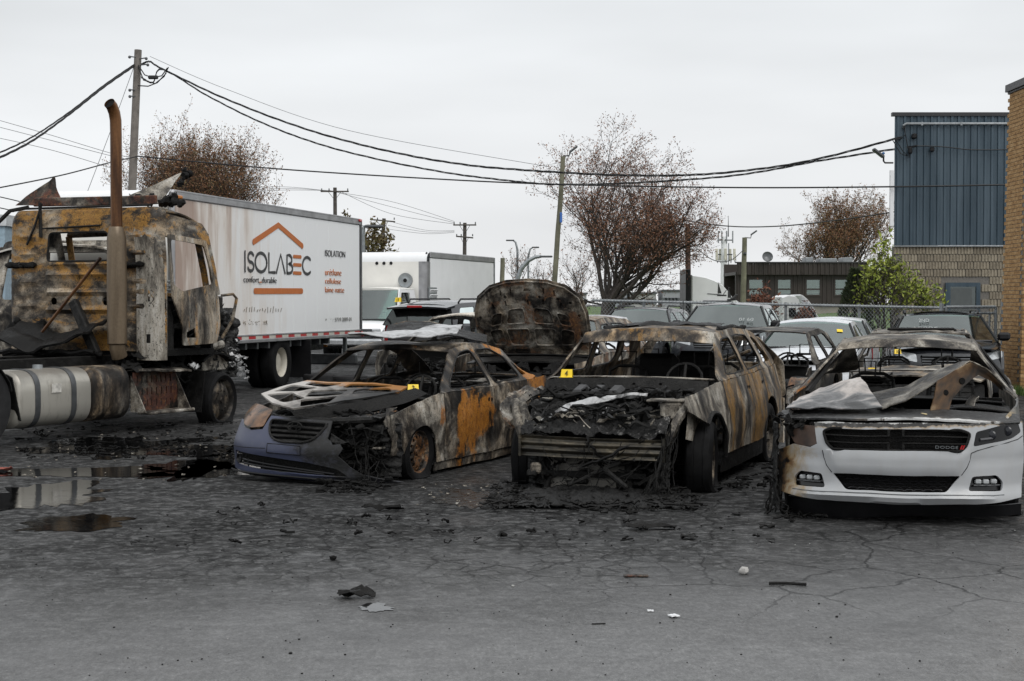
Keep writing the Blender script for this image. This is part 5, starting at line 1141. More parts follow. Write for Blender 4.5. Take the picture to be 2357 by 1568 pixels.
mb = MB(); mb.panel(rnd([(-.33, .285), (.03, .272), (.03, .352), (-.33, .365)], .006, 2), [], lambda y, z: fP(y, z, .010), .07, .012); mb.build('plate_recess', M['paint_blue'], R); pr_ = [fP(y, z, .012) for y, z in ((-.335, .283), (.035, .270), (.035, .354), (-.335, .367))]; MB().tube(pr_+[pr_[0]], .004, 4).build('plate_edge', M['char'], R); MB().tube([fP(y, .325-.02*abs(y+.1)-.0, .0) for y in np.linspace(-.85, -.36, 9)], .003, 4).build('gap_crease_line', M['char'], R)  # dark tubes draw in shade round the plate recess and along a crease
for k in range(3):
    mb = MB(); mb.tube([fP(y, lerp(.222, .105, (k+.5)/3)+(-.10*(y+.8)*lerp(1, .35, (k+.5)/3)), -.03) for y in np.linspace(-.76, .36-.1*k, 12)], .010, 5); mb.build('intake_bar', M['blackpl'], R)
for y in (-.62, -.42, -.05, .22): MB().tube([fP(y, .20-.1*(y+.6), -.035), fP(y, .09, -.035)], .010, 4).build('intake_bar', M['blackpl'], R)
mb = MB(); mb.panel(lo_h, [], lambda y, z: fP(y, z, -.10), .12, .006); mb.build('intake_backing', M['char2'], R)
mb = MB(); mb.lathe([(0, .0), (.03, .004), (.04, .02), (.046, .02), (.05, 0)], Matrix.Translation(fP(-.755, .195, -.03)) @ Matrix.Rotation(-PI/2-.5, 4, 'Z'), 14); mb.build('fog_lamp', M['blackpl'], R)
# headlight bulging over the bumper corner
hl = rnd([(-.455, .505), (-.60, .49), (-.74, .515), (-.845, .60), (-.80, .70), (-.62, .69), (-.45, .655)], .03)
mb = MB(); mb.panel(hl, [], lambda y, z: fP(y, z)+Vector((.022-.45*max(0, z-.58)-.035*((y+.64)/.2)**2, 0, .01)), .04, .01); mb.build('headlight', M['amber_hl'], R)
t = NT('bleached_hood_webbing'); X = t.sep(); n_ = t.noise(6, 6, .7, .6); q_ = t.math('ADD', t.math('MULTIPLY', X[1], -.55), t.math('MULTIPLY', n_, .8))
c = t.ramp(q_, [(.20, (.01, .01, .01)), (.36, (.04, .036, .033)), (.50, (.17, .155, .14)), (.68, (.40, .38, .355))]); c = t.mix(t.ramp(t.math('ADD', t.math('ADD', t.math('MULTIPLY', X[0], -1.4), t.math('MULTIPLY', X[1], .25)), t.math('MULTIPLY', t.noise(8, 5, .7), .6)), [(.48, 0), (.62, .85)]), c, (.34, .15, .035)); t.bump(n_, .5, .01); M['hoodf'] = t.out(c, .5, .1, .35)
# bare hood frame: skin gone, inner webbing left
def hz(b, y): return .70+.185*(b+.75)+.05*max(0, -y-.35)+.012*nz3(b, y, 0, 1.5, 4)-.06*max(0, y-.2)
hout = [(-.78, -.12), (-.60, -.46), (-.32, -.76), (-.05, -.72), (.30, -.60), (.34, 0), (.28, .56), (.05, .58), (-.2, .40), (-.5, .14)]
hh = [rnd(h, .04, 3) for h in ([(-.56, -.36), (-.34, -.69), (-.17, -.50), (-.36, -.23)], [(-.22, -.69), (.08, -.64), (.08, -.34), (-.11, -.44)], [(-.70, -.09), (-.43, -.24), (-.24, .06), (-.49, .10)], [(-.31, -.27), (-.04, -.35), (.05, .02), (-.18, .06)], [(.13, -.54), (.27, -.53), (.28, -.17), (.12, -.27)], [(.12, -.10), (.28, -.09), (.26, .42), (.12, .28)], [(-.16, .17), (.03, .10), (.16, .42), (.02, .52)])]
mb = MB(); mb.panel(hout, hh, lambda b, y: (-b, y, hz(b, y)+.004*nz3(b, y, 0, 9, 2)), .045, -.016); mb.build('hood_frame', M['hoodf'], R, label='bare bleached hood webbing without its skin')
e0 = [(.78, -.14, .665), (.60, .06, .70), (.35, .28, .735), (.05, .50, .80), (-.25, .66, .84)]; e1 = [(.76, -.10, .61), (.56, .14, .60), (.30, .40, .63), (.02, .64, .71), (-.28, .78, .80)]
curve_sheet(e0, e1, 18, 4, .02, 3, .006).build('hood_skin', M['char2'], R)
e2 = [(.56, .16, .595), (.36, .36, .615), (.12, .58, .66)]; e3 = [(.46, .30, .56), (.28, .46, .59), (.10, .64, .645)]
curve_sheet(e2, e3, 10, 3, .015, 8, .006).build('hood_skin', M['rustwheel'], R, label='strip of hood skin curled under, rusty orange')
# cowl and engine bay
mb = MB(); mb.sheet(lambda u, v: ca.D((-lerp(.26, .62, u)+.16*(1-(2*v-1)**2), (2*v-1)*.74, .74+.05*(1-(2*v-1)**2)+.02*u)), 4, 14, -.01); mb.build('cowl_panel', M['black_metal'], R)
mb = MB(); mb.tube([(.60, -.62, .57), (.66, -.2, .58), (.66, .2, .575), (.60, .62, .60), (.45, .78, .64)], .035, 7); mb.tube([(.62, -.6, .20), (.66, 0, .19), (.6, .6, .18)], .04, 6); mb.build('radiator_support', M['black_metal'], R)
mb = MB(); mb.cbox((.54, -.02, .40), (.05, 1.05, .38), .01); mb.build('radiator', M['char'], R)
mb = MB(); mb.cbox((.1, -.05, .45), (.55, .75, .42), .06); mb.lump((.05, .1, .66), (.28, .26, .08), 3, .4, 12, 8); mb.build('engine', M['char2'], R)
mb = MB(); mb.cbox((.52, .58, .47), (.10, .36, .16), .02, rz=-.2); mb.cbox((.60, .42, .365), (.12, .34, .03), .01, rz=-.1); mb.build('headlamp_bracket', M['black_metal'], R)
melted(R, 'charred_engine_parts', M['melt'], lambda u, v: ((lerp(-.12, .62, u), lerp(-.70, .74, v), .60), (0, 0, 1)), 60, 90, .035, 5)
junk(R, 'engine_bay_debris', M['char'], (-.05, -.65, .56), (.60, .70, .66), 60, 5, 'trtb', .06, kind='stuff')
melted(R, 'melted_front_parts', M['melt2'], lambda u, v: ((.58-.16*u**2, lerp(.12, .86, u), lerp(.56, .06, v)), (1, 0, 0)), 60, 50, .05, 6)
junk(R, 'melted_front_debris', M['char'], (.56, .25, .10), (.68, .80, .55), 60, 6, 'trtb', .07, kind='stuff')
mb = MB(); mb.cbox((.62, .60, .335), (.10, .34, .022), .008, rz=-.15, rx=.03); mb.build('headlamp_bracket', M['bg1'], R)
melted(R, 'melted_bumper_edge', M['melt2'], lambda u, v: ((.80-.05*u-.08*v, lerp(.27, .47, u), lerp(.40, .46-.12*u, v)), (.8, 0, .6)), 30, 16, .03, 16)
wires(R, 'burnt_wiring', M['char2'], [(.66, .6, .40), (.55, .75, .42)], [(.85, .72, .03), (.70, .62, .05), (.8, .5, .08)], 16, 7)
# parcel shelf, rear bulkhead, headliner ribs
hol = [rnd([(2.62, y0), (2.80, y0), (2.80, y0+.18), (2.62, y0+.18)], .02, 2) for y0 in (-.55, -.28, .05, .32)]
mb = MB(); mb.panel([(2.45, -.66), (3.05, -.66), (3.05, .66), (2.45, .66)], hol, lambda b, y: ca.D((-b, y, .80+.02*math.sin(y*9))), .08, -.012); mb.build('parcel_shelf', M['bg1'], R)
mb = MB(); mb.box((-2.46, 0, .55), (.04, 1.35, .46)); mb.build('seat_bulkhead', M['char2'], R)
junk(R, 'interior_debris', M['char2'], (-2.3, -.65, .35), (-.9, .65, .62), 40, 9, 'tcrl', .12, kind='stuff')
mb = MB(); mb.sheet(lambda u, v: (-lerp(S.bD-.05, S.Le-.1, u), (v*2-1)*.70, .85-.03*u+.03*(1-(2*v-1)**2)+.015*nz3(u*3, v*3, 0)), 6, 8, -.012); mb.build('trunk_lid', M['ela'], R)
ca.fascia('rear_bumper', [(-.85, .03), (.85, .03), (.85, .62), (-.85, .62)], [], M['ela'], .15, rear=True)
# silvery sheet draped on its roof
def on_car(r, name, label, cat, mbx, mat, p=(0, 0, 0), rz=0):
    o = mbx.build(name, mat); o.matrix_world = Matrix.LocRotScale(Vector(r.location), r.rotation_euler, None) if False else (Matrix.Translation(r.location) @ r.rotation_euler.to_matrix().to_4x4() @ Matrix.Translation(p) @ Matrix.Rotation(rz, 4, 'Z'))
    return tag(o, label, cat)
tip = lambda px, py, d: at(px, py, d)
a0 = [tip(800, 768, 16.6), tip(900, 767, 16.7), tip(985, 752, 17.2), tip(1065, 748, 17.3)]; a1 = [tip(803, 769, 16.3), tip(905, 779, 16.2), tip(985, 779, 16.2), tip(1052, 768, 16.4)]
t = NT('silvery_ash_sheet'); n_ = t.noise(5, 6, .7, .8); M['silversheet'] = t.out(t.ramp(n_, [(.36, (.06, .06, .06)), (.46, (.36, .36, .36)), (.66, (.56, .57, .58)), (.8, (.2, .19, .18))]), .38, .35); t.bump(t.noise(9, 5), .3, .02)
tag(curve_sheet(a0, a1, 24, 8, .03, 5, .008).build('roof_sheet', M['silversheet']), 'wavy silver sheet of burnt metal lying across the blue bumpered sedan roof', 'metal sheet')
a0 = [tip(893, 752, 18.4), tip(935, 741, 18.5), tip(990, 742, 18.6), tip(1050, 757, 18.6), tip(1120, 775, 18.7)]; a1 = [tip(888, 768, 18.1), tip(935, 763, 18.0), tip(990, 766, 18.0), tip(1050, 776, 18.0), tip(1120, 790, 18.2)]
mb = curve_sheet(a0, a1, 20, 4, .02, 9, .012); mb2 = MB(); mb2.tube(a0, .014, 6)
o = mb.build('trunk_lid_sheet', M['char2']); tag(o, 'black curled lid with a pinkish edge standing behind the silver sheet', 'metal sheet'); mb2.build('folded_edge', burnt('pinkish_edge', 51, .3, .9, (1, 1, 1), 3), o)

# ---- stripped SUV in the middle
XX, XY, XT = .95, 14.469, .342
S = suv_spec(dz=.145, roofz=1.555, back=.52); S['tb'] = .915; cx = Car('burnt_suv', 'burnt out SUV with its whole front stripped to the engine and a bare bumper beam', 'car', S, XX, XY, XT, seed=7, dmg=.012); R = cx.root
cx.sides(M['exp'], frame=M['exp'], skip=(('fender', 1), ('fender', -1)), step=.08)
a = cx.arch_f(); top = [(b, sinterp(S.belt, b)) for b in np.linspace(-.54, S.bA-.02, 7)]
cx.side('fender', [(S.d[0]-.006, S.z0), (S.d[0]-.006, sinterp(S.belt, .62)-.01)]+top[::-1]+[(-.60, .80), (-.58, .74), (-.34, .655)]+arc(0, S.zw, S.ra, 122, a, 12), [], 1, M['exp_ash'], .07)
mb = MB(); ar_ = arc(0, S.zw, S.ra, 125, a-4, 16); mb.tube([cx.D((-b, halfw(S, b, z)+.004, z)) for b, z in ar_], .022, 6); mb.build('arch_trim', M['black_metal'], R)
cx.roof(M['exp'], warp=.035, holes=[rnd([(1.95, -.55), (2.6, -.55), (2.6, .55), (1.95, .55)], .08, 3)])
cx.header(M['exp'], .105, .10)
for p in [c for c in R.children if c.name.startswith('wheel_arch_liner') and max(v.co.x for v in c.data.vertices) > 0]: bpy.data.objects.remove(p)
for p in R.children:
    if p.name.startswith('rocker_panel'): p.data.materials[0] = M['char']
cx.floor(M['char']); cx.dash(True); cx.seats(True, rows=(1.55, 2.5)); 
mb = MB()
for (b, y) in ((1.62, -.10), (2.55, .1)): MB().cbox((-b-.34, y, .86), (.16, .46, .62), .06, ry=-.18).build('charred_seat_back', M['char'], R)
for i, (y0, dz_) in enumerate(((.60, .0), (-.60, .0))):
    mb = MB(); mb.tube([(-1.75, y0, 1.43+.0), (-2.4, y0*1.0, 1.45), (-3.1, y0*.97, 1.41)], .022, 6)
    for b in (1.8, 2.4, 3.0): mb.lump((-b, y0, 1.425), (.12, .035, .035), i+int(b*10), .6, 8, 6, 4)
    mb.build('roof_rail', M['char'], R)
mb = MB(); mb.crumple((-2.2, .0, 1.455), .9, .9, 44, .09, 8); mb.build('sunroof_remains', M['char2'], R)
for b, sg, st in ((0, 1, .13), (0, -1, .13), (S.WB, 1, 0), (S.WB, -1, 0)): cx.wheel(b, sg, M['greywheel'], M['rubber'], 'alloy', st, .10, hub=.255)
cx.fascia('rear_bumper', [(-.94, .12), (.94, .12), (.94, .62), (-.94, .62)], [], M['exp'], .15, rear=True)
mb = MB(); mb.panel(rnd([(-.92, .62), (.92, .62), (.90, 1.02), (.62, 1.32), (-.62, 1.32), (-.90, 1.02)], .05), [rnd([(-.70, 1.02), (.70, 1.02), (.56, 1.27), (-.56, 1.27)], .06)], lambda y, z: cx.D((-(S.Le-.06-.32*max(0, z-.95)), y, z)), .09, -.02); mb.build('tailgate', M['exp'], R)
# firewall, cowl with its ragged edge
cw = [(-.80, .955), (-.55, .985), (0, 1.0), (.55, .985), (.80, .955), (.80, .86), (.62, .80), (.55, .88), (.2, .905), (-.1, .895), (-.4, .91), (-.55, .87), (-.66, .78), (-.80, .84)]
mb = MB(); mb.panel(cw, [rnd([(y, .925), (y+.03, .925), (y+.03, .945), (y, .945)], .004, 1) for y in (-.45, -.2, .1, .35)], lambda y, z: cx.D((-.40+.14*(1-(y/.8)**2)+(.12 if z > .95 else -.0)*(z-.95)*0+.35*(.98-z), y, z)), .06, .012); mb.build('cowl_panel', M['black_metal'], R)
mb = MB(); mb.sheet(lambda u, v: (-.52+.16*(1-(2*v-1)**2)-.12*u, (2*v-1)*.80, .975+.025*(1-(2*v-1)**2)+.004*nz3(u*4, v*9, 0)), 3, 16, -.008); mb.build('cowl_flange', M['ashgrey'], R)
mb = MB(); mb.box((-.30, 0, .55), (.05, 1.62, .62)); mb.build('bulkhead', M['char'], R)
for sg in (1, -1):
    mb = MB(); mb.lathe([(0, .03), (.07, .025), (.09, .0), (.12, -.02), (.13, -.22)], Matrix.Translation((.0, sg*.60, .82)) @ Matrix.Rotation(PI/2, 4, 'X'), 16); mb.build('strut_tower', M['ashgrey'] if sg < 0 else M['black_metal'], R)
    mb = MB(); mb.tube([(-.28, sg*.80, .86), (.2, sg*.79, .82), (.42, sg*.77, .79), (.52, sg*.74, .74)], .045, 4); mb.build('apron_rail', M['bg1'], R)
    mb = MB(); mb.cbox((.2, sg*.48, .47), (1.1, .10, .13), .02); mb.build('frame_rail', M['black_metal'], R)
    MB().tube([(.48, sg*.80, .80), (.62, sg*.74, .66), (.66, sg*.68, .50), (.60, sg*.62, .42)], .04, 7).build('bumper_strut', M['bg1'], R)
mb = MB(); mb.panel([(-.05, -.11), (.22, -.16), (.30, -.05), (.18, .10), (.0, .12)], [circ(.05, 0, .012, 6), circ(.12, -.06, .014, 6), rnd([(.16, .0), (.20, .0), (.20, .04), (.16, .04)], .003, 1)], lambda u, v: (.42-u*1.35, .80+.08*u, .62+v*1.15), .04, .008); mb.build('fender_bracket', M['ashgrey'], R)
mb = MB(); mb.cbox((.44, .66, .74), (.16, .20, .16), .02); mb.cbox((.40, .60, .83), (.26, .34, .02), .006, rz=.1); mb.build('headlamp_bracket', M['ashgrey'], R)
mb = MB(); mb.tube([(.30, .45, .82), (.30, .45, .90), (.30, .55, .90), (.30, .55, .82)], .012, 5); mb.build('hook_bracket', M['black_metal'], R)
# the right fender, torn and curled
f0 = [(-.1, -.93, .90), (.25, -.95, .86), (.45, -.96, .78), (.55, -.92, .66)]; f1 = [(-.15, -.78, .86), (.2, -.80, .84), (.42, -.78, .80), (.50, -.74, .70)]
curve_sheet(f0, f1, 20, 8, .06, 4, -.01).build('fender', M['bg2'], R, label='torn fender stump on the far side')
f0 = [(.52, -.92, .78), (.58, -.90, .66), (.54, -.86, .56)]; f1 = [(.50, -.78, .72), (.56, -.72, .60), (.52, -.70, .50)]
curve_sheet(f0, f1, 14, 8, .06, 12, .008).build('headlamp_panel', M['bg2'], R)
MB().tube([(.52, -.72, .78), (.60, -.66, .66), (.62, -.62, .52), (.64, -.52, .46)], .04, 4).build('bracket_arm', M['ashgrey'], R)
mb = MB(); mb.panel(rnd([(-.10, -.09), (.1, -.11), (.12, .05), (.02, .12), (-.1, .06)], .02), [circ(0, 0, .022, 8), circ(.06, .04, .015, 7)], lambda u, v: (.60-.1*u, -.56+u, .56+v), .04, .008); mb.build('horn_bracket', M['ashgrey'], R)
# engine
mb = MB(); mb.cbox((.16, .0, .56), (.62, .95, .40), .06); mb.build('engine_block', M['char2'], R)
for k in range(3):
    mb = MB(); mb.cbox((.10, -.30+.17*k, .875), (.26, .135, .085), .035, ry=.2); mb.build('intake_runner', plain('dull_grey_casting', (.030, .030, .031), .5, .2, .35), R)
MB().tube([(.28, -.44, .86), (.26, -.1, .87), (.28, .2, .86)], .022, 6).build('fuel_rail', M['black_metal'], R)
MB().tube([(-.16, -.62, .84), (-.16, .1, .87), (-.16, .62, .85)], .035, 8).build('strut_brace', M['black_metal'], R)
s0 = [(.56, -.50, .66), (.48, -.30, .77), (.42, -.05, .85), (.38, .10, .86), (.32, .40, .87)]; s1 = [(.62, -.51, .63), (.54, -.30, .71), (.48, -.05, .79), (.42, .10, .82), (.36, .40, .85)]
curve_sheet(s0, s1, 26, 3, .03, 7, .01).build('melted_silver_strip', M['silversheet'], R)
mb = MB(); mb.lump((.58, .14, .71), (.05, .12, .045), 6, .6, 12, 8); mb.build('bleached_lump', M['insul'], R)
melted(R, 'charred_engine_parts', M['melt'], lambda u, v: ((lerp(-.28, .42, u), lerp(-.74, .74, v), .79-.06*u), (0, 0, 1)), 70, 110, .07, 21)
junk(R, 'engine_bay_debris', M['char'], (-.22, -.70, .78), (.40, .72, .90), 110, 21, 'trtbr', .07, kind='stuff')
melted(R, 'melted_front_mass', M['melt'], lambda u, v: ((lerp(.28, .76, u), lerp(-.66, .66, v), .735-.20*u**1.2), (.35, 0, 1)), 70, 130, .055, 22)
junk(R, 'front_mass_debris', M['char2'], (.32, -.58, .60), (.76, .60, .78), 110, 22, 'rtrr', .07, kind='stuff')
junk(R, 'ash_strip', M['ashgrey'], (.34, -.58, .58), (.74, .60, .74), 26, 29, 'r', .07, kind='stuff')
melted(R, 'hanging_hoses', M['melt2'], lambda u, v: ((.50+.06*math.sin(u*9), lerp(-.66, .66, u), lerp(.36, .05, v)), (1, 0, 0)), 110, 50, .06, 23)
junk(R, 'hanging_debris', M['char2'], (.52, -.62, .06), (.76, .62, .34), 60, 23, 'trtbr', .08, kind='stuff')
# bumper beam with pressed grooves
def beam(u, v):
    y = lerp(-.655, .655, u); z = lerp(.335, .515, v); g = .022*(math.cos(v*PI*6)+1)/2; return (.80-.07*(y/.65)**2+g+.015*math.sin(v*PI)+.004*nz3(y, v, 0, 6), y, z-.012*u)
t = NT('scorched_beam_steel'); X = t.sep(); n_ = t.noise(4, 6, .7, .5, t.map((0, 0, 0), (1, 1, 3))); M['beam'] = t.out(t.ramp(n_, [(.32, (.012, .011, .010)), (.48, (.040, .036, .028)), (.60, (.09, .076, .052)), (.74, (.24, .22, .17))]), .36, .45); t.bump(n_, .3, .01)
mb = MB(); mb.sheet(beam, 26, 24, .012); bo = mb.build('bumper_beam', M['beam'], R, smooth=50)
mb = MB(); mb.box((.735, -.66, .43), (.09, .02, .20)); mb.box((.735, .66, .415), (.09, .02, .20)); mb.box((.72, 0, .42), (.03, 1.3, .13)); mb.build('beam_end_plate', M['beam'], bo)
# radiator fallen forward
rt_ = MB(); RM = Matrix.Translation((.68, -.05, .0)) @ Matrix.Rotation(math.radians(-14), 4, 'Y') @ Matrix.Rotation(math.radians(4), 4, 'X')
core_ = MB(); core_.box((0, 0, .19), (.035, .70, .32)); ro = core_.xf(RM).build('radiator', M['char2'], R)
fin = MB()
for k in range(38): fin.box((.022, 0, .04+k*.0082), (.012, .68, .0034))
fin.xf(RM).build('radiator_fin', plain('dull_fin_metal', (.20, .19, .17), .5, .5), ro, smooth=0, kind='stuff')
for y in (-.38, .38): c_ = MB(); c_.cbox((0, y, .19), (.06, .06, .36), .012); c_.xf(RM).build('radiator_tank', M['char2'], ro)
wires(R, 'burnt_wiring', M['char2'], [(.84, .0, .48), (.82, .35, .48), (.72, .58, .44), (.8, -.4, .48)], [(.95, -.1, .25), (.85, -.25, .05), (.8, .05, .40), (1.0, .1, .03)], 16, 25, .0035)
wires(R, 'charred_strap', M['char'], [(.86, .02, .54), (.84, .42, .50)], [(.90, -.18, .24), (.86, .10, .28)], 4, 26, .010, .03)
wires(R, 'melted_harness', M['char2'], [(.70, .68, .52), (.66, .72, .60)], [(.88, .66, .04), (.98, .60, .02), (.82, .74, .05)], 22, 27, .0055, .04)
MB().cbox((.84, .05, .20), (.03, .50, .04), .012, rz=.25, rx=.42).build('loose_shroud_arm', M['black_metal'], R)
MB().cbox((.74, -.52, .22), (.06, .10, .10), .02).build('mount_plate', M['bg1'], R)
MB().cbox((.84, .24, .17), (.04, .30, .05), .015, rz=-.2, rx=-.6).build('loose_shroud_arm', M['black_metal'], R)
# interior: door frames on the far side, fallen struts
MB().tube([(-3.55, .58, 1.16), (-3.7, .1, .98)], .02, 5).build('fallen_strut', M['exp'], R)
junk(R, 'interior_debris', M['char'], (-3.4, -.75, .45), (-.9, .75, .80), 50, 28, 'tcrl', .14, kind='stuff')

# ---- white fronted saloon at the right
CX_, CY_, CT_ = 3.196, 12.838, .281
S = sedan_spec(dz=.045, roofz=1.395, hw=.945, WB=3.05, Lf=.95); S['hood'] = [(-.95, .775), (-.4, .85), (.45, .915)]; S['belt'] = [(-.95, .775), (-.4, .85), (.45, .915), (1.7, .925), (3.0, .96), (3.95, .96)]
S['zw'] = .30; S['ra'] = .385; S['Rt'] = .345; S['wt'] = .235; S['Rr'] = .25
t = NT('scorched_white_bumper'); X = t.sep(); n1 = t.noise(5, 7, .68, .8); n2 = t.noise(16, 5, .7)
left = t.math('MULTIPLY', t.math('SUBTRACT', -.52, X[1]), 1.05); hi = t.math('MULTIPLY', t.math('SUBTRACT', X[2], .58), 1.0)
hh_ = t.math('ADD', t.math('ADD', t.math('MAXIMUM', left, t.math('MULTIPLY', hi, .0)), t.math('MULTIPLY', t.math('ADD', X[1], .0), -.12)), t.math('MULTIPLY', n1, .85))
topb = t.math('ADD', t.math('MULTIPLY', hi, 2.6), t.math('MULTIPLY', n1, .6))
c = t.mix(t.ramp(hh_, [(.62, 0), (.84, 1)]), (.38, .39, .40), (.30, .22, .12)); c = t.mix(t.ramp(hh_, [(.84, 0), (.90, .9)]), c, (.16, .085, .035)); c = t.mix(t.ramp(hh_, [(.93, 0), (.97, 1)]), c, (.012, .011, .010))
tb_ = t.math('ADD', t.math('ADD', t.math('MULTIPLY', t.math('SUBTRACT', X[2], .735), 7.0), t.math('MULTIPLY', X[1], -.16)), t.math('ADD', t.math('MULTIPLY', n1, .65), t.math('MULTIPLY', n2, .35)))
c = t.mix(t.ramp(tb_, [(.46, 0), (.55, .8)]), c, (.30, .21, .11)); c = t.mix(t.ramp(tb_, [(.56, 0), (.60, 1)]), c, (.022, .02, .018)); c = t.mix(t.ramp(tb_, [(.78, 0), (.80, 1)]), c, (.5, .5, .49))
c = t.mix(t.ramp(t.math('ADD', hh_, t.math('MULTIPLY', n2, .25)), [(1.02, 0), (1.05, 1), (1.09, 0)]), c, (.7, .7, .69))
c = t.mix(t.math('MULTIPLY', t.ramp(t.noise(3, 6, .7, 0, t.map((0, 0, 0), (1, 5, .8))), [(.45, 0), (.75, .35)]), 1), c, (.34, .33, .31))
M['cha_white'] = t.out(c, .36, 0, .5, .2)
t = NT('half_burnt_white_fender'); X = t.sep(); n1 = t.noise(4, 7, .68, .8)
g = t.math('ADD', t.math('ADD', t.math('MULTIPLY', X[0], .55), t.math('MULTIPLY', t.math('SUBTRACT', .95, X[2]), 1.3)), t.math('SUBTRACT', t.math('MULTIPLY', n1, .9), .62)); 
c = t.ramp(g, [(.0, (.05, .047, .043)), (.14, (.17, .15, .12)), (.24, (.38, .27, .12)), (.32, (.62, .56, .46)), (.45, (.70, .71, .72))]); M['cha_fender'] = t.out(c, .4, 0, .5)
t = NT('half_burnt_hood_edge'); X = t.sep(); n1 = t.noise(6, 7, .7, 1.0); e_ = t.math('ADD', t.math('MULTIPLY', t.math('SUBTRACT', X[0], .78), 3.2), t.math('ADD', t.math('MULTIPLY', n1, .9), t.math('MULTIPLY', X[1], .42)))
c = t.ramp(e_, [(.45, (.012, .012, .012)), (.64, (.034, .034, .034)), (.72, (.09, .075, .06)), (.76, (.48, .48, .47)), (.95, (.54, .54, .53))], 'LINEAR'); c = t.mix(t.ramp(t.noise(30, 4, .7), [(.52, 0), (.7, .35)]), c, (.2, .2, .2)); t.bump(n1, .4, .02); M['cha_edge'] = t.out(c, .5)
cc = Car('burnt_muscle_saloon', 'white fronted burnt saloon with a crumpled hood and a black mesh grille', 'car', S, CX_, CY_, CT_, seed=11, dmg=.010); R = cc.root
cc.sides(M['cha'], frame=M['cha'], fmat=M['cha_fender'])
for p in list(R.children):
    if p.name.startswith('fender') and p.data.vertices[0].co.y < 0: p.data.materials[0] = M['cha']
cc.roof(M['cha'], warp=.035); cc.header(M['cha'], .05, .07); cc.floor(M['char']); cc.dash(True, False); cc.seats(True, rows=(1.5, 2.4))
for b, sg in ((0, 1), (0, -1), (S.WB, 1), (S.WB, -1)): cc.wheel(b, sg, M['greywheel'], M['rubber'], 'alloy', 0, .06)
def sst(a, b, x): x = max(0, min(1, (x-a)/(b-a))); return x*x*(3-2*x)
def cfb(y, z):
    u = abs(y)/.945; b = -.95+.36*min(1.04, u)**4.2+.06*u*u
    b -= .022*sst(.57, .50, abs(y)+(.55-z)*.45)*sst(.36, .42, z)*sst(.58, .55, z)
    b -= .045*sst(.30, .20, z); b += .05*sst(.19, .15, z); b += .14*max(0, z-.62)**1.3*2; b += .012*math.exp(-((z-.50)/.02)**2)*sst(.5, .6, abs(y))
    return b
cP = lambda y, z, o=0: cc.D((-cfb(y, z)+o, y, z))
g1 = rnd([(-.545, .70), (-.48, .728), (.48, .728), (.545, .70), (.52, .61), (.475, .566), (-.475, .566), (-.52, .61)], .02, 2)
g2 = rnd([(-.475, .378), (.475, .378), (.37, .255), (-.37, .255)], .02, 3)
fg = lambda q: rnd([(q*.56, .375), (q*.74, .385), (q*.79, .33), (q*.785, .265), (q*.53, .268)], .02, 3)
hlr = rnd([(.588, .715), (.74, .755), (.90, .775), (.925, .70), (.86, .655), (.57, .605)], .02, 3); hll = [(-y, z) for y, z in hlr]
bump = [(-.93, .20), (-.6, .165), (0, .155), (.6, .165), (.93, .20), (.945, .5), (.935, .79), (.70, .79), (.5, .775), (-.5, .775), (-.62, .76), (-.60, .60), (-.66, .57), (-.80, .585), (-.93, .52)]
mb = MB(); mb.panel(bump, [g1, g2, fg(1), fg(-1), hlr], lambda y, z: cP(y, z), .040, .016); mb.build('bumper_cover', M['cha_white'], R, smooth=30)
# main grille: recessed mesh, crosshair bars
mb = MB(); mb.panel(g1, [], lambda y, z: cP(y, z, -.07), .08, .006); gr = mb.build('grille', M['char'], R)
mb = MB(); pts = [cP(y, z, .002) for y, z in g1]; mb.tube(pts+[pts[0]], .012, 6); mb.build('grille_surround', M['char2'], gr)
def gbar(y0, z0, y1, z1, r): MB().tube([cP(lerp(y0, y1, k/8), lerp(z0, z1, k/8), -.006) for k in range(9)], r, 8, flat=.7).build('grille_bar', M['char2'], gr)
for z in (.674, .622): gbar(-.53, z, -.05, z, .011); gbar(.05, z, .53, z, .011)
for q in (-1, 1): gbar(q*.055, .725, q*.055, .674, .011); gbar(q*.055, .622, q*.055, .566, .011)
mesh_ = MB(); 
for r_ in range(8):
    for k in range(26):
        y = -.56+k*.044+(r_ % 2)*.022; z = .556+r_*.024
        if abs(y) > .51 or z > .715 or z < .575: continue
        mesh_.tube([cP(y-.018, z, -.045), cP(y-.008, z+.006, -.045), cP(y+.008, z+.006, -.045), cP(y+.018, z, -.045)], .0035, 3)
mesh_.build('grille_mesh', M['char2'], gr, kind='stuff')
GL = cP(.29, .588, .014); MX = frame(GL, (0, 1, 0), (0, 0, 1)); text('lettering', 'DODGE', .165, M['steel'], gr, MX, .020, 1.1)
mb = MB()
for k in range(2): a_ = .178+.016*k; mb.add([MX @ Vector(p) for p in ((a_, -.004, .003), (a_+.010, -.004, .003), (a_+.022, .028, .003), (a_+.012, .028, .003))], [(0, 1, 2, 3)])
mb.build('red_slashes', M['redlens'], gr, smooth=0)
mb = MB(); mb.panel(g2, [], lambda y, z: cP(y, z, -.07), .08, .006); g2o = mb.build('lower_grille', M['char'], R)
mesh_ = MB()
for r_ in range(6):
    for k in range(14):
        y = -.46+k*.07+(r_ % 2)*.035; z = .262+r_*.021; lim = lerp(.37, .475, (z-.255)/.12)
        if abs(y) > lim-.03: continue
        mesh_.tube([cP(y-.032, z, -.025), cP(y-.02, z+.008, -.025), cP(y+.02, z+.008, -.025), cP(y+.032, z, -.025)], .0045, 4)
mesh_.build('grille_mesh', M['blackgloss'], g2o, kind='stuff')
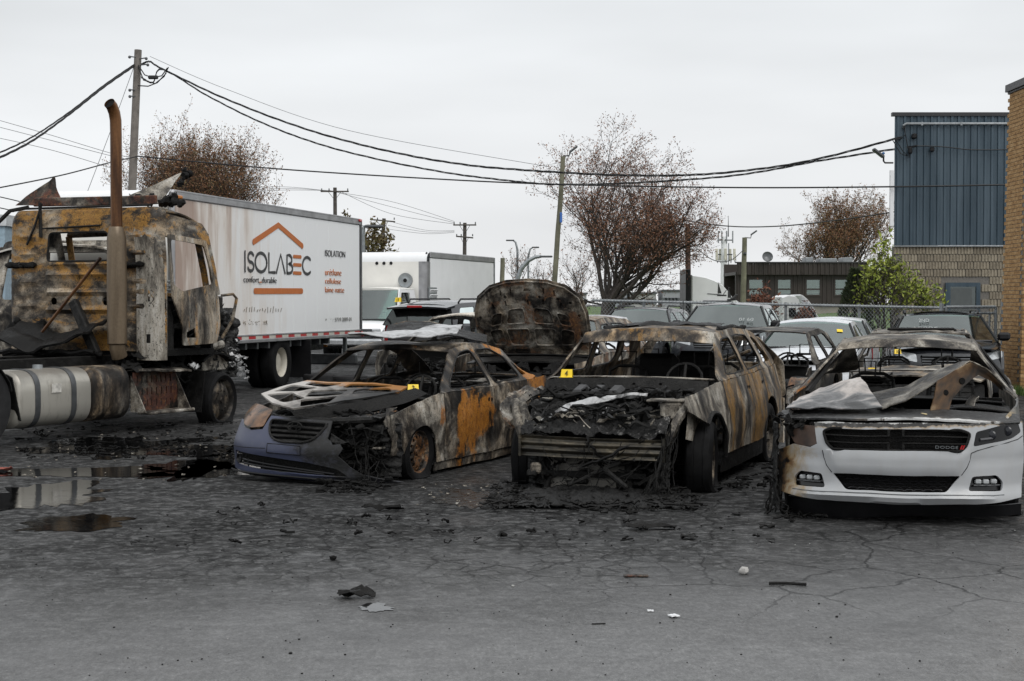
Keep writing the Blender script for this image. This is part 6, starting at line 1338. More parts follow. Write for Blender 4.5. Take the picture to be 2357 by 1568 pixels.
for q in (1, -1):
    mb = MB(); mb.panel(fg(q), [], lambda y, z: cP(y, z, -.05), .06, .006); fo = mb.build('fog_lamp', M['blackgloss'], R)
    for k in range(3): MB().cbox(cP(q*(.60+.058*k), .335, -.025), (.03, .050, .038), .010).build('led_element', M['whitelens'], fo)
    MB().tube([cP(q*(.57+.028*j), .305, -.02) for j in range(8)], .006, 4).build('lamp_trim', M['darksteel'], fo)
t = NT('smoked_headlight_lens'); M['smoked'] = t.out((.010, .010, .011), .16, 0, .3)
mb = MB(); mb.panel(hlr, [], lambda y, z: cP(y, z, -.004), .05, .01); ho = mb.build('headlight', M['smoked'], R)
for y, z in ((.70, .69), (.82, .715)): MB().lathe([(0, .012), (.03, .008), (.038, 0)], Matrix.Translation(cP(y, z, .0)) @ Matrix.Rotation(-PI/2-.3, 4, 'Z'), 14).build('lamp_projector', plain('dim_projector', (.016, .017, .022), .2), ho)
mb = MB(); mb.tube([cP(.62, .655, .006), cP(.72, .665, .006)], .012, 4); mb.build('lamp_strip', plain('dim_lamp_strip', (.05, .05, .055), .3), ho)
t = NT('baked_brown_headlight'); n_ = t.noise(6, 5); M['baked'] = t.out(t.ramp(n_, [(.3, (.03, .022, .018)), (.6, (.10, .062, .045))]), .4)
hl2 = rnd([(-.60, .60), (-.60, .735), (-.74, .735), (-.84, .66), (-.78, .585), (-.66, .575)], .02, 3)
mb = MB(); mb.panel(hl2, [], lambda y, z: cP(y, z, -.01+.02*nz3(y, z, 0, 6)), .04, .01); mb.build('headlight', M['baked'], R, label='baked brown headlight shell')
mb = MB(); mb.lathe([(0, .02), (.04, .012), (.06, .03), (.066, .03), (.07, 0)], Matrix.Translation(cP(-.80, .70, -.02)) @ Matrix.Rotation(-PI/2+.6, 4, 'Z'), 14); mb.build('lamp_socket', M['char2'], R)
melted(R, 'melted_corner', M['melt2'], lambda u, v: ((lerp(.70, .34, u), lerp(-.915, -.975, u), lerp(.06, .74, v)), (.5, -1, 0)), 26, 50, .025, 31)
junk(R, 'melted_lamp_surround', M['char2'], (.58, -.90, .72), (.80, -.62, .78), 30, 32, 'lcr', .05, kind='stuff')
wires(R, 'burnt_wiring', M['char2'], [(.6, -.92, .3)], [(.72, -.92, .02), (.62, -.98, .02)], 9, 33, .007)
mb = MB(); mb.sheet(lambda u, v: (.84-.05*v-.30*abs(lerp(-1, 1, u))**4, lerp(-.85, .92, u), max(.012, lerp(.15, .06, v)-.07*max(0, .55-u)*v*2)), 22, 3, .012); mb.build('lower_lip', M['blackpl'], R)
for q in (1, -1):
    MB().tube([cP(q*y, z, .0015) for y, z in ((.555, .555), (.545, .50), (.52, .44), (.48, .385))], .0035, 4).build('gap_crease_line', M['blackpl'], R)  # thin dark tube draws in the shade of the bumper crease
    if q > 0: MB().tube([cP(q*y, z, .0015) for y, z in ((.555, .555), (.60, .575), (.70, .60), (.82, .625), (.90, .645), (.935, .67))], .0035, 4).build('gap_crease_line', M['blackpl'], R)
MB().tube([cP(y, .235, .0) for y in np.linspace(-.8, .8, 20)], .004, 4).build('gap_crease_line', M['darksteel'], R)
# hood: front strip stays, the rest folded
mb = MB()
def hf(u, v):
    y = lerp(-.93, .93, v); b = lerp(-.90+.30*abs(y/.93)**4, -.45, u); return cc.D((-b, y*.985, .777+.05*u+.03*(1-(y/.93)**2)+.006*nz3(b, y, 0, 7)))
mb.sheet(hf, 6, 24, -.014); mb.build('hood_edge', M['cha_edge'], R)
A0 = [(.62, -.87, .848), (.68, -.64, .862), (.69, -.38, .858), (.66, -.115, .868)]; A1 = [(-.15, -.84, .89), (-.10, -.66, .97), (-.12, -.50, 1.025), (-.16, -.335, 1.075)]
t = NT('bleached_hood_skin'); X = t.sep(); n_ = t.noise(3.2, 6, .65, .8); e_ = t.math('ADD', n_, t.math('MULTIPLY', X[0], -.28)); M['hoodA'] = t.out(t.ramp(e_, [(.28, (.03, .03, .03)), (.38, (.12, .12, .12)), (.50, (.40, .36, .33)), (.62, (.52, .50, .48)), (.72, (.24, .235, .23))]), .42, .2); t.bump(t.noise(24, 5), .35, .008)
curve_sheet(A0, A1, 30, 18, .014, 14, -.008).build('hood_panel', M['hoodA'], R)
B0 = [(.66, -.115, .868), (.56, .06, .92), (.46, .22, 1.03), (.30, .44, 1.155)]; B1 = [(.05, -.25, .94), (-.02, .02, 1.0), (-.08, .24, 1.12), (-.12, .47, 1.20)]
curve_sheet(B0, B1, 18, 8, .012, 15, -.008).build('hood_panel', M['hoodB'], R)
t = NT('heat_browned_underside'); X = t.sep(); n_ = t.noise(3, 6, .6, .7); M['brownunder'] = t.out(t.ramp(t.math('ADD', n_, t.math('MULTIPLY', X[1], -.35)), [(.18, (.02, .016, .013)), (.34, (.10, .055, .025)), (.46, (.23, .155, .085)), (.62, (.30, .24, .16))]), .42, .2)
C0 = [(.50, .235, .83), (.46, .27, .96), (.42, .29, 1.08), (.33, .42, 1.16), (.25, .545, 1.225), (.12, .68, 1.15), (.0, .80, 1.02)]; C1 = [(.42, .37, .80), (.36, .40, .93), (.30, .48, 1.02), (.24, .545, 1.08), (.18, .60, 1.12), (.06, .70, 1.07), (-.04, .80, .99)]
curve_sheet(C0, C1, 30, 6, .008, 16, .010).build('hood_underside', M['brownunder'], R)
D0 = [(.30, .44, 1.16), (.25, .545, 1.228), (.12, .68, 1.155), (.0, .81, 1.025)]; D1 = [(-.12, .47, 1.205), (-.16, .58, 1.20), (-.22, .70, 1.12), (-.30, .82, .98)]
curve_sheet(D0, D1, 16, 8, .01, 17, -.008).build('hood_panel', M['cha'], R)
for (p, r_) in (((.40, .36, .985), .022), ((.31, .485, 1.075), .024)): MB().lathe([(0, .004), (r_, .004), (r_*1.15, -.002)], Matrix.Translation(p) @ Matrix.Rotation(-PI/2+.5, 4, 'Z'), 12).build('hood_hole', M['char'], R)
melted(R, 'charred_engine_parts', M['melt'], lambda u, v: ((lerp(-.30, .48, u), lerp(-.80, .84, v), .76), (0, 0, 1)), 60, 100, .04, 34)
junk(R, 'engine_bay_debris', M['char'], (-.30, -.70, .70), (.45, .80, .80), 70, 34, 'trtb', .09, kind='stuff')
mb = MB(); mb.cbox((.05, .0, .60), (.7, 1.3, .25), .06); mb.build('engine', M['char2'], R)
mb = MB(); mb.sheet(lambda u, v: (.30-.75*u, lerp(.25, .86, v), .835+.03*math.sin(v*PI)+.01*nz3(u, v, 0, 5)), 6, 6, -.01); mb.build('inner_fender', M['char2'], R)
mb = MB(); mb.crumple((.05, .55, .90), .16, .12, 4, .2, 4, .4, .9); mb.build('torn_bracket', M['ashgrey'], R)
mb = MB(); mb.sheet(lambda u, v: cc.D((-lerp(.28, .62, u)+.12*(1-(2*v-1)**2), (2*v-1)*.82, .88+.03*(1-(2*v-1)**2))), 3, 14, -.01); mb.build('cowl_panel', M['char2'], R)
cc.fascia('rear_bumper', [(-.92, .15), (.92, .15), (.92, .70), (-.92, .70)], [], M['cha'], .15, rear=True)
mb = MB(); mb.sheet(lambda u, v: (-lerp(S.bD-.05, S.Le-.1, u), (v*2-1)*.78, .97+.03*(1-(2*v-1)**2)), 5, 8, -.012); mb.build('trunk_lid', M['cha'], R)
junk(R, 'interior_debris', M['char'], (-2.9, -.7, .35), (-.9, .7, .62), 40, 36, 'tcrl', .13, kind='stuff')
MB().tube([(-.46, -.80, .92), (-.95, -.70, 1.10), (-1.2, -.63, 1.27)], .025, 5).build('pillar_trim', M['char2'], R); mb = MB(); mb.tube([(-.9, .46, .80), (-.95, .46, 1.02), (-.95, .30, 1.02), (-.9, .30, .80)], .012, 5); mb.build('seat_hoop', M['char2'], R)
MB().cbox((.70, .20, .835), (.10, .02, .008), .002, rz=.35).build('splinter', plain('pale_splinter', (.55, .45, .25), .7), R)
# ------------------------------------------------------------------ burnt tractor unit at the left (X forward, Y to its left; its right flank is y = 0)
TA = PI/2-math.radians(25)
T0 = (-6.1, 17.8)
tr = thing('burnt_tractor', 'burnt out highway tractor with a rusty bare cab and tall exhaust stack', 'truck', (T0[0], T0[1], 0), TA)
def wheelT(x, y, hub, Rt, Rr, w, style, rimm, tyre, outer=-1, steer=0, flat_lbl=None, parent=tr):
    rim, ty = wheel_meshes(Rt, Rr, w, style, hub, False, seed=int(x*10)); MX = Matrix.Translation((x, y, hub)) @ Matrix.Rotation(steer, 4, 'Z')
    if outer < 0: MX = MX @ Matrix.Rotation(PI, 4, 'Z')
    o = rim.xf(MX).build('wheel', rimm, parent); ty.xf(MX); ty.v = [(a, b, max(c, .006)) for a, b, c in ty.v]; ty.build('tyre', tyre, o); return o
# cab back wall with pressed ribs and a window
CB, CW, ZB, ZTOP = 3.31, 2.6, 1.05, 2.97
def ribz(v, z):
    d = 0
    if .62 < v < 1.88:
        for zz_ in (2.24, 2.07, 1.84, 1.60, 1.34): d += .040*math.exp(-((z-zz_)/.022)**2)
    for zz_ in (2.62, 2.36, 2.0, 1.86, 1.66, 1.48):
        if 2.02 < v < 2.42 or .20 < v < .48: d += .030*math.exp(-((z-zz_)/.02)**2)
    for vv_ in (.58, 1.95): d -= .03*math.exp(-((v-vv_)/.05)**2)
    return d
def wallP(v, z):
    r = .16; x = CB
    e = min(v, CW-v)
    if e < r: x += r-math.sqrt(max(0, r*r-(r-e)**2))
    top = max(0, z-(ZTOP-.18)); x += .10*(top/.18)**2
    return (x-ribz(v, z)+.012*nz3(v, z, 0, 2.2, 3), v+.06*max(0, z-2.3)*(1 if v < 1.3 else -1), z)
win = rnd([(.78, 2.265), (1.88, 2.265), (1.86, 2.66), (.80, 2.66)], .07)
mb = MB(); mb.panel(rnd([(.0, ZB), (CW, ZB), (CW, ZTOP), (.0, ZTOP)], .04, 2), [win, circ(1.76, 1.72, .06, 10), circ(.86, 1.72, .07, 10)], wallP, .055, .02); cw_ = mb.build('cab_back_wall', M['cab'], tr)
mb = MB(); pts = [wallP(v, z) for v, z in win]; mb.tube([Vector(p)+Vector((-.012, 0, 0)) for p in pts+[pts[0]]], .016, 5); mb.build('window_seal', M['black_metal'], cw_)
# cab flank: corner strip, door aperture, door, roof
def flank(x, z, side=0): return (x, (0 if side == 0 else CW)+(.10*max(0, z-2.15) + .10*max(0, x-4.35))*(1 if side == 0 else -1), z)
XF = 4.62
cpath = [(CB-.028, .34), (CB-.028, .20), (CB-.018, .11), (CB+.02, .03), (CB+.08, -.008), (CB+.17, -.012)]
def cornP(s_, z):
    t_ = max(0, min(4.999, s_)); i = int(t_); a, b = cpath[i], cpath[i+1]; k = t_-i; q = max(0, z-2.15)*.08; return (lerp(a[0], b[0], k)+.06*max(0, (z-2.75)/.2), lerp(a[1], b[1], k)+q, z)
mb = MB(); mb.panel([(.0, ZB-.12), (5, ZB-.12), (5, 2.86), (0, 2.86)], [[(1.2, 1.16), (1.9, 1.16), (1.9, 1.28), (1.2, 1.28)]], cornP, .22, .02); mb.build('corner_panel', M['cabstrip'], tr)
mb = MB(); mb.panel(rnd([(CB+.15, 2.58), (CB+.15, 2.90), (XF-.32, 2.79), (XF-.18, 2.64), (XF-.02, 2.0), (XF+.06, 1.82), (XF-.02, 1.80), (XF-.14, 2.02), (XF-.27, 2.55)], .03, 2), [], lambda x, z: flank(x, z), .05, -.05); mb.build('door_frame', M['cab'], tr)
door = [(CB+.18, 2.62), (XF-.27, 2.56), (XF-.12, 2.0), (XF-.02, 1.72), (XF-.02, 1.36), (XF-.10, 1.14), (CB+.44, 1.12), (CB+.40, 1.36), (CB+.20, 1.76)]
dwin = rnd([(CB+.24, 2.55), (XF-.33, 2.49), (XF-.17, 1.96), (CB+.44, 1.85), (CB+.24, 1.94)], .05)
def doorP(x, z): q = flank(x, z); return (q[0], q[1]-.05-.05*math.sin(max(0, 1.86-z)*4)*.6+.022*nz3(x, z, 0, 2.6, 8), q[2])
mb = MB(); mb.panel(rnd(door, .03, 2), [dwin, [(CB+.48, 1.30), (CB+.66, 1.36), (CB+.70, 1.22), (CB+.50, 1.22)]], doorP, .05, -.022); mb.build('door', M['cabdoor'], tr)
mb = MB(); mb.panel([(CB+.15, 1.0), (CB+.40, 1.0), (CB+.40, 1.5), (CB+.24, 1.8), (CB+.15, 1.8)], [], lambda x, z: (x, .06, z), .1, .02); mb.build('door_jamb', M['black_metal'], tr)
mb = MB(); mb.panel([(CB+.14, ZB-.1), (XF, ZB-.1), (XF, 1.9), (XF-.3, 2.76), (CB+.14, 2.88)], [rnd([(CB+.5, 1.9), (XF-.15, 1.95), (XF-.34, 2.5), (CB+.5, 2.55)], .06)], lambda x, z: flank(x, z, 1), .1, .02); mb.build('cab_side', M['bg1'], tr)
def roofz(x, v): e = min(v, CW-v); return 2.96-.09*max(0, (.3-e)/.3)**2-.16*max(0, (x-CB-.5)/.8)**2
mb = MB(); mb.sheet(lambda u, v: (lerp(CB+.08, XF-.2, u), lerp(.08, CW-.08, v), roofz(lerp(CB, XF, u), lerp(.06, CW-.06, v))+.02*nz3(u*2, v*3, 0)), 10, 16, -.02); mb.build('cab_roof', M['cab'], tr)
mb = MB()
for v in (.14, CW-.14): mb.tube([(XF-.02, v, 1.78), (XF-.10, v, 2.1), (XF-.24, v+(.03 if v < 1 else -.03), 2.66)], .05, 6)
mb.tube([(XF-.22, .15, 2.68), (XF-.16, CW/2, 2.70), (XF-.22, CW-.15, 2.68)], .045, 6); mb.tube([(XF, .1, 1.78), (XF+.06, CW/2, 1.80), (XF, CW-.1, 1.78)], .05, 6); mb.build('windshield_frame', M['cab'], tr)
mb = MB(); mb.box((CB+.66, CW/2, 1.02), (1.3, CW-.1, .08)); mb.box((XF+.02, CW/2, 1.4), (.06, CW-.2, .8)); mb.build('cab_floor', M['char'], tr)
mb = MB(); mb.tube([(XF-.25, .5, 1.72), (XF-.2, CW-.5, 1.72)], .05, 6); mb.build('dash_beam', M['char'], tr)
mb = MB(); MX = Matrix.Translation((XF-.45, 1.95, 1.92)) @ Matrix.Rotation(-.7, 4, 'Y'); mb.tube([MX @ Vector((.23*math.cos(a), .23*math.sin(a), 0)) for a in np.linspace(0, 2*PI, 20)], .016, 5); mb.build('steering_wheel', M['char2'], tr)
mb = MB()
for v in (.6, 1.95): mb.cbox((CB+.40, v, 1.55), (.16, .5, .55), .05, ry=-.15); mb.cbox((CB+.6, v, 1.3), (.5, .5, .12), .04)
mb.build('seat', M['char'], tr)
MB().tube([(XF+.02, -.06, 1.80), (XF+.16, -.16, 1.82), (XF+.22, -.18, 1.76), (XF+.20, -.12, 1.45), (XF+.12, .0, 1.20)], .022, 6).build('mirror_bracket', M['cab'], tr)
# roof deflector remains
def tri(pts, mat, name, th=.012, seed=0):
    mb = MB(); A, B_, C_ = [Vector(p) for p in pts]
    mb.sheet(lambda u, v: A.lerp(B_.lerp(C_, v), u)+Vector((.03*nz3(u, v, 0, 3, seed), .05*math.sin(u*2.4)*(v-.3), .02*nz3(u, v, 1, 3, seed))), 8, 8, th); return mb.build(name, mat, tr)
tri([(CB+.28, 2.0, 3.46), (CB-.05, 2.42, 3.06), (CB+.25, 1.78, 3.05)], M['brownred'], 'deflector_remnant', seed=1)
tri([(CB+1.0, .38, 3.50), (CB+.20, .72, 3.12), (CB+.55, .34, 3.04)], M['bg1'], 'deflector_remnant', seed=5)
mb = MB(); mb.cbox((CB+.10, 1.15, 3.085), (.05, 2.1, .12), .01, rx=.01); mb.build('roof_crossbar', M['brownred'], tr)
mb = MB(); mb.cbox((CB-.02, 1.22, 3.0), (.03, 2.25, .03), .006); mb.tube([(CB-.02, 2.2, 3.02), (CB-.05, 2.5, 2.98), (CB-.2, 2.78, 2.66)], .03, 5); mb.tube([(CB-.03, 1.95, 3.06), (CB-.06, 2.05, 2.75), (CB-.05, 2.20, 2.50)], .018, 5); mb.tube([(CB-.03, 1.98, 3.08), (CB-.03, 1.97, 2.60)], .026, 5); mb.build('roof_bracket', M['black_metal'], tr)
mb = MB()
for i in range(16): mb.lump((CB+.35+.3*random.Random(i).random()*(i % 3), .34+.18*random.Random(i+40).gauss(0, 1), 3.04+.10*random.Random(i+90).random()), .055, i, .9, 8, 6, 4)
for i, p in enumerate(((CB+1.05, .34, 3.53), (CB+1.0, .31, 3.47), (CB+.92, .32, 3.36), (CB+1.12, .32, 3.50), (CB+1.05, .10, 2.66), (CB+.1, .38, 2.82), (XF-.2, .06, 2.62))): mb.lump(p, .05, i+60, .9, 8, 6, 4)
mb.build('melted_plastic', M['char'], tr, kind='stuff')
MB().tube([(CB-.03, 1.95, 2.72), (CB-.03, .95, 2.745)], .012, 5).build('grab_wire', M['black_metal'], tr)
for (v, z, w, h, rr) in ((2.30, 2.22, .48, .07, 0), (.42, 2.2, .40, .06, .1), (2.45, 1.38, .26, .10, .7), (2.02, 1.36, .30, .09, .55)):
    mb = MB(); 
    for k in range(5): mb.lump((CB-.06, v+(k-2)*w/5*math.cos(rr), z-(k-2)*w/5*math.sin(rr)), (.05, w/6, h*.6), int(v*10)+k, .5, 8, 6, 4)
    mb.build('charred_seal', M['char'], tr)
mb = MB(); mb.sheet(lambda u, v: (CB-.10-.55*v, lerp(.75, 2.25, u), 1.28+.20*abs(u-.55)*2-.22*v+.07*nz3(u*2, v*2, 0, 2.4, 6)), 24, 10, .03); mb.build('slumped_rubber_mat', M['char2'], tr)
mb = MB()
for k in range(3): mb.tube([(CB-.3-.1*k+.04*math.sin(j*.8+k), lerp(.7, 2.3, j/14), .98+.03*k+.02*math.sin(j*1.7)) for j in range(15)], .03, 6)
mb.build('air_hose', M['char'], tr)
MB().tube([(CB-.16, .83, 2.30), (CB-.30, 1.72, 1.30)], .022, 6).build('loose_rod', M['stack'], tr)
MB().cbox((CB-.30, .98, 1.35), (.10, .14, .86), .02, rx=-.5).build('support_strut', M['black_metal'], tr)
# exhaust stack
SX, SY = 2.98, .42
mb = MB(); pr = [(.0, 1.02), (.0, 1.28)]
mb.tube([(SX+.05, SY, .98), (SX, SY, 1.10), (SX, SY, 1.2)], .105, 14); mb.build('exhaust_elbow', M['muffler'], tr)
mb = MB(); mb.lathe([(.105, 1.14), (.128, 1.16), (.132, 1.9), (.126, 2.55), (.10, 2.68), (.088, 2.70)], Matrix.Translation((SX, SY, 0)) @ Matrix.Rotation(PI/2, 4, 'X') @ Matrix.Scale(-1, 4, (0, 1, 0)), 24)
mb.v = [(a, b, abs(c)) for a, b, c in mb.v]; mb.build('muffler', M['muffler'], tr)
stk = MB(); path = [(SX, SY, 2.66), (SX, SY, 3.2), (SX, SY, 3.9), (SX-.005, SY, 4.10), (SX-.03, SY+.0, 4.20), (SX-.08, SY, 4.28), (SX-.13, SY, 4.315)]
stk.tube(path, .076, 18, cap=False); so = stk.build('exhaust_stack', M['stack'], tr); MB().tube([(SX-.02, SY, 4.18), (SX-.07, SY, 4.27), (SX-.115, SY, 4.30)], .072, 18).build('stack_mouth', M['char'], so)
# chassis, fuel tanks
mb = MB()
for v in (.78, 1.62): mb.cbox((2.2, v, .86), (6.6, .09, .27), .01)
for x in (.0, 1.4, 2.8, 4.2): mb.cbox((x, 1.2, .86), (.1, .84, .2), .01)
mb.build('chassis_rail', M['char2'], tr)
def tank(x0, x1, name, mat, seed, zc=.54, y0=.02, w=.66, h=.70):
    mb = MB(); sec = rnd([(0, zc-h/2), (w, zc-h/2), (w, zc+h/2), (0, zc+h/2)], .26, 7); n = len(sec); xs = [x0, x0+.015, x0+.05, x1-.05, x1-.015, x1]; sc_ = [.82, .93, 1, 1, .93, .82]; vs = []
    for x, k in zip(xs, sc_):
        for a, b in sec: vs.append(Vector((x, y0+w/2+(a-w/2)*k, zc+(b-zc)*k)))
    fs = [(i*n+j, i*n+(j+1) % n, (i+1)*n+(j+1) % n, (i+1)*n+j) for i in range(5) for j in range(n)]+[tuple(range(n)), tuple(range(6*n-1, 5*n-1, -1))]
    mb.add(vs, fs); return mb.build(name, mat, tr), sec
t = NT('dull_stained_aluminium'); X = t.sep(); n_ = t.noise(1.6, 6, .65, .6, t.map((0, 0, 0), (1.4, 1.4, .5))); s_ = t.ramp(t.math('MULTIPLY', t.math('ADD', t.math('MULTIPLY', X[0], .36), t.math('MULTIPLY', n_, .9)), .6), [(.70, 0), (.95, 1)])
c = t.mix(s_, (.46, .44, .39), (.05, .044, .038)); c = t.mix(t.ramp(t.math('ADD', X[2], t.math('MULTIPLY', n_, .3)), [(.88, 0), (1.0, .6)]), c, (.1, .09, .08)); c = t.mix(t.ramp(t.noise(5, 7, .7, 0, t.map((0, 0, 0), (3, 3, .5))), [(.55, 0), (.75, .5)]), c, (.12, .10, .08)); M['tankmat'] = t.out(c, .38, .45)
to, sec = tank(.70, 2.02, 'fuel_tank', M['tankmat'], 1)
t2, sec = tank(2.04, 2.78, 'air_tank', burnt('sooted_air_tank', 55, .2, .36, (1.2, 1.2, .4), 2.4, warm=1.2), 2)
for x in (1.02, 1.66):
    mb = MB(); pts = [(x, .02+.33+(a-.33)*1.025, .54+(b-.54)*1.025) for a, b in sec]; n = len(pts)
    vs = [Vector((px_+d, py_, pz_)) for d in (-.045, .045) for px_, py_, pz_ in pts]; mb.shell(vs, [(j, (j+1) % n, n+(j+1) % n, n+j) for j in range(n)], .006); mb.build('tank_strap', M['darksteel'], to)
MB().lathe([(0, .05), (.06, .045), (.065, 0)], Matrix.Translation((1.40, .36, .89)) @ Matrix.Rotation(PI/2, 4, 'X'), 14).build('filler_cap', M['steel'], to)
mb = MB(); mb.box((1.34, .012, .66), (.17, .006, .11)); mb.build('sticker', plain('torn_white_sticker', (.62, .60, .55), .6, var=.5, scale=14), to, smooth=0)
# steps with a perforated riser
sl = [rnd([(x-.012, z-.05), (x+.012, z-.05), (x+.012, z+.05), (x-.012, z+.05)], .008, 2) for x in np.linspace(3.05, 3.75, 8) for z in (.36, .52, .68)]
mb = MB(); mb.panel([(2.94, .26), (3.92, .26), (3.86, .78), (2.96, .78)], sl, lambda x, z: (x, .16+.02*nz3(x, z, 0, 3), z), .05, -.012); so_ = mb.build('step_riser', M['brownred'], tr)
mb = MB(); mb.cbox((3.5, .02, .245), (.94, .24, .04), .01); mb.build('step_tread', M['ashgrey'], tr)
mb = MB(); mb.sheet(lambda u, v: (lerp(3.0, 3.95, u), lerp(.30, -.06, v), .80-.04*v*u+.02*nz3(u*4, v*3, 0)), 14, 6, .025); mb.build('step_tread', M['bg1'], tr)
mb = MB(); mb.panel([(.0, .26), (.25, .26), (.25, .74)], [], lambda y, z: (3.93, y-.08+.02, z), .1, .015); mb.build('step_bracket', M['ashgrey'], tr); mb = MB(); mb.panel([(.0, .26), (.25, .26), (.25, .74)], [], lambda y, z: (2.95, y-.08, z), .1, .015); mb.build('step_bracket', M['ashgrey'], tr)
# front axle, engine, radiator
wheelT(4.82, .17, .315, .40, .31, .27, 'truck', M['greywheel'], M['rubber'], -1, .10)
wheelT(4.82, 2.25, .48, .50, .305, .27, 'truck', M['greywheel'], M['rubber'], 1, .12)
for x in (.10, -1.25):
    wheelT(x, .17, .51, .515, .305, .28, 'dual', plain('white_wheel_rim', (.72, .71, .68), .4, var=.15), M['rubber_grey'], -1); wheelT(x, 2.3, .51, .515, .305, .28, 'dual', M['steel'], M['rubber_grey'], 1)
    MB().tube([(x, .3, .5), (x, 2.2, .5)], .1, 10).build('axle', M['char2'], tr)
MB().tube([(4.82, .3, .42), (4.82, 2.15, .45)], .06, 8).build('axle', M['char2'], tr)
mb = MB(); mb.panel([(p[0], p[1]) for p in arc(0, 0, .62, 20, 165, 12)]+[(p[0], p[1]) for p in arc(0, 0, .55, 165, 20, 12)], [], lambda u, v: (u*1.0+.03*nz3(u, v, 0, 4), .06, .50+v), .1, .02); mb.sheet(lambda u, v: ((.585+.03*nz3(u*3, v, 0))*math.cos(lerp(.3, 1.25, u)), lerp(-.0, .45, v), .48+.60*math.sin(lerp(.3, 1.25, u))), 10, 3, .015); mb.build('mudguard', M['char2'], tr)
mb = MB(); mb.sheet(lambda u, v: (.60+.14*u, .02+.30*v, lerp(.82, .30, u)+.05*math.sin(v*3)), 6, 4, .015); mb.build('mudguard', M['char2'], tr)
mb = MB(); mb.cbox((4.95, 1.2, 1.12), (1.0, .8, .95), .08); mb.cbox((4.8, .98, 1.30), (.8, .3, .3), .06); mb.build('engine_block', M['char2'], tr)
mb = MB(); mb.cbox((5.42, 1.2, 1.22), (.10, 1.4, 1.05), .02); mb.cbox((5.36, 1.2, 1.22), (.1, 1.5, 1.15), .02); mb.build('radiator', M['bgdark'], tr)
mb = MB(); mb.sheet(lambda u, v: (5.46+.08*math.sin(v*5), lerp(.30, .70, u), lerp(.95, 1.62, v)+.04*nz3(u, v, 0, 4)), 6, 10, .03); mb.lathe([(.05, .02), (.07, .02), (.075, 0), (.05, -.03)], Matrix.Translation((5.42, .40, 1.34)), 12); mb.build('headlamp_bracket', M['ashgrey'], tr)
MB().tube([(4.75, .28, 1.06), (5.1, .26, 1.10)], .06, 9).build('intake_pipe', M['ashgrey'], tr)
mb = MB(); mb.cbox((4.92, .26, .86), (.62, .05, .26), .015); mb.build('inner_fender', M['ashgrey'], tr)
mb = MB(); mb.sheet(lambda u, v: (4.82+(.60+.05*nz3(u*4, v, 0))*math.cos(lerp(2.2, .9, u)), .12+.30*v, .40+.60*math.sin(lerp(2.2, .9, u))), 16, 3, .03); mb.sheet(lambda u, v: (4.35-.1*u, .0+.3*v, lerp(.75, .18, u)), 6, 3, .02); mb.build('fender', M['char'], tr)
junk(tr, 'charred_engine_parts', M['char'], (4.45, .25, .80), (5.5, 1.0, 1.62), 110, 41, 'tbrltr', .11, kind='stuff')
melted(tr, 'melted_engine_cover', M['melt'], lambda u, v: ((lerp(4.4, 5.5, u), .32, lerp(1.62, .62, v)), (0, -1, 0)), 70, 60, .10, 41)
junk(tr, 'charred_underbody', M['char'], (2.9, .15, .45), (4.4, .8, 1.05), 60, 42, 'tbcl', .16, kind='stuff')
rg = random.Random(77); mb = MB()
for i in range(34):
    c = rg.choice([(5.25, .22, .98), (5.42, .30, 1.10), (5.30, .2, .82), (5.62, .3, .80), (5.70, .25, .70), (5.5, .26, .92)]); mb.crumple(Vector(c)+Vector((rg.gauss(0, .05), rg.gauss(0, .04), rg.gauss(0, .06))), .07, .05, i, .5, 3, rg.uniform(0, 6), rg.uniform(-1, 1), .003)
mb.build('insulation_wool', M['insul'], tr, kind='stuff')
mb = MB(); mb.crumple((4.1, .02, .83), .2, .12, 9, .4, 6, .3, .3); mb.build('melted_lamp', M['silversheet'], tr)
# ------------------------------------------------------------------ lettered white box truck
TH1 = .2403; DF = 26.6; front = (at(402, 447, DF)); BL1 = 9.5
bt = thing('box_truck', 'white box truck with an orange house logo, scorched side and red tape', 'truck', (front.x, DF, 0), -(PI/2+TH1))   # X forward, left flank is y = 0, box runs to -BL1
ZB1, ZT1, BWD = .935, 3.62, 2.5
t = NT('scorched_white_truck_side'); X = t.sep(); n1 = t.noise(1.1, 5, .6, .4, t.map((0, 0, 0), (2.2, 1, .35))); n2 = t.noise(18, 5, .7)
bl_ = t.math('SUBTRACT', t.math('ADD', t.math('MULTIPLY', n1, 1.15), t.math('MULTIPLY', X[0], .12)), -.17)
c = t.mix(t.ramp(bl_, [(.20, 0), (.60, .75)]), (.77, .78, .785), (.60, .515, .435)); c = t.mix(t.ramp(bl_, [(.50, 0), (.72, .8)]), c, (.30, .20, .155))
c = t.mix(t.math('MULTIPLY', t.ramp(n2, [(.62, 0), (.72, .5)]), t.ramp(bl_, [(.2, .1), (.6, 1)])), c, (.2, .16, .13)); M['boxside'] = t.out(c, .35)
npan = 14
for i in range(npan):
    x1, x0 = -.03-i*(BL1-.09)/npan, -.03-(i+1)*(BL1-.09)/npan+.006
    MB().cbox(((x0+x1)/2, -.02, (ZB1+.16+ZT1-.15)/2), (x1-x0, .03, ZT1-ZB1-.31), .003).build('side_panel', M['boxside'], bt, smooth=0)
mb = MB(); mb.cbox((-BL1/2, -.012, ZT1-.075), (BL1, .06, .15), .02); mb.cbox((-BL1/2, .012, ZT1-.02), (BL1, .02, .03), .004); mb.build('top_rail', M['alu'], bt)
mb = MB(); mb.cbox((-BL1/2, -.01, ZB1+.035), (BL1, .06, .07), .01); mb.cbox((-BL1/2, .004, ZB1+.145), (BL1, .03, .03), .006); mb.build('bottom_rail', M['alu'], bt)
mb = MB(); mb.cbox((-BL1/2, -BWD/2, ZT1-.02), (BL1-.02, BWD-.06, .05), .02); mb.build('box_roof', M['white'], bt)
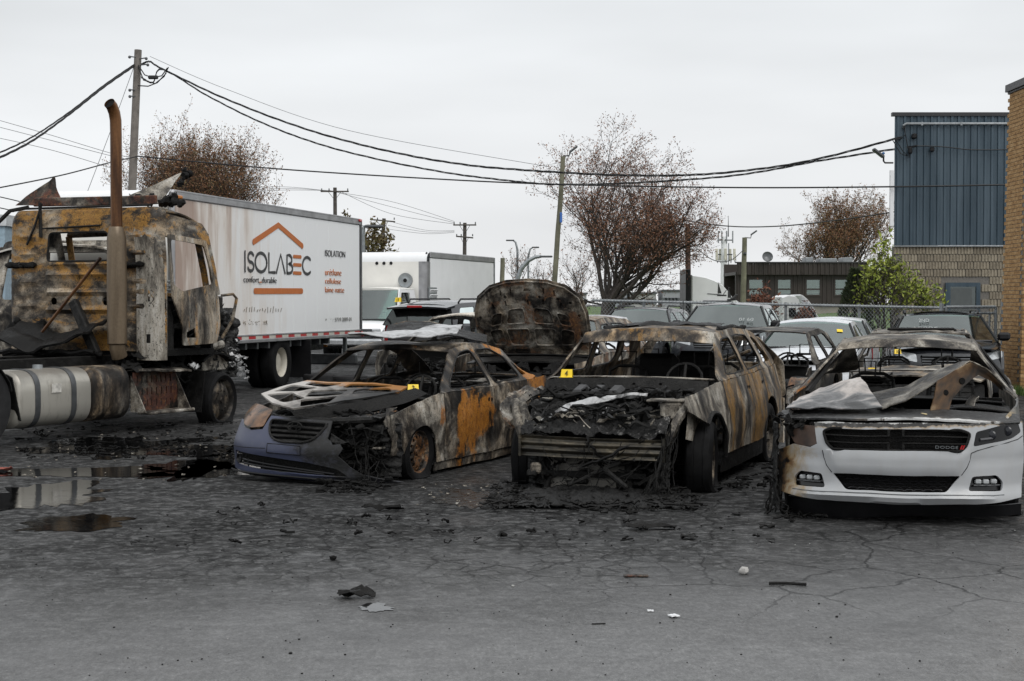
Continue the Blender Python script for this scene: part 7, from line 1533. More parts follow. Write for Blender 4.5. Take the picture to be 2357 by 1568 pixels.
mb = MB(); mb.box((-BL1/2, -BWD/2, ZB1+.06), (BL1-.05, BWD-.08, .08)); mb.box((-BL1/2, -BWD+.02, (ZB1+ZT1)/2), (BL1, .04, ZT1-ZB1-.02)); mb.box((-.03, -BWD/2, (ZB1+ZT1)/2), (.05, BWD-.1, ZT1-ZB1)); mb.build('box_body', M['whitewarm'], bt, smooth=0)
for k in range(14): MB().box((-.3-k*.56, -BWD/2, ZB1-.06), (.08, BWD-.1, .13)).build('cross_member', M['darksteel'], bt)
mb = MB(); mb.cbox((.02, -.05, (ZB1+ZT1)/2), (.10, .12, ZT1-ZB1), .045); mb.build('corner_post', M['alu'], bt)
mb = MB(); mb.sheet(lambda u, v: (.04+.16*math.sin(u*PI/2), lerp(-.05, -BWD+.05, v), ZT1-.30+.30*math.cos(u*PI/2)), 6, 4, -.02); mb.build('front_cap', M['white'], bt)
mb = MB(); mb.cbox((-BL1-.02, -.02, (ZB1+ZT1)/2-.01), (.09, .08, ZT1-ZB1), .01); mb.cbox((-BL1-.02, -BWD+.02, (ZB1+ZT1)/2), (.09, .08, ZT1-ZB1), .01); mb.cbox((-BL1-.02, -BWD/2, ZT1-.06), (.09, BWD-.1, .12), .01)
for k in range(9): mb.lump((-BL1-.02, .022, ZB1+.2+k*.24), .010, k, .1, 6, 4)
mb.build('rear_frame', M['darksteel'], bt)
MB().box((-BL1-.02, -BWD/2, (ZB1+ZT1)/2), (.04, BWD-.12, ZT1-ZB1-.16)).build('rear_door', M['white'], bt)
for (x, z, m_) in ((-BL1+.10, ZT1-.045, 'redlens'), (-.14, ZT1-.12, 'amberlens')):
    mb = MB(); mb.cbox((x, .030, z), (.16, .04, .06), .015); mb.build('marker_light', M[m_], bt)
mb = MB(); mb.lathe([(0, .05), (.05, .04), (.065, .0)], Matrix.Translation((-BL1-.02, .02, ZB1+.05)), 14); mb.build('tail_light', M['redlens'], bt)
n = 28; seg = (BL1-.2)/n
for k in range(n):
    mb = MB(); mb.box((-.1-(k+.5)*seg, .007, ZB1+.10), (seg-.004, .006, .055)); mb.build('reflective_tape', M['redtape' if k % 2 else 'whitetape'], bt, smooth=0)
# lettering: x runs backwards along the flank, z up
BW_ = at(0, 0, 1)
def bx_of(px, py):
    """point of the flank plane seen at a picture position, as (distance back, height)"""
    o = Vector((0, 0, CAMH)); p = at(px, py, 10)-o; n_ = Vector((math.cos(TH1), -math.sin(TH1), 0)); f_ = Vector((front.x, DF, 0)); t_ = (f_-o).dot(n_)/p.dot(n_); q = o+p*t_; d = Vector((math.sin(TH1), math.cos(TH1), 0)); return (q-f_).dot(d), q.z
LM = frame((0, .004, 0), (-1, 0, 0), (0, 0, 1))
def stroke(name, polys, w, mat, y=.004):
    mb = MB()
    for P in polys:
        P = [Vector((-x, y, z)) for x, z in P]; L_, R_ = [], []
        for i, p in enumerate(P):
            d = (P[min(i+1, len(P)-1)]-P[max(i-1, 0)]).normalized(); nn_ = Vector((-d.z, 0, d.x)); L_.append(p+nn_*w/2); R_.append(p-nn_*w/2)
        m_ = len(P); vs = L_+R_; mb.shell(vs, [(i, i+1, m_+i+1, m_+i) for i in range(m_-1)], .002)
        for e_ in (P[0], P[-1]): mb.shell([e_]+[e_+Vector((w/2*math.cos(a), 0, w/2*math.sin(a))) for a in np.linspace(0, 2*PI, 11)], [(0, i, i+1) for i in range(1, 11)], .002)
    return mb.build(name, mat, bt, smooth=0)
def F2(cx, cy): return bx_of((950+cx*.3636)*.5754, (780+cy*.3636)*.5754)
lx0, zb0 = F2(82, 838); _, zt0 = F2(82, 625); H_ = zt0-zb0; lx1 = F2(798, 800)[0]
def ell(cx, cz, rx, rz, a0, a1, n=14): return [(cx+rx*math.cos(math.radians(a)), cz+rz*math.sin(math.radians(a))) for a in np.linspace(a0, a1, n)]
xs = [F2(q, 750)[0] for q in (82, 112, 178, 195, 322, 345, 410, 428, 522, 545, 602, 618, 696, 712, 797)]; z0 = zb0; h = H_
sw_ = .062
stroke('logo_letter', [[(xs[0], z0), (xs[0], z0+h)]], sw_, M['greyprint'])
stroke('logo_letter', [ell((xs[1]+xs[2])/2+.01, z0+h*.73, (xs[2]-xs[1])/2-.01, h*.25, 30, 270, 12)+ell((xs[1]+xs[2])/2, z0+h*.255, (xs[2]-xs[1])/2, h*.235, 90, -160, 12)], sw_, M['greyprint'])
stroke('logo_letter', [ell((xs[3]+xs[4])/2, z0+h*.5, (xs[4]-xs[3])/2, h*.5, 0, 360, 28)], sw_, M['greyprint'])
stroke('logo_letter', [[(xs[5], z0+h), (xs[5], z0), (xs[6], z0)]], sw_, M['greyprint'])
stroke('logo_letter', [[(xs[7], z0), ((xs[7]+xs[8])/2, z0+h), (xs[8], z0)]], sw_, M['greyprint'])
stroke('logo_letter', [[(xs[9], z0), (xs[9], z0+h), (xs[9]+.12, z0+h)]+ell(xs[9]+.12, z0+h*.76, (xs[10]-xs[9]-.14), h*.24, 90, -90, 8)+[(xs[9]+.05, z0+h*.52), (xs[9]+.12, z0+h*.52)]+ell(xs[9]+.12, z0+h*.26, (xs[10]-xs[9]-.10), h*.26, 90, -90, 8)+[(xs[9], z0)]], sw_, M['greyprint'])
stroke('logo_letter', [[(xs[11], z0+h*q), (xs[12], z0+h*q)] for q in (.03, .49, .95)], sw_*1.15, M['orangeprint'])
stroke('logo_letter', [ell((xs[13]+xs[14])/2+.06, z0+h*.48, (xs[14]-xs[13])/2+.04, h*.48, 48, 312, 18)], sw_, M['greyprint'])
stroke('logo_roof', [[F2(176, 518), F2(450, 333), F2(712, 562)]], .115, M['orangeprint'])
stroke('logo_bar', [[F2(190, 1058), F2(708, 1058)]], .115, M['orangeprint'])
def side_text(s_, cx0, cy0, cx1, cyt, mat, name='lettering', sp=1.0):
    x0, zz0 = F2(cx0, cy0); x1, _ = F2(cx1, cy0); _, z1 = F2(cx0, cyt); return text(name, s_, x1-x0, mat, bt, frame((-x0, .001, zz0), (-1, 0, 0), (0, 0, 1)), z1-zz0, sp)
side_text('confort_durable', 66, 972, 427, 893, M['greyprint']); stroke('underscore', [[F2(237, 960), F2(262, 960)]], .02, M['orangeprint'], .009)
side_text('ISOLATION', 962, 672, 1182, 604, M['greyprint'])
side_text('ur\u00e9thane', 964, 882, 1140, 812, M['orangeprint']); side_text('cellulose', 964, 975, 1136, 915, M['orangeprint']); side_text('laine natte', 964, 1072, 1170, 1010, M['orangeprint'])
t = NT('worn_grey_print'); n_ = t.noise(14, 4, .7); M['wornprint'] = t.out((.30, .30, .29), .5); 
def worn(name, thr, col):
    t = NT(name); n_ = t.noise(11, 4, .7); tr_ = t.N.new('ShaderNodeBsdfTransparent'); mxs = t.N.new('ShaderNodeMixShader'); t.L.new(t.ramp(n_, [(thr-.01, 0), (thr+.01, 1)]), mxs.inputs[0]); t.L.new(tr_.outputs[0], mxs.inputs[1]); t.put(t.b.inputs['Base Color'], col); t.L.new(t.b.outputs[0], mxs.inputs[2]); t.L.new(mxs.outputs[0], t.N['Material Output'].inputs[0]); return t.m
side_text('5719-3889-01', 1070, 1392, 1250, 1350, worn('part_worn_print', .36, (.26, .26, .25)))
side_text('R.B.Q.', 968, 1398, 1056, 1358, worn('mostly_worn_print', .56, (.22, .22, .21)))
side_text('isolabec.net', 62, 1432, 330, 1372, worn('mostly_worn_print2', .55, (.22, .18, .13)))
rg = random.Random(12)
for k in range(15):
    x = 70+k*29; stroke('worn_letter_fragment', [[F2(x+rg.uniform(-4, 4), 1295-rg.uniform(0, 20)), F2(x+rg.uniform(0, 10), 1250-rg.uniform(-15, 20))]], .018, plain('faded_brown_print', (.16, .12, .08), .6, var=.4))
# running gear under the box
for sg_, y in ((1, -.17), (-1, -BWD+.17)):
    for dy in (0, ):
        wo = wheelT(-4.86, y, .51, .52, .30, .28, 'dual', plain('cream_wheel_rim', (.52, .49, .42), .45, var=.25), M['rubber'], sg_, parent=bt)
    wheelT(-4.86, y-sg_*.33, .51, .52, .30, .28, 'dual', M['darksteel'], M['rubber'], sg_, parent=bt)
    wheelT(.75, y, .51, .52, .30, .27, 'truck', M['greywheel'], M['rubber'], sg_, parent=bt)
MB().tube([(-4.86, -.3, .51), (-4.86, -BWD+.3, .51)], .09, 10).build('axle', M['char2'], bt)
mb = MB(); mb.cbox((-6.05, -.21, .54), (.02, .66, .78), .006); mb.build('mud_flap', M['blackpl'], bt)
mb = MB(); mb.cbox((-6.05, -BWD+.3, .54), (.02, .66, .78), .006); mb.build('mud_flap', M['blackpl'], bt)
mb = MB()
for y in (-.8, -1.64): mb.cbox((-4.2, y, .75), (9.8, .09, .22), .01)
mb.build('chassis_rail', M['char2'], bt)
mb = MB(); mb.cbox((-BL1+.1, -BWD/2, .41), (.12, BWD-.1, .24), .03); mb.build('underride_bar', M['darksteel'], bt)
for y in (-.35, -BWD+.35): MB().cbox((-BL1+.1, y, .70), (.10, .08, .42), .01).build('bar_hanger', M['steel'], bt)
mb = MB(); mb.cbox((-BL1+.18, -.9, .72), (.05, .30, .06), .01); mb.build('marker_light', M['amberlens'], bt)
# its burnt cab-over cab, seen through the tractor's rear window
CM = Matrix.Translation((1.62, -BWD/2, 0)); zt = at(0, 541, 24.4).z
mb = MB(); mb.sheet(lambda u, v: (lerp(.1, -1.5, u), lerp(-1.05, 1.05, v), zt-.10*abs(2*v-1)**3-.12*(1-u)**2+.02*nz3(u*2, v*3, 0)), 8, 12, -.03); mb.xf(CM).build('cab_roof', M['white_roof'], bt)
mb = MB(); mb.panel(rnd([(-1.08, .6), (1.08, .6), (1.08, zt-.55), (1.0, zt-.05), (-1.0, zt-.05), (-1.08, zt-.55)], .1), [rnd([(-.92, 1.75), (.92, 1.75), (.88, zt-.24), (-.88, zt-.24)], .1)], lambda y, z: (.30-.30*max(0, z-1.6)+.02*nz3(y, z, 0, 3), y, z), .12, .04); mb.xf(CM).build('cab_front', M['bg1'], bt)
for sg in (1, -1):
    mb = MB(); mb.panel(rnd([(-1.5, .6), (.3, .6), (.25, 1.7), (.05, zt-.15), (-1.5, zt-.1)], .06), [rnd([(-1.0, 1.75), (.08, 1.75), (-.10, zt-.35), (-1.0, zt-.3)], .08)], lambda x, z: (x, sg*(1.08-.06*max(0, z-1.7)), z), .12, .03*sg); mb.xf(CM).build('cab_side', M['bg1'], bt)
MB().box((-1.5, 0, 1.5), (.05, 2.1, 1.8)).xf(CM).build('cab_back_wall', M['char'], bt); MB().box((-.6, 0, .62), (1.7, 2.1, .08)).xf(CM).build('cab_floor', M['char'], bt)
mb = MB(); MX = CM @ Matrix.Translation((-.15, .45, 1.9)) @ Matrix.Rotation(.6, 4, 'Y'); mb.tube([MX @ Vector((.25*math.cos(a), .25*math.sin(a), 0)) for a in np.linspace(0, 2*PI, 20)], .018, 5); mb.build('steering_wheel', M['black_metal'], bt)
mb = MB(); mb.tube([CM @ Vector(p) for p in ((.1, -1.1, 1.5), (.15, -1.4, 1.55), (.15, -1.4, 2.1), (.1, -1.1, 2.1))], .025, 5); mb.build('mirror_bracket', M['black_metal'], bt)
mb = MB(); mb.cbox((.10, .0, 1.98), (.05, .1, .06), .01); 
for k in range(4): mb.cbox((.12, -.2, 1.85+.07*k), (.04, .5, .03), .006, rx=0, ry=.4)
mb.build('vent_louver', M['steel'], bt)

# ------------------------------------------------------------------ plain white box truck facing us
TH2 = .30; fr2 = at(983, 578, 45.0)
b2 = thing('box_truck', 'plain white box truck facing the lot with a round vent on its brow', 'truck', (fr2.x, 45.0, 0), -(PI/2+TH2))
ZT2, ZB2, W2, L2 = fr2.z, 1.0, 2.4, 6.3; rr = .25
prof = [(-W2, 0)]+[(-W2+rr-rr*math.cos(a), -rr+rr*math.sin(a)) for a in np.linspace(0, PI/2, 1)]
mb = MB(); mb.panel([(-W2, ZB2), (-.26, ZB2), (-.26, ZT2-.30), (-W2, ZT2-.30)], [], lambda y, z: (0, y, z), .3, .03); mb.build('box_front', M['whitewarm'], b2, smooth=0)
mb = MB(); mb.sheet(lambda u, v: (-.28+.28*math.cos(v*PI/2), lerp(-W2, -.02, u), ZT2-.30+.28*math.sin(v*PI/2)), 10, 6, .02); mb.build('brow_cap', M['white'], b2)
mb = MB(); mb.sheet(lambda u, v: (-.26+.26*math.cos(u*PI/2), -.26+.26*math.sin(u*PI/2), lerp(ZB2, ZT2-.30, v)), 8, 2, .02); mb.build('corner_post', M['alu'], b2)
for k in range(3):
    MB().lathe([(0, .02), (.045, .015), (.05, 0)], Matrix.Translation((.005, -1.55+.22*k, ZT2-.34)) @ Matrix.Rotation(-PI/2, 4, 'Z'), 10).build('marker_light', M['blackpl'], b2)
MB().lathe([(0, .02), (.03, .015), (.035, 0)], Matrix.Translation((-.12, -.06, ZT2-.06)) @ Matrix.Rotation(-PI/4, 4, 'Z'), 10).build('marker_light', M['blackpl'], b2)
VR = Matrix.Translation((.0, -.66, 2.35)) @ Matrix.Rotation(-PI/2, 4, 'Z')
vo = MB().lathe([(.0, .05), (.05, .05), (.07, .035), (.16, .03), (.20, .05), (.215, .05), (.22, 0)], VR, 24).build('round_vent', M['steel'], b2); MB().lathe([(0, .065), (.055, .06), (.06, .04)], VR, 14).build('vent_core', M['char2'], vo)
for k in range(6):
    x1, x0 = -.28-k*(L2-.35)/6, -.28-(k+1)*(L2-.35)/6+.004; MB().cbox(((x0+x1)/2, -.015, (ZB2+ZT2-.2)/2), (x1-x0, .03, ZT2-.2-ZB2), .002).build('side_panel', M['white'], b2, smooth=0)
mb = MB(); mb.cbox((-L2/2-.12, -.01, ZT2-.10), (L2-.25, .05, .18), .02); mb.build('top_rail', M['alu'], b2)
mb = MB(); mb.cbox((-L2, -.02, (ZB2+ZT2)/2-.02), (.08, .08, ZT2-ZB2), .01); mb.build('rear_frame', M['steel'], b2)
mb = MB(); mb.box((-L2/2-.1, -W2/2, ZT2-.03), (L2-.3, W2-.06, .04)); mb.box((-L2/2, -W2+.02, (ZB2+ZT2)/2), (L2-.3, .04, ZT2-ZB2)); mb.box((-L2+.02, -W2/2, (ZB2+ZT2)/2), (.04, W2-.1, ZT2-ZB2-.05)); mb.box((-L2/2, -W2/2, ZB2), (L2-.1, W2-.1, .08)); mb.build('box_body', M['white'], b2, smooth=0)
lo_ = MB(); lo_.box((-.45, .008, at(0, 682, 45).z-.05), (.66, .02, .62)); lv = lo_.build('vent_louver', M['steel'], b2, smooth=0)
for k in range(4): MB().cbox((-.45, .03, at(0, 682, 45).z-.28+.145*k), (.58, .03, .10), .006, rx=-.6).build('louver_blade', M['white'], lv)
# its cab
cbx = 2.0; cz = at(0, 661, 42.5).z
mb = MB(); mb.sheet(lambda u, v: (lerp(.15, cbx-.78, u), -W2/2+lerp(-.86, .86, v), cz-.06*abs(2*v-1)**2.5-.03*u), 6, 12, -.03); mb.build('cab_roof', M['whitewarm'], b2)
def cabY(z): return .98-.16*max(0, z-1.22)/(cz-1.22)
for sg in (1, -1):
    mb = MB(); mb.panel(rnd([(.15, .45), (cbx-.1, .45), (cbx-.05, 1.22), (cbx-.12, 1.24), (cbx-.72, cz-.03), (.15, cz-.04)], .05, 2), [rnd([(.55, 1.28), (cbx-.28, 1.26), (cbx-.80, cz-.14), (.55, cz-.14)], .06)], lambda x, z: (x, -W2/2+sg*cabY(z), z), .12, .03*sg); mb.build('door', M['white'], b2)
    mb = MB(); mb.panel(rnd([(.55, 1.28), (cbx-.28, 1.26), (cbx-.80, cz-.14), (.55, cz-.14)], .06), [], lambda x, z: (x, -W2/2+sg*(cabY(z)-.015), z), .2, .004); mb.build('side_window', M['glassdark'], b2)
mb = MB(); mb.sheet(lambda u, v: (lerp(cbx-.02, cbx-.72, v)+.10*(1-(2*u-1)**2), -W2/2+lerp(-1, 1, u)*lerp(.92, .80, v), lerp(1.22, cz-.07, v)), 10, 6, .006); mb.build('windshield', M['glassteal'], b2)
mb = MB(); mb.tube([(cbx+.08-.0*(2*u-1)**2+.08*(1-(2*u-1)**2)-.06, -W2/2+lerp(-.9, .9, u), 1.24) for u in np.linspace(0, 1, 9)], .02, 5); mb.build('wiper_cowl', M['blackpl'], b2)
mb = MB(); mb.cbox((cbx-.3, -W2/2, 1.13), (.5, 1.8, .12), .05); mb.build('dashboard', plain('grey_dashboard', (.16, .17, .165), .7), b2)
mb = MB(); MX = Matrix.Translation((cbx-.5, -W2/2+.42, 1.27)) @ Matrix.Rotation(1.0, 4, 'Y'); mb.tube([MX @ Vector((.2*math.cos(a), .2*math.sin(a), 0)) for a in np.linspace(0, 2*PI, 18)], .015, 5); mb.build('steering_wheel', M['dash'], b2)
mb = MB()
for y in (-.45, .45): mb.cbox((.6, -W2/2+y, 1.1), (.16, .55, .8), .06)
mb.build('seat', plain('teal_grey_seat', (.16, .18, .175), .8), b2)
mb = MB(); mb.sheet(lambda u, v: (lerp(cbx, cbx+.78, u)-.05*(2*v-1)**2, -W2/2+(2*v-1)*lerp(.96, .90, u), 1.20-.10*u-.16*u**4-.05*abs(2*v-1)**3), 8, 12, -.02); mb.build('hood', M['white'], b2)
for sg in (1, -1): mb = MB(); mb.panel([(cbx-.1, .45), (cbx+.75, .45), (cbx+.76, .98), (cbx, 1.17), (cbx-.1, 1.18)], [], lambda x, z: (x, -W2/2+sg*(.99-.08*max(0, x-cbx-.4)), z), .12, .02*sg); mb.build('fender', M['white'], b2)
mb = MB(); mb.cbox((cbx+.76, -W2/2, .86), (.06, 1.3, .26), .02); go = mb.build('grille', M['blackpl'], b2)
for k in range(4): MB().box((cbx+.80, -W2/2, .77+.06*k), (.02, 1.24, .02)).build('slat', M['darksteel'], go)
for y in (-.75, .75): MB().cbox((cbx+.77, -W2/2+y, .90), (.06, .26, .20), .03).build('headlight', M['whitelens'], b2)
MB().cbox((cbx+.84, -W2/2, .62), (.14, 1.9, .20), .05).build('bumper', M['chrome'], b2)
mb = MB(); mb.box((cbx-.6, -W2/2, .5), (2.6, 1.8, .1)); mb.cbox((-2.2, -W2/2, .8), (6, .9, .2), .02); mb.build('chassis', M['char2'], b2)
for x in (1.9, -3.6):
    for sg in (1, -1): wheelT(x, -W2/2+sg*.92, .40, .41, .22, .24, 'truck', M['steel'], M['rubber'], sg, parent=b2)
# ------------------------------------------------------------------ row behind: burnt cars
def burnt_car(name, label, S, x, y, th, mat, seed, roofm=None, rholes=None, skip=(), rows=(1.4, 2.3), group=None, wheels=True, grid=.12, warp=.03):
    c = Car(name, label, 'car', S, x, y, th, seed=seed, dmg=.014, group=group)
    c.sides(mat, frame=mat, skip=skip, step=grid); c.roof(roofm or mat, warp=warp, holes=rholes); c.floor(M['char']); c.dash(True); c.seats(True, rows=rows)
    if wheels:
        for b in (0, S.WB):
            for sg in (1, -1): c.wheel(b, sg, M['rustwheel'], M['rubber'], 'steel', 0, .05)
    c.fascia('rear_bumper', [(-S.hw*.97, S.zk), (S.hw*.97, S.zk), (S.hw*.97, S.zD-.3), (-S.hw*.97, S.zD-.3)], [], mat, .18, rear=True)
    junk(c.root, 'charred_engine_parts', M['char'], (-.3, -S.hw*.7, S.zk+.3), (.75, S.hw*.7, S.hood[0][1]-.05), 45, seed+50, 'tbclr', .13, kind='stuff')
    mb = MB(); z = sinterp(S.belt, S.bA); mb.sheet(lambda u, v: c.D((-lerp(S.bA-.1, S.bA+.16, u)+.12*(1-(2*v-1)**2), (2*v-1)*S.hw*.84, z-.03+.03*(1-(2*v-1)**2))), 3, 10, -.01); mb.build('cowl_panel', M['black_metal'], c.root)
    return c
# crossover with its hood up
S = suv_spec(dz=.07, roofz=1.54, hw=.93, rw=.63, WB=2.65)
hc = burnt_car('burnt_crossover', 'burnt crossover with its brown scorched hood raised towards the camera', S, .14, 19.95, .30, M['bg2'], 61)
RH = hc.root
HM = Matrix.Translation((-.62, 0, 1.02)) @ Matrix.Rotation(math.radians(-(180-66)), 4, 'Y')
def hoodP(o): 
    return lambda u, v: (Matrix.Translation((-.62, 0, 1.03)) @ Matrix.Rotation(-math.radians(66), 4, 'Y') @ Vector((v, u, -(.05*math.cos(u*1.6)+.05*math.sin(v*2.6)) +o+.006*nz3(u, v, 0, 4))))
ho_ = [(-.74, .0), (-.78, .30), (-.77, .62), (-.70, .84), (-.52, .99), (-.28, 1.065), (0, 1.085), (.28, 1.065), (.52, .99), (.70, .84), (.77, .62), (.78, .30), (.74, 0)]
mb = MB(); mb.panel(ho_, [], hoodP(.034), .09, .008); hood_ = mb.build('hood', M['bg2'], RH)
hin = [(u*.955, .015+v*.965) for u, v in ho_]
wh = [rnd(h, .045, 3) for h in ([(-.55, .16), (-.36, .16), (-.40, .40), (-.58, .36)], [(-.30, .16), (-.03, .16), (-.03, .41), (-.34, .40)], [(.04, .16), (.30, .16), (.33, .40), (.04, .41)], [(.37, .16), (.55, .16), (.58, .36), (.41, .40)],
      [(-.56, .43), (-.40, .46), (-.36, .64), (-.50, .60)], [(-.33, .47), (-.05, .49), (-.07, .71), (-.27, .68)], [(.05, .49), (.33, .47), (.27, .68), (.07, .71)], [(.40, .46), (.56, .43), (.50, .60), (.36, .64)])]
sl_ = [rnd([(x-.012, z-.04), (x+.012, z-.04), (x+.012+dx, z+.04), (x-.012+dx, z+.04)], .008, 2) for x, z, dx in ((-.47, .72, -.02), (-.30, .76, -.01), (0, .78, 0), (.2, .78, .01), (.42, .73, .02), (-.36, .90, 0), (-.22, .93, 0), (.22, .93, 0), (.36, .90, 0), (-.38, .28, .03), (0.005, .28, 0), (.36, .28, -.03), (-.66, .3, 0), (.66, .3, 0))]
hl_ = [circ(x, z, .022, 8) for x, z in ((-.55, .80), (-.3, .845), (.16, .85), (.40, .82), (.56, .76), (-.68, .55), (.66, .58))]
lo_ = [rnd([(x-.09, .055), (x+.09, .055), (x+.08, .10), (x-.08, .10)], .012, 2) for x in (-.5, -.18, .16, .48)]
mb = MB(); mb.panel(hin, wh+sl_+hl_+lo_+[rnd([(-.05, .925), (.05, .925), (.04, .965), (-.04, .965)], .01, 2)], hoodP(.0), .05, .016); mb.build('hood_frame', M['bg2'], hood_)
def edge_tubes():
    m_ = MB()
    for h in wh: p = [hoodP(-.008)(*q) for q in h]; m_.tube(p+[p[0]], .009, 5)
    p = [hoodP(-.006)(*q) for q in resample(hin, .08)]; m_.tube(p+[p[0]], .012, 5); return m_
edge_tubes().build('pressed_rib', M['bg2'], hood_)
mb = MB(); mb.sheet(lambda u, v: (-.55+.55*u, (2*v-1)*.76, .96-.06*u+.04*(1-(2*v-1)**2)), 6, 10, -.02); mb.build('cowl_cover', M['black_metal'], RH)
mb = MB(); mb.cbox((.2, 0, .72), (.6, .8, .2), .05); mb.tube([(.7, -.7, .78), (.75, 0, .80), (.7, .7, .78)], .04, 6); mb.build('engine', M['char2'], RH)
burnt_car('burnt_crossover', 'burnt car with a scorched white roof behind the silver sheet', suv_spec(dz=.08, roofz=1.56, hw=.9, rw=.62, WB=2.6), -1.15, 24.6, .33, M['bg1'], 63, M['white_roof'])
burnt_car('burnt_hatchback', 'small burnt grey hatchback just behind the stripped SUV flank', suv_spec(dz=.16, kz=.9, roofz=1.60, hw=.87, rw=.60, WB=2.35), 3.27, 21.7, .35, M['bgdark'], 65, skip=(('fender', 1), ('fender', -1)))
hb_ = bpy.data.objects['burnt_hatchback']
mb = MB(); mb.sheet(lambda u, v: (.36*math.cos(lerp(.2, 2.9, u))*1.25+.05, lerp(.62, .90, v), .26+.42*math.sin(lerp(.2, 2.9, u))), 14, 4, -.012); mb.build('wheel_house', M['bg2'], hb_)
mb = MB(); mb.panel([(.1, .42), (.52, .42), (.56, .80), (.3, .79), (.1, .70)], [], lambda b, z: (-b, .80, z), .1, .012); mb.build('fender', M['bgdark'], hb_)
burnt_car('burnt_wagon', 'burnt grey wagon with an open sunroof just behind the white fronted wreck', suv_spec(dz=.2, kz=.92, roofz=1.60, hw=.93, rw=.66, WB=2.7), 5.37, 20.6, .26, M['bg1'], 67, rholes=[rnd([(1.50, -.66), (1.98, -.66), (1.98, .66), (1.50, .66)], .12, 3)])
wg = bpy.data.objects['burnt_wagon']
wh_ = Car.__new__(Car); wh_.S = suv_spec(dz=.2, kz=.92, roofz=1.60, hw=.93, rw=.66, WB=2.7); wh_.root = wg; wh_.dmg = .02; wh_.seed = 68; wh_.hood(burnt('wagon_hood_steel', 71, .4, .6, (1, 1, 1), 2.4), warp=.04)
wh_.fascia('grille_opening', rnd([(-.8, .2), (.8, .2), (.8, .66), (-.8, .66)], .04), [], M['char2'], .15)
mb = MB(); mb.tube([(-1.47, -.45, 1.33), (-1.47, .45, 1.33), (-1.52, .48, 1.31), (-1.95, .46, 1.30)], .02, 5); mb.build('sunroof_edge', M['black_metal'], wg)
for sg in (1, -1): MB().tube([(-1.4, sg*.62, 1.24), (-1.5, sg*.62, 1.30), (-2.9, sg*.60, 1.30), (-3.0, sg*.6, 1.24)], .02, 6).build('roof_rail', M['ashgrey'], wg)
# ------------------------------------------------------------------ intact cars
def intact(name, label, cat, S, x, y, th, mat, seed, away=False, glass='glass', side='glassdark', rails=True, rims='steel'):
    c = Car(name, label, cat, S, x, y, th, away=away, seed=seed)
    c.sides(mat, frame=mat, glass=M[side], step=.16); c.roof(mat); c.floor(M['char2']); c.dash(False); c.seats(False, M['seat'], rows=(1.45, 2.4)); c.hood(mat)
    c.shield(M[glass]); c.shield(M['glassdark'], True); c.bumper_front(mat); c.bumper_rear(mat); c.mirrors(M['blackpl'] if cat != 'sedan' else mat)
    for b in (0, S.WB):
        for sg in (1, -1): c.wheel(b, sg, M[rims], M['rubber'], 'alloy')
    zc = sinterp(S.belt, S.bA); MB().tube([(-(S.bA-.14)+.16*(1-(q)**2), q*S.hw*.85, zc+.02) for q in np.linspace(-1, 1, 11)], .022, 5).build('wiper_cowl', M['blackpl'], c.root)
    if rails and S.kind == 'suv':
        for sg in (1, -1):
            z = sinterp(S.roof, 2)+.03; MB().tube([(-1.5, sg*S.rw*.93, z-.02), (-1.6, sg*S.rw*.93, z+.04), (-3.2, sg*S.rw*.90, z+.03), (-3.3, sg*S.rw*.90, z-.04)], .02, 6).build('roof_rail', M['blackpl'], c.root)
    # dark trim along the glass
    for u in (-1, 1): mb = MB(); mb.tube([(-lerp(S.bA, S.bh, v), u*lerp(halfw(S, S.bA, sinterp(S.belt, S.bA)), S.rw, v)*.985, lerp(sinterp(S.belt, S.bA), sinterp(S.roof, S.bh), v)+.012) for v in np.linspace(0, 1, 6)], .018, 5); mb.build('windshield_trim', M['blackpl'], c.root)
    return c
bs = intact('parked_suv', 'black SUV seen from behind with a red brake light under its spoiler', 'suv', suv_spec(kz=1.06, roofz=1.60, hw=.97, rw=.68), -.06, 35.4, .50, M['blackpaint'], 71, True)
S = bs.S; zr = sinterp(S.roof, S.brr)
mb = MB(); mb.sheet(lambda u, v: (-lerp(S.brr-.05, S.brr+.30, u)+.06*(2*v-1)**2, (2*v-1)*.72, zr+.045-.05*u-.03*(2*v-1)**2), 5, 10, -.04); sp_ = mb.build('rear_spoiler', M['blackpaint'], bs.root)
MB().cbox((-S.brr-.305, .0, zr-.01), (.02, .36, .045), .008).build('brake_light', M['redlens'], sp_)
c10 = intact('parked_suv', 'dark grey SUV with a clear wide windshield and a bird on its roof', 'suv', suv_spec(kz=1.05, roofz=1.56, hw=.97, rw=.70), 4.36, 32.7, .27, M['darkpaint'], 73, glass='glassteal', rails=False)
MB().tube([(.25, -.75, 1.1), (-.1, -.80, 1.75)], .008, 4).build('antenna', M['blackpl'], c10.root)
intact('parked_suv', 'small grey SUV with black roof rails left of the wide windshield one', 'suv', suv_spec(kz=.98, roofz=1.57, hw=.9, rw=.64), 2.58, 34.9, .30, M['greypaint'], 74, glass='glassteal')
intact('parked_car', 'pale silver car just right of the raised hood', 'sedan', sedan_spec(), 1.45, 29.0, .12, M['silverwhite'], 75)
w12 = intact('parked_car', 'silver white sedan with a yellow sticker on its windshield', 'sedan', sedan_spec(dz=.04, rw=.62), 4.95, 26.3, .30, M['silverwhite'], 76, glass='glassteal')
S = w12.S; v_, u_ = .62, .72
w12.shield(M['yellow'], name='windshield_sticker', off=.016, u0=.62, u1=.76, v0=.62, v1=.72, th=.002)
intact('parked_car', 'silver sedan half hidden behind the stickered one', 'sedan', sedan_spec(dz=.06, rw=.62), 6.45, 31.9, .28, M['silverwhite'], 77)
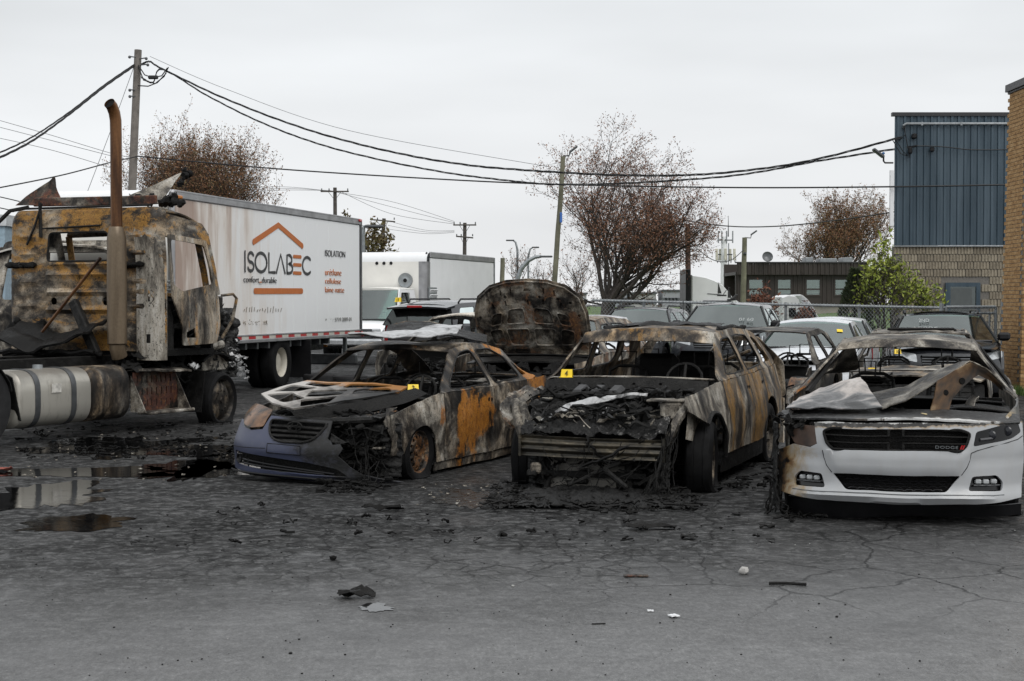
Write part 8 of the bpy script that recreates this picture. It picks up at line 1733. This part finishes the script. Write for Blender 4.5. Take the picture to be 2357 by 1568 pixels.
d14 = intact('parked_suv', 'black SUV with white writing on its windshield before the fence gate', 'suv', suv_spec(dz=.10, roofz=1.57, rw=.70), 7.62, 27.5, .22, M['blackpaint'], 78, glass='glassteal')
S = d14.S; mb = MB(); mb.sheet(lambda u, v: (-lerp(1.5, 2.3, u), lerp(-.5, .5, v), sinterp(S.roof, 1.9)+.055), 3, 3, .005); mb.build('sunroof', M['blackgloss'], d14.root)
for car_, items in ((d14, (('2ND', -.42, .18, .72), ('1999$', -.50, .42, .40))), (c10, (('0? 60', .30, .30, .30),))):
    S = car_.S
    for s_, y_, w_, v_ in items:
        b_ = lerp(S.bA, S.bh, v_)-.14*(1-(y_/.7)**2); z_ = lerp(sinterp(S.belt, S.bA), sinterp(S.roof, S.bh), v_)+.02; sl__ = Vector((-(S.bh-S.bA), 0, sinterp(S.roof, S.bh)-sinterp(S.belt, S.bA)))
        text('windshield_writing', s_, w_, plain('white_grease_pencil', (.46, .48, .48), .6), car_.root, frame((-b_+.05, y_, z_), (0, 1, 0), sl__), .10)
# bird on the roof
bd = thing('bird', 'small dark bird perched on the roof of the dark grey SUV', 'bird', (at(1686, 698, 34.5).x, 34.5, sinterp(c10.S.roof, 2)+.045), -.2)
mb = MB(); mb.tube([(-.13, 0, .02), (-.07, 0, .05), (-.02, 0, .075), (.03, 0, .10), (.06, 0, .135), (.075, 0, .165), (.10, 0, .170), (.125, 0, .162)], [.008, .014, .034, .040, .030, .024, .018, .002], 8); mb.build('body', plain('bird_plumage', (.028, .027, .026), .7), bd)
MB().tube([(-.01, .012, .05), (-.01, .012, 0)], .004, 4).tube([(.01, -.012, .05), (.01, -.012, 0)], .004, 4).build('leg', M['blackpl'], bd)
# white highway tractors beyond the fence
def wtruck(label, pts, d, w, seed):
    o = thing('highway_tractor', label, 'truck', (at(pts[0][0], 700, d).x, d, 0)); q = [(at(px, py, d).x-o.location.x, at(px, py, d).z) for px, py in pts]; return o, q
wa, q = wtruck('white sleeper tractor with dark sail decals behind the fence', [(1590, 800), (1590, 632), (1622, 637), (1644, 645), (1662, 655), (1674, 668), (1686, 684), (1700, 695), (1716, 702), (1722, 800)], 60, 2.4, 1)
for p in q: pass
q = [(x, max(z, .55)) for x, z in q]
def extr(q, y0, y1, rad=.12):
    mb = MB(); n = len(q); ys = [y0, y0+rad*.4, y0+rad, y1-rad, y1]; cx_ = sum(p[0] for p in q)/n; cz_ = sum(p[1] for p in q)/n; ks = [.94, .985, 1, 1, .95]
    vs = [Vector((cx_+(x-cx_)*k, y, cz_+(z-cz_)*k)) for y, k in zip(ys, ks) for x, z in q]
    fs = [(i*n+j, i*n+(j+1) % n, (i+1)*n+(j+1) % n, (i+1)*n+j) for i in range(4) for j in range(n)]+[tuple(range(n)), tuple(range(5*n-1, 4*n-1, -1))]
    return mb.add(vs, fs)
extr(q, 0, 2.3).build('sleeper_body', M['white'], wa, smooth=40)
X_ = lambda px: at(px, 700, 60).x-wa.location.x
Z_ = lambda py: at(0, py, 60).z
MB().cbox((X_(1584), 1.1, (Z_(632)+.8)/2+.2), (.18, 2.2, Z_(632)-.8), .03).build('gap_seal', M['blackpl'], wa)
for (a, b) in ((1653, 650), (1676, 660)):
    mb = MB(); mb.shell([Vector((X_(a)+dx, -.008, Z_(b)-dz)) for dx, dz in ((0, 0), (.13, .42), (-.02, .42))], [(0, 1, 2)], .006); mb.shell([Vector((X_(a)+dx, -.008, Z_(b)-dz)) for dx, dz in ((-.06, -.02), (.12, .06), (.06, .05))], [(0, 1, 2)], .006); mb.box((X_(a)+.14, -.006, Z_(b)-.50), (.36, .006, .05)); mb.build('sail_decal', M['greyprint'], wa, smooth=0)
MB().tube([(X_(1628), -.01, Z_(676)), (X_(1664), -.01, Z_(679)), (X_(1672), -.01, Z_(668))], .015, 4).build('panel_seam', M['darksteel'], wa)
MB().cbox((X_(1650), -.05, Z_(694)), (1.1, .12, .08), .03).build('grab_step', M['darksteel'], wa)
for x in (-.4, 1.7): 
    for y in (.15, 2.1): wheelT(x, y, .50, .51, .29, .27, 'truck', M['steel'], M['rubber'], -1 if y < 1 else 1, parent=wa)
wb, q = wtruck('white tractor with a tall roof fairing, second one beyond the fence', [(1801, 800), (1799, 684), (1812, 679), (1830, 681), (1838, 688), (1842, 703), (1866, 704), (1880, 722), (1893, 740), (1897, 800)], 50, 2.2, 2)
q = [(x, max(z, .45)) for x, z in q]; extr(q, 0, 2.0).build('cab_body', M['white'], wb, smooth=40)
X_ = lambda px: at(px, 700, 50).x-wb.location.x
Z_ = lambda py: at(0, py, 50).z
mb = MB(); mb.sheet(lambda u, v: (X_(lerp(1843, 1878, u)), lerp(.15, 1.9, v), Z_(682)+(Z_(720)-Z_(682))*u**1.6+.02), 10, 6, -.04); mb.build('roof_deflector', M['white'], wb)
mb = MB(); mb.shell([Vector((X_(a), -.012, Z_(b))) for a, b in ((1838, 708), (1864, 708), (1876, 724), (1881, 733), (1846, 733))], [(0, 1, 2, 3, 4)], .008); mb.build('windshield', M['glassdark'], wb, smooth=0)
mb = MB(); mb.shell([Vector((X_(a), -.012, Z_(b))) for a, b in ((1815, 709), (1831, 709), (1833, 731), (1816, 731))], [(0, 1, 2, 3)], .008); mb.build('side_window', M['blackgloss'], wb, smooth=0)
for px in (1835, 1872): MB().cbox((X_(px), -.14, Z_(727)), (.10, .12, .26), .03).build('side_mirror', M['blackpl'], wb)
for x in (.25, 1.1):
    for y in (.12, 1.85): wheelT(x, y, .42, .43, .25, .24, 'truck', M['steel'], M['rubber'], -1 if y < 1 else 1, parent=wb)
# ------------------------------------------------------------------ markers, tyres and things lying about
def mark(num, px, py, d, rz, label, z=None, s=1.0):
    p = at(px, py, d)
    return tent_marker(num, (p.x, d, p.z if z is None else z), rz, label, s)
mark('3', 951, 902, 15.78, .12, 'yellow marker 3 at the base of the sedan windshield', s=.5)
mark('4', 1305, 868, 15.06, -.25, 'yellow marker 4 on the cowl of the stripped SUV', s=.5)
mark('5', 1932, 916, 13.55, .1, 'yellow marker 5 half hidden by the silver hood', s=.5)
mark('9', 2008, 860, 20.7, -.2, 'yellow marker 9 on the burnt wagon hood', s=.5)
mark('13', 917, 695, 32.5, -.35, 'yellow marker 13 on the black SUV roof', s=.6)
mark('8', 1603, 846, 21.3, -.1, 'yellow marker 8 seen through the stripped SUV', s=.5)
mark('6', 1490, 748, 33.6, 0, 'tiny yellow marker on the small grey SUV hood', s=.5)
mark('10', 2066, 814, 26.9, 0, 'yellow marker on the hood of the written on SUV', s=.5)
for i, (px, d, lb_) in enumerate(((737, 32.5, 'old tyre lying flat behind the lettered truck, left one'), (806, 31.8, 'old tyre lying flat behind the lettered truck, right one'))):
    p = at(px, 700, d); ty = MB(); r_, t_ = wheel_meshes(.36, .22, .22, 'steel', 9, False, i); t_.xf(Matrix.Translation((p.x, d, .112)) @ Matrix.Rotation(PI/2, 4, 'X')); tag(t_.build('loose_tyre', M['rubber_grey']), lb_, 'tyre', 'tyres lying flat')
def litter(name, label, mat, px, py, sx, sy, seed, amp=.18, rz=0, n=7, lift=.012):
    g = gnd(px, py); mb = MB().crumple((0, 0, 0), sx, sy, seed, amp, n, rz, 0, .006); mz = min(v[2] for v in mb.v); mb.v = [(a+g.x, b+g.y, c-mz+.002) for a, b, c in mb.v]; return tag(mb.build(name, mat), label, 'debris')
litter('charred_flake', 'ragged charred flake lying alone on the open asphalt', M['char2'], 820, 1376, .20, .13, 3, .22, .2, 10)
litter('charred_flake', 'long flat charred strip in front of the middle wreck', M['char2'], 1500, 1219, .36, .09, 5, .10, .05, 9)
litter('charred_flake', 'small curled black flake below the long charred strip', M['char2'], 1585, 1241, .11, .09, 8, .2)
litter('charred_flake', 'black scrap near the middle wreck rubble, just above the charred strip', M['char'], 1455, 1184, .10, .06, 9, .3)
litter('charred_flake', 'thin black scrap in front of the white bumper', M['char2'], 1765, 1216, .10, .05, 12, .2)
litter('charred_flake', 'black crust in front of the sedan bumper', M['char'], 880, 1176, .30, .07, 14, .14)
litter('paint_chip', 'white torn paint chip on the open asphalt', M['white'], 1550, 1421, .045, .06, 16, .1, .4, 4)
litter('paint_chip', 'tiny white chip left of the torn paint chip', M['white'], 1497, 1408, .03, .03, 17, .1, 0, 4)
litter('paint_chip', 'pale scrap by the melted harness of the middle wreck', M['silversheet'], 1575, 1158, .09, .06, 18, .1, .3, 5)
litter('red_scrap', 'crumpled red scrap at the left edge of the lot', plain('faded_red_rag', (.25, .07, .05), .8), 3, 1086, .22, .12, 19, .25)
g = gnd(1464, 1328); mb = MB(); mb.panel([(-.075, -.022), (.075, -.020), (.075, .022), (-.075, .024)], [circ(0, 0, .010, 8)], lambda u, v: (g.x+u, g.y+v*1.3, .012+.02*u*u), .03, .006); tag(mb.build('steel_plate', M['brownred']), 'small flat rusty plate with a hole on the asphalt', 'debris')
g = gnd(1712, 1322); tag(MB().lump((g.x, g.y, .022), (.035, .026, .025), 4, .4, 9, 7).build('stone', plain('pale_stone', (.42, .41, .39), .9)), 'pale stone among the long cracks', 'stone')
g = gnd(767, 1290); tag(MB().lump((g.x, g.y, .016), (.024, .02, .018), 7, .5, 8, 6).build('charcoal_lump', M['char']), 'black lump just above the open grey asphalt', 'stone')
a, b = gnd(1770, 1347), gnd(1856, 1350); tag(MB().tube([a+Vector((0, 0, .012)), a.lerp(b, .5)+Vector((0, .02, .012)), b+Vector((0, 0, .012))], .010, 6).build('rubber_rod', M['char2']), 'black rubber rod lying along a crack', 'debris')
a, b = gnd(1362, 1438), gnd(1394, 1438); tag(MB().tube([a+Vector((0, 0, .004)), b+Vector((0, .01, .004))], .0035, 4).build('thin_twig', M['char2']), 'thin dark twig on the near asphalt', 'debris')
# rubble round the wrecks (uncountable)
def pile(name, label, pxr, pyr, n, seed, mat, size=.10, h=.10, kinds='clrtb'):
    rg = random.Random(seed); mb = MB()
    for i in range(n):
        g = gnd(rg.uniform(*pxr), rg.uniform(*pyr)); k = kinds[i % len(kinds)]; z = rg.random()**2*h; s = size*rg.uniform(.4, 1.4)
        if k == 'c': mb.crumple((g.x, g.y, z+.02), s*1.6, s, rg.randint(0, 9999), .3, 4, rg.uniform(0, 6), rg.gauss(0, .3), .004)
        elif k == 'l': mb.lump((g.x, g.y, z+.01), (s*.7, s*.6, s*.35), rg.randint(0, 99), .8, 8, 6, 3)
        elif k == 'b': mb.cbox((g.x, g.y, z+.015), (s*1.5, s*.4, s*.25), .008, rg.uniform(0, 6), rg.gauss(0, .2))
        else:
            a = rg.uniform(-.6, .6) if rg.random() < .7 else rg.uniform(0, 6); l = s*rg.uniform(1.5, 4); d = Vector((math.cos(a), math.sin(a)*.6, 0))*l
            mb.tube([Vector((g.x, g.y, .012+z*.5))+d*(t-.5)+Vector((rg.gauss(0, .02), rg.gauss(0, .02), rg.random()*.03)) for t in np.linspace(0, 1, 6)], rg.uniform(.003, .012), 4)
    mb.v = [(a, b, max(c, .003)) for a, b, c in mb.v]
    return tag(mb.build(name, mat), label, 'debris', kind='stuff')
_o = melted(None, 'charred_heap', M['melt2'], lambda u, v: (Vector((*gnd(lerp(1150, 1590, u), lerp(1172, 1108, v)).xy, .012+.05*math.sin(PI*u)*math.sin(PI*min(1, v*1.2)))), (0, 0, 1)), 130, 50, .035, 61, .004); _o.data.vertices.foreach_set('co', [c if i % 3 < 2 else max(-.02, c) for i, c in enumerate(x for v in _o.data.vertices for x in v.co)]); tag(_o, 'slumped black heap of melted parts under the bare bumper beam', 'debris', kind='stuff')
pile('charred_rubble', 'charred rubble heaped under the bare bumper beam', (1130, 1590), (1118, 1172), 200, 1, M['char2'], .05, .07, 'rtrtcb')
pile('charred_rubble', 'thin burnt strips spread in front of the stripped SUV', (1120, 1620), (1150, 1180), 90, 2, M['char2'], .05, .03, 'trct')
pile('charred_rubble', 'molten black lumps by the fallen end of the blue bumper', (735, 900), (1098, 1140), 120, 3, M['char'], .05, .08, 'ltrtlr')
pile('charred_rubble', 'black crumbs along the flank of the stripped SUV', (1640, 1800), (1060, 1130), 90, 4, M['char'], .04, .02)
pile('charred_rubble', 'ash and black scraps under the burnt tractor', (40, 640), (975, 1060), 300, 5, M['char'], .03, .012, 'clrt')
pile('ash_flake', 'pale ash flakes floating around the puddles', (20, 620), (990, 1110), 70, 6, M['ashgrey'], .018, .004, 'c')
pile('ash_flake', 'pale ash flakes between sedan and stripped SUV', (960, 1160), (1115, 1172), 40, 7, M['ashgrey'], .014, .004, 'c')
pile('charred_rubble', 'black crumbs below the melted corner of the white bumper', (1800, 1900), (1160, 1205), 50, 8, M['char'], .03, .03)
pile('charred_rubble', 'thin scatter of black scraps before the wrecks', (300, 1780), (1165, 1260), 110, 9, M['char'], .014, .004, 'lrl')
rg = random.Random(99); mb = MB(); mp_ = MB()
for i in range(330):
    g = gnd(rg.uniform(-20, 2380), 1170+400*rg.random()**1.0); s = rg.uniform(.002, .006)*rg.random()+.0015; s = s*(1 if rg.random() < .95 else 1.8); (mb if rg.random() < .93 else mp_).lump((g.x, g.y, s*.4), (s, s*.9, s*.7), i, .5, 6, 4)
tag(mb.build('loose_grit', M['char2']), 'loose black grit scattered over the asphalt', 'grit', kind='stuff'); tag(mp_.build('loose_gravel', plain('pale_gravel', (.30, .30, .29), .9)), 'loose pale gravel scattered over the asphalt', 'gravel', kind='stuff')
